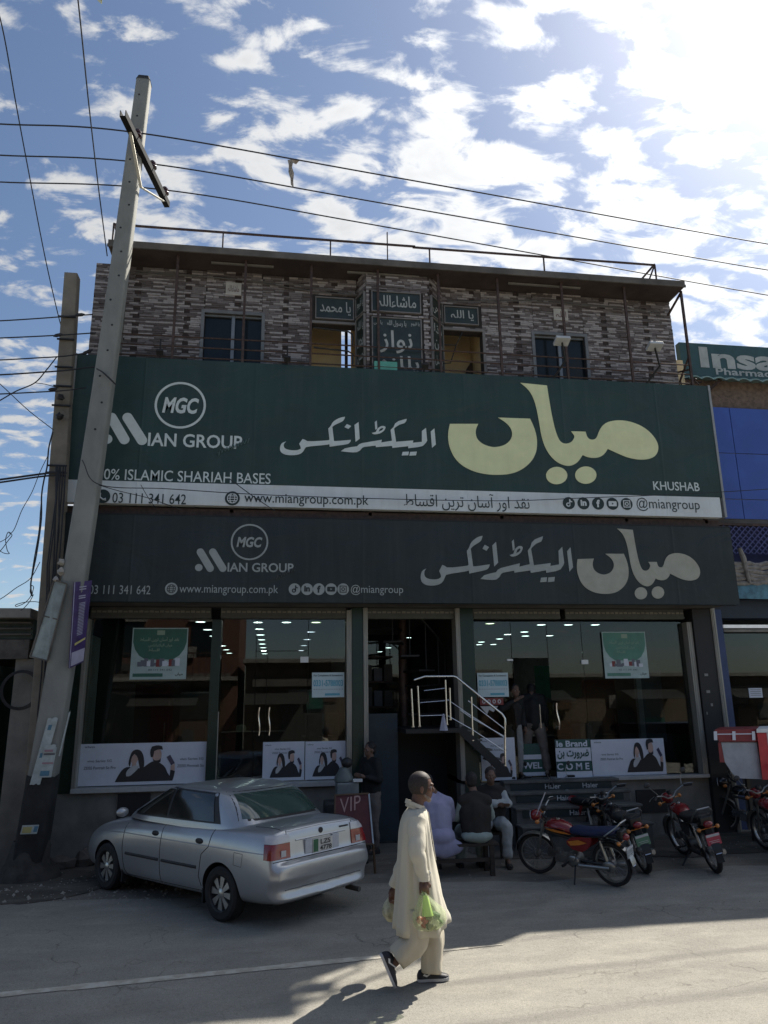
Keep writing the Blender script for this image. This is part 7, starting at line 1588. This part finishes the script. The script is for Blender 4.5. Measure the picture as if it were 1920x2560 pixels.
def shoe(par, heel, toe, upn, s=1.0, stripe=True, mt=None, sole=None):
    """heel and toe points on the sole line; upn the direction the ankle rises"""
    f = (toe-heel); L = f.length; f.normalize(); u = (upn - f*upn.dot(f)).normalized(); l = u.cross(f)
    K = lambda x, y, z: heel + f*(x*L) + l*y + u*z
    secs = [(-.02,.022,.03,.052),(.03,.034,.05,.078),(.14,.037,.062,.098),(.28,.036,.062,.102),(.42,.037,.05,.080),(.58,.044,.042,.066),(.75,.048,.036,.056),(.9,.042,.03,.046),(1.0,.022,.022,.034)]
    m = MB(); m.grid([[K(x, w*math.copysign(abs(math.cos(a))**.8, math.cos(a)), .018 + (h-.018)*max(0, math.sin(a))**.75 - .004*max(0,-math.sin(a))) for a in [2*math.pi*j/20 for j in range(20)]] for x, w, zc, h in secs], close_v=True)
    m.add([K(-.02, .022*math.cos(a), .018+.034*max(0, math.sin(a))) for a in [2*math.pi*j/20 for j in range(20)]], [tuple(range(20))]); m.add([K(1.0, .022*math.cos(a), .018+.016*max(0,math.sin(a))) for a in [2*math.pi*j/20 for j in range(20)]], [tuple(range(20))])
    o = m.build('shoe', mt or mat('black_trainer', (0.016,0.018,0.026), .55), par, smooth=50)
    m = MB(); rows = []
    for z in (0, .022): rows.append([K(x, w*1.06*sd, z*(1 if x < .95 else 1.2)) for sd, xs in ((1, secs), (-1, list(reversed(secs)))) for x, w, a, b in xs])
    m.grid(rows, close_v=True); m.add(rows[0], [tuple(range(len(rows[0])))]); m.add(rows[1], [tuple(range(len(rows[1])))]); m.build('sole', sole or mat('pale_sole', (0.5,0.5,0.5), .6), o)
    if stripe:
        for sd in (1,-1):
            m = MB(); P = [(.14,.040,.052),(.26,.042,.040),(.46,.044,.072),(.50,.040,.080),(.46,.036,.083),(.27,.044,.055),(.18,.041,.066)]; m.add([K(x, (w+.0025)*sd, z) for x, w, z in P], [tuple(range(len(P)))]); m.build('white_stripe', M_WHITE, o, fix=False)
        m = MB(); m.grid([[K(x, y, .060-.02*(x-.6)+.012*(1-abs(y)/.03)) for y in (-.03,-.015,0,.015,.03)] for x in (.60,.66)]); m.build('toe_stripe', mat('grey_stripe', (.3,.3,.32), .6), o, smooth=True)
    return o
# ------------------------------------------------------------------ the walking man
def walking_man():
    Y = 6.92; q = lambda px, py, dy=0.0: pY(px, py, Y+dy)
    base = q(1050, 2465); man = thing('person', 'man in a long cream shalwar kameez and black trainers walking right with a carrier bag', 'person', (0,0,0), local=True)
    F = Vector((1,0,0)); UP_ = Vector((0,0,1))
    h = q(1054, 1968); h.y = Y; nk = q(1040, 2022); 
    ft = Vector((.985, -.06, -.06)).normalized()
    hp, K, Rm = head_prims(h, ft, 1.08)
    sh = q(1036, 2052); ch = q(1038, 2085); pv = q(1046, 2215)
    shR, shL = sh+Vector((.0,-.15,-.015)), sh+Vector((.0,.15,-.015))
    elR, wrR = q(1042, 2132, -.25), q(1059, 2196, -.26)
    elL, wrL = q(1010, 2150, .22), q(985, 2215, .27)
    hipR, hipL = pv+Vector((.0,-.10,-.05)), pv+Vector((0,.10,-.05))
    # the planted foot is the far (left) one in front; the trailing foot is nearer the camera
    anF, knF = q(1076, 2432, .06), q(1082, 2345, .07); anB, knB = q(985, 2408, -.10), q(1038, 2352, -.10)
    P = list(hp) + [('c', h+Vector((-.03,0,-.06)), nk+Vector((.0,0,-.03)), .056, .062), ('e', ch, (.10,.16,.14)), ('c', ch, pv, .13, .14), ('c', shR, elR, .045, .035), ('c', elR, wrR, .032, .025), ('c', shL, elL, .045, .035), ('c', elL, wrL, .035, .025),
        ('c', shL, shR, .045, .045), ('c', pv, hipR, .10, .08), ('c', pv, hipL, .10, .08), ('c', hipL, knF, .07, .05), ('c', knF, anF, .05, .035), ('c', hipR, knB, .07, .05), ('c', knB, anB, .05, .035)]
    P += hand_prims(wrR, Vector((.02,0,-1)), Vector((.25,.95,0)), 1.12, 1.0) + hand_prims(wrL, Vector((-.15,0,-1)), Vector((.3,-.9,0)), 1.1, 1.0)
    body = put(clay(P, .0065, 3), 'body', M_SKIN, man); eyes(K, 1.08, body)
    # hair: back and sides, thin over the crown; beard
    s = 1.08; rows = []
    for i in range(15):
        r = []
        for j in range(33):
            th = R(lerp(58, 302, j/32)); top = .045 + .055*abs(math.sin((th-math.pi)/2))
            z = lerp(-.052, .088, i/14); e = math.sqrt(max(.03, 1-((z-.025)/.104)**2)); r.append(K(-.012+.1035*e*math.cos(th), .0835*e*math.sin(th), z))
        rows.append(r)
    m = MB(); m.grid(rows); hr = m.build('hair', M_HAIRG, man, smooth=True)
    m = MB(); rows = []
    for i in range(7):
        r = []
        for j in range(17): an = R(lerp(0, 360, j/16)); r.append(K(-.016+.101*math.sin(R(1+i*10))*math.cos(an), .0825*math.sin(R(1+i*10))*math.sin(an), .026+.1015*math.cos(R(1+i*10))))
        rows.append(r)
    m.grid(rows); m.build('bald_crown', mat('thin_crown_hair', (0.040,0.031,0.028), .62, var=.15), man, smooth=True)
    put(clay([('c', K(.058,0,-.088), K(.064,0,-.097), .027*s, .021*s), ('c', K(.05,.035,-.075), K(.065,.01,-.095), .018, .018), ('c', K(.05,-.035,-.075), K(.065,-.01,-.095), .018, .018), ('c', K(.02,-.052,-.055), K(.05,-.035,-.078), .012, .016), ('c', K(.02,.052,-.055), K(.05,.035,-.078), .012, .016), ('c', K(.088,-.014,-.043), K(.088,.014,-.043), .008, .008)], .006, 3), 'beard', mat('white_stubble', (0.20,0.16,0.135), .9, var=.2, scale=60, bump=.3), man)
    # kameez
    L = [(2016,1022,1060,.075,.5),(2028,1012,1066,.135,.3),(2040,1006,1069,.185,.15),(2056,1002,1071,.215,0),(2080,998.5,1075,.215,0),(2120,996,1081,.205,0),(2160,993.5,1087,.21,0),(2200,991,1095,.22,.0),(2240,988,1104,.23,0),(2275,986,1112,.24,0),(2305,985,1119,.25,0),(2326,985,1122,.255,0)]
    rows = []; nn_ = 72
    for i, (py, xa, xb, w, _) in enumerate(L):
        a, b = q(xa, py), q(xb, py); w = w*.92; cx, rx = (a.x+b.x)/2, (b.x-a.x)/2*.985; z = (a.z+b.z)/2; k = i/(len(L)-1); r = []
        for j in range(nn_):
            t = 2*math.pi*j/nn_; ct, st = math.cos(t), math.sin(t)
            wr = k*k*(.020*math.sin(5*t+1+.6*k)+.012*math.sin(11*t+2.2*k)) + .010*noise.noise((ct*3, st*3, z*5)) + .005*noise.noise((ct*9, st*9, z*14))
            hemz = (q(1120, 2303).z - q(1120, 2326).z)*max(0, ct)**2 if i == len(L)-1 else ((q(1120,2290).z-q(1120,2305).z)*max(0,ct)**2 if i == len(L)-2 else 0)
            r.append((cx+(rx+wr)*ct, Y+(w+wr)*math.copysign(abs(st)**.85, st), z+hemz+.004*math.sin(7*t)*k))
        rows.append(r)
    m = MB(); m.grid(rows, close_v=True); kz = m.build('kameez', M_KURTA, man, smooth=True, fix=True); sd = kz.modifiers.new('s', 'SOLIDIFY'); sd.thickness = .004; sd.offset = -1
    # sleeves
    def sleeve(p0, p1, p2, r0, r1, r2, seed):
        pts = []; rr = []
        for i in range(22):
            t = i/21; p = (p0.lerp(p1, t*2) if t < .5 else p1.lerp(p2, t*2-1)); rad = lerp(r0, r1, t*2) if t < .5 else lerp(r1, r2, t*2-1)
            pts.append(p + Vector((.004*math.sin(t*19+seed), 0, 0))); rr.append(rad*(1+.03*math.sin(t*31+seed)+.05*noise.noise((t*9, seed, 1))))
        m = MB(); m.tube(pts, rr, 22, cap=False); return m
    m = sleeve(shR+Vector((-.004,.03,.035)), elR+Vector((0,-.01,0)), wrR+Vector((0,0,.005)), .082, .072, .048, 2.0); sv = m.build('sleeve', M_KURTA, man, smooth=True)
    m = MB(); m.tube([wrR+Vector((0,0,.045)), wrR+Vector((0,0,-.018))], .050, 20, cap=False); m.build('cuff', M_KURTA, sv, smooth=True)
    m = MB(); m.tube([wrR+Vector((.044,-.01,.06)), wrR+Vector((.058,-.012,.045)), wrR+Vector((.05,-.012,.035))], .006, 6); m.build('cuff_button', M_WHITE, sv)
    m = sleeve(shL+Vector((0,-.03,.02)), elL, wrL, .088, .064, .05, 5.0); m.build('sleeve', M_KURTA, man, smooth=True)
    # collar
    m = MB(); c0 = q(1040, 2014); m.grid([[(c0.x-.008+(.077+e)*math.cos(t), Y+(.068+e)*math.sin(t), c0.z+.006-.034*math.cos(t)*1.0+zz) for t in [2*math.pi*j/30 for j in range(30)]] for e, zz in ((.012,-.038),(.004,-.004),(0,.020),(.007,.022),(.016,-.012))], close_v=True); m.build('collar', M_KURTA, man, smooth=True)
    m = MB(); a, b = q(1069, 2030), q(1088, 2150); m.tube([a+Vector((.004,-.005,0)), b+Vector((.004,-.005,0))], .005, 5); m.build('placket', M_KURTA, man)
    # shalwar
    def leg(hip, kn, an, r0, r1, r2, seed, n=20):
        rows = []
        for i in range(n):
            t = i/(n-1); p = hip.lerp(kn, t*2) if t < .5 else kn.lerp(an, t*2-1); d = (kn-hip) if t < .45 else ((an-kn) if t > .55 else (an-hip)); d = d.normalized(); u = Vector((0,1,0)); v = d.cross(u).normalized(); u = v.cross(d)
            rad = lerp(r0, r1, t*2) if t < .5 else lerp(r1, r2, t*2-1)
            rows.append([p + (u*math.cos(a)+v*math.sin(a))*rad*(1+.08*math.sin(4*a+3*t+seed)+.10*noise.noise((math.cos(a)*2, math.sin(a)*2, t*6+seed))) for a in [2*math.pi*j/30 for j in range(30)]])
        m = MB(); m.grid(rows, close_v=True); o = m.build('trouser_leg', M_SHAL, man, smooth=True); s_ = o.modifiers.new('s', 'SOLIDIFY'); s_.thickness = .004; return o
    leg(hipL+Vector((.0,0,-.1)), knF+Vector((0,0,.02)), anF+Vector((.008,0,.01)), .12, .104, .094, 1.0)
    leg(hipR+Vector((-.02,0,-.1)), knB+Vector((.0,0,0)), anB+Vector((.02,0,.035)), .12, .112, .094, 4.0)
    # shoes
    hl, to = q(1045, 2462, .06), q(1122, 2458, .06); hl.z = .012; to.z = .012; shoe(man, hl, to, Vector((0,0,1)))
    th, tt = q(950, 2388, -.10), q(984, 2470, -.10); tt.z = max(tt.z, .015); shoe(man, th, tt, Vector((1,0,.4)))
    for a, sgn in ((anF, 0), (anB, 1)): pass
    # carrier bag in the near hand
    hand = wrR + Vector((.01, .02, -.105))
    bag = thing('carrier_bag', 'thin translucent carrier bag of red and green vegetables in the walking man\'s near hand', 'bag', (0,0,0), local=True)
    bt = q(1073, 2262, -.27); rows = []
    Mb = bpy.data.materials.new('thin_bag_plastic'); Mb.use_nodes = True; nt = Mb.node_tree; N = nt.nodes; Lk = nt.links; N.clear()
    o_ = N.new('ShaderNodeOutputMaterial'); mx = N.new('ShaderNodeMixShader'); mx.inputs[0].default_value = .30; tr = N.new('ShaderNodeBsdfTransparent'); tr.inputs[0].default_value = (.93,.97,.88,1)
    ad = N.new('ShaderNodeMixShader'); ad.inputs[0].default_value = .45; df = N.new('ShaderNodeBsdfDiffuse'); df.inputs[0].default_value = (.66,.68,.52,1); tl = N.new('ShaderNodeBsdfTranslucent'); tl.inputs[0].default_value = (.75,.82,.6,1)
    Lk.new(df.outputs[0], ad.inputs[1]); Lk.new(tl.outputs[0], ad.inputs[2]); Lk.new(tr.outputs[0], mx.inputs[1]); Lk.new(ad.outputs[0], mx.inputs[2]); Lk.new(mx.outputs[0], o_.inputs[0])
    pr = [(2232,1058,6,5),(2245,1061,12,11),(2258,1066,21,17),(2270,1071,29,22),(2284,1074,36,26),(2298,1074,39,28),(2310,1072,38,27),(2322,1070,31,22),(2329,1068,16,12)]
    for i, (py, px, w, dd) in enumerate(pr):
        c = q(px, 2232+(py-2232)*.95, -.29); k = 1/285; r = []
        for j in range(40):
            t = 2*math.pi*j/40; f_ = 1+.13*math.sin(6*t+i*.5)*(1-i/9)+.10*noise.noise((math.cos(t)*2, math.sin(t)*2, i*.6))
            r.append((c.x+w*k*f_*math.cos(t), c.y+dd*k*f_*math.sin(t), c.z+.006*math.sin(5*t)))
        rows.append(r)
    m = MB(); m.grid(rows, close_v=True); m.add(rows[-1], [tuple(range(40))]); m.build('bag_skin', Mb, bag, smooth=True)
    m = MB(); a = q(1056, 2222, -.28); b = q(1062, 2245, -.29)
    for dx in (-.012, .0, .014): m.tube([a+Vector((dx*.5,0,0)), b+Vector((dx,.0,.0)), b+Vector((dx*2,0,-.04))], [.006,.010,.014], 8)
    m.build('twisted_handles', Mb, bag, smooth=True)
    M_LIME = mat('lime_inner_bag', (0.58,0.80,0.22), .5, var=.15); m = MB(); a = q(1064, 2240, -.34); b = q(1070, 2290, -.37)
    rows = [[(lerp(a.x,b.x,t)+(.018+.026*t)*math.cos(g)*(1+.15*math.sin(5*g)), lerp(a.y,b.y,t)+(.008+.012*t)*math.sin(g), lerp(a.z,b.z,t)) for g in [2*math.pi*j/20 for j in range(20)]] for t in [i/7 for i in range(8)]]; m.grid(rows, close_v=True); m.add(rows[-1], [tuple(range(20))]); m.build('lime_inner_bag', M_LIME, bag, smooth=True)
    for i in range(16):
        px, py = 1074+rnd.uniform(-26,26), rnd.uniform(2288,2320); c = q(px, py, -.29+rnd.uniform(-.05,.05)); red = px < 1070; m = MB(); lump(m, c, rnd.uniform(.026,.036), k=.25); m.build('vegetable', mat('tomato_red', (0.40,0.06,0.035), .35, var=.2) if red else (mat('leaf_green', (0.06,0.14,0.04), .6, var=.3) if i % 2 else mat('pale_vegetable', (0.30,0.32,0.17), .6, var=.3)), bag, smooth=True)
    # the other bag, behind him
    b2 = thing('carrier_bag', 'pale crumpled carrier bag showing behind the walking man\'s back', 'bag', (0,0,0), local=True)
    c = q(980, 2274, .30); m = MB(); rows = []
    for i in range(9):
        t = i/8; w = .03+.060*math.sin(math.pi*min(1, t*.9)); rows.append([(c.x+w*math.cos(g)*(1+.18*noise.noise((math.cos(g)*2, math.sin(g)*2, i))), c.y+w*math.sin(g)*(1+.18*noise.noise((math.sin(g)*2, math.cos(g)*2, i+4))), c.z+.10-.19*t) for g in [2*math.pi*j/26 for j in range(26)]])
    m.grid(rows, close_v=True); m.add(rows[-1], [tuple(range(26))]); m.tube([(c.x,c.y,c.z+.09), wrL+Vector((-.015,0,-.10))], [.018,.008], 8); m.build('bag_skin', mat('pale_bag_goods', (0.40,0.38,0.26), .6, var=.35, scale=18), b2, smooth=True)
walking_man()

# ------------------------------------------------------------------ people in the shade
def figure(label, base, face, J, top, bottom, hair=M_HAIRK, skin=M_SKIND, shoes=True, skirt=None, vest=None, hs=1.0, cat='person', vox=.016):
    """J: joints in the figure's own frame (x forward, y left, z up), metres"""
    t = thing('person', label, cat, base, face, local=True); v = {k: Vector(p) for k, p in J.items()}
    fc = v.get('face', Vector((1,0,0))); v.setdefault('head', Vector((.02,0,1.56)))
    hp, K, Rm = head_prims(v['head'], fc, hs, v.get('headup', Vector((0,0,1))))
    P = list(hp) + [('c', v['head']-(v['head']-v['neck']).normalized()*.05, v['neck'], .054, .06), ('c', v['chest'], v['pelvis'], .12, .12), ('c', v['shL'], v['shR'], .06, .06)]
    for s in 'LR': P += [('c', v['sh'+s], v['el'+s], .05, .04), ('c', v['el'+s], v['wr'+s], .038, .026), ('c', v['pelvis'], v['hip'+s], .1, .09), ('c', v['hip'+s], v['kn'+s], .08, .055), ('c', v['kn'+s], v['an'+s], .05, .035), ('c', v['an'+s], v['an'+s]+Vector((.11,0,-.045)), .035, .03)]
    for s in 'LR': d = (v['wr'+s]-v['el'+s]).normalized(); P += hand_prims(v['wr'+s], d, Vector((.3, -1 if s == 'L' else 1, .2)), 1.0, .6)
    body = put(clay(P, .010, 3), 'body', skin, t); eyes(K, hs, body)
    T_ = [('c', v['chest']+Vector((0,0,.03)), v['pelvis'], .145, .15), ('e', v['chest'], (.135,.20,.17)), ('c', v['shL'], v['shR'], .07, .07), ('c', v['neck'], v['shL'], .055, .068), ('c', v['neck'], v['shR'], .055, .068), ('c', v['chest']+Vector((0,.1,0)), v['pelvis']+Vector((0,.07,0)), .12, .12), ('c', v['chest']-Vector((0,.1,0)), v['pelvis']-Vector((0,.07,0)), .12, .12)]
    A_ = []
    for s in 'LR': A_ += [('c', v['sh'+s], v['el'+s], .076, .060), ('c', v['el'+s], v['wr'+s]-(v['wr'+s]-v['el'+s]).normalized()*.03, .058, .045)]
    if vest:
        put(clay(T_ + A_, vox, 4), 'shirt', top, t, fold(.012, 9)); put(clay([(p[0], p[1], p[2], p[3]+.018, p[4]+.018) if p[0] == 'c' else (p[0], p[1], tuple(r+.016 for r in p[2])) for p in T_], vox, 4), 'waistcoat', vest, t, fold(.008, 7))
    else: put(clay(T_ + A_, vox, 8), 'top_garment', top, t, fold(.007, 7))
    if skirt: put(clay(skirt(v), vox, 10), 'tunic_tail', top, t, fold(.010, 7, .4))
    L_ = [('c', v['pelvis'], v['hipL'], .14, .12), ('c', v['pelvis'], v['hipR'], .14, .12)]
    for s in 'LR': L_ += [('c', v['hip'+s], v['kn'+s], .115, .090), ('c', v['kn'+s], v['an'+s]+Vector((0,0,.06)), .088, .070)]
    put(clay(L_, vox, 4), 'trousers', bottom, t, fold(.018, 8))
    if shoes:
        for s in 'LR': a = v['an'+s]; shoe(t, Vector((a.x-.07, a.y, a.z-.085)), Vector((a.x+.19, a.y, a.z-.085)), Vector((0,0,1)), stripe=False, mt=M_BLACK, sole=M_TRIMB)
    f = fc.normalized(); u0 = v.get('headup', Vector((0,0,1)))
    put(clay([('e', K(-.028,0,.048), (.096*hs,.086*hs,.090*hs), Rm), ('e', K(-.055,0,-.005), (.062*hs,.078*hs,.075*hs), Rm)], .010, 3), 'hair', hair, t, fold(.006, 40))
    return t
STAND = dict(head=(.02,0,1.56), neck=(0,0,1.42), chest=(0,0,1.22), pelvis=(0,0,.92), shL=(0,.17,1.37), shR=(0,-.17,1.37), elL=(.0,.24,1.10), elR=(0,-.24,1.10), wrL=(.08,.23,.86), wrR=(.08,-.23,.86), hipL=(0,.09,.88), hipR=(0,-.09,.88), knL=(.02,.10,.48), knR=(.02,-.10,.48), anL=(0,.11,.085), anR=(0,-.11,.085))
SIT = dict(head=(.07,0,.76+.42), neck=(.02,0,.61+.42), chest=(.01,0,.40+.42), pelvis=(-.04,0,.12+.42), shL=(0,.165,.53+.42), shR=(0,-.165,.53+.42), elL=(.08,.25,.30+.42), elR=(.08,-.25,.30+.42), wrL=(.30,.13,.22+.42), wrR=(.30,-.13,.22+.42), hipL=(0,.09,.10+.42), hipR=(0,-.09,.10+.42), knL=(.42,.14,.50), knR=(.42,-.14,.50), anL=(.44,.15,.085), anR=(.44,-.15,.085))
def pose(base, **k): d = dict(base); d.update(k); return d
M_LAV = mat('lavender_cotton', (0.30,0.30,0.44), .9, var=.08, bump=.1, bscale=200); M_VEST = mat('dark_brown_waistcoat', (0.022,0.018,0.016), .85, var=.2); M_SAGE = mat('pale_sage_cotton', (0.27,0.33,0.31), .9, var=.1); M_OFFW = mat('offwhite_cotton', (0.38,0.40,0.40), .9, var=.08)
M_JKT = mat('black_jacket', (0.007,0.008,0.009), .75, var=.3); M_GTR = mat('grey_brown_trousers', (0.15,0.13,0.12), .85, var=.12); M_LTR = mat('light_grey_shalwar', (0.25,0.25,0.25), .9, var=.1)
N90 = math.pi/2
bpt = lambda px, py, Y: pY(px, py, Y)
c = bpt(1098, 2160, 10.78); c.z = 0
figure('seated man in a lavender kameez seen from behind, just right of the walking man', c, N90+.15, pose(SIT, chest=(.03,0,.86), head=(.16,.10,1.19), neck=(.06,.02,1.06)), M_LAV, M_LAV, skirt=lambda v: [('e', (-.08,0,.52), (.16,.22,.14)), ('e', (-.14,-.02,.38), (.07,.22,.13)), ('e', (-.14,-.16,.38), (.06,.16,.10))])
c = bpt(1193, 2160, 10.80); c.z = 0
figure('seated man in a dark waistcoat over pale sage kameez seen from behind on the bench', c, N90-.05, pose(SIT, head=(.10,.02,1.20)), M_SAGE, M_SAGE, vest=M_VEST, skirt=lambda v: [('e', (-.08,0,.50), (.16,.23,.10))])
c = bpt(1232, 2100, 11.55); c.z = .02
figure('seated man in an off white shirt and dark waistcoat facing the road, arms folded', c, -N90-.15, pose(SIT, elL=(.12,.24,.80), elR=(.12,-.24,.80), wrL=(.26,-.06,.84), wrR=(.28,.06,.80), head=(.09,0,1.19), knL=(.40,.16,.52), knR=(.40,-.16,.52)), M_OFFW, M_OFFW, vest=M_VEST, hair=M_HAIRG)
s_ = thing('stool', 'dark wooden stool under the seated man facing the road', 'stool', (c.x, c.y, 0)); m = MB(); m.box(c.x-.2, c.y-.14, .38, c.x+.2, c.y+.16, .42); m.build('seat', M_BENCH, s_)
for dx in (-.17,.17):
    for dy in (-.11,.13): m = MB(); m.box(c.x+dx-.02, c.y+dy-.02, 0, c.x+dx+.02, c.y+dy+.02, .38); m.build('leg', M_BENCH, s_)
c = bpt(928, 2075, 12.55); c.z = 0
figure('man in black standing in shadow by the stair passage left of the walking man', c, math.pi+.5, pose(STAND, elR=(.05,-.22,1.10), wrR=(.24,-.08,1.10), wrL=(.2,.12,1.16)), M_JKT, M_GTR)
c = bpt(1286, 1942, 13.3); c.z = .985
figure('man in a black jacket and light shalwar leaning at the top of the steps', c, -N90+.2, pose(STAND, head=(.16,.02,1.49), neck=(.08,0,1.38), chest=(.04,0,1.2), elR=(.12,-.25,1.18), wrR=(.26,-.06,1.32)), M_JKT, M_LTR, hs=.98)
c = bpt(1342, 1945, 13.45); c.z = .985
figure('man in a black jacket and grey trousers standing in the shop doorway with legs apart', c, N90-.3, pose(STAND, head=(.10,.0,1.50), anL=(0,.22,.085), anR=(0,-.20,.085), knL=(.02,.17,.48), knR=(.02,-.16,.48)), M_JKT, M_GTR, hs=.98)
# small wares near the standing man
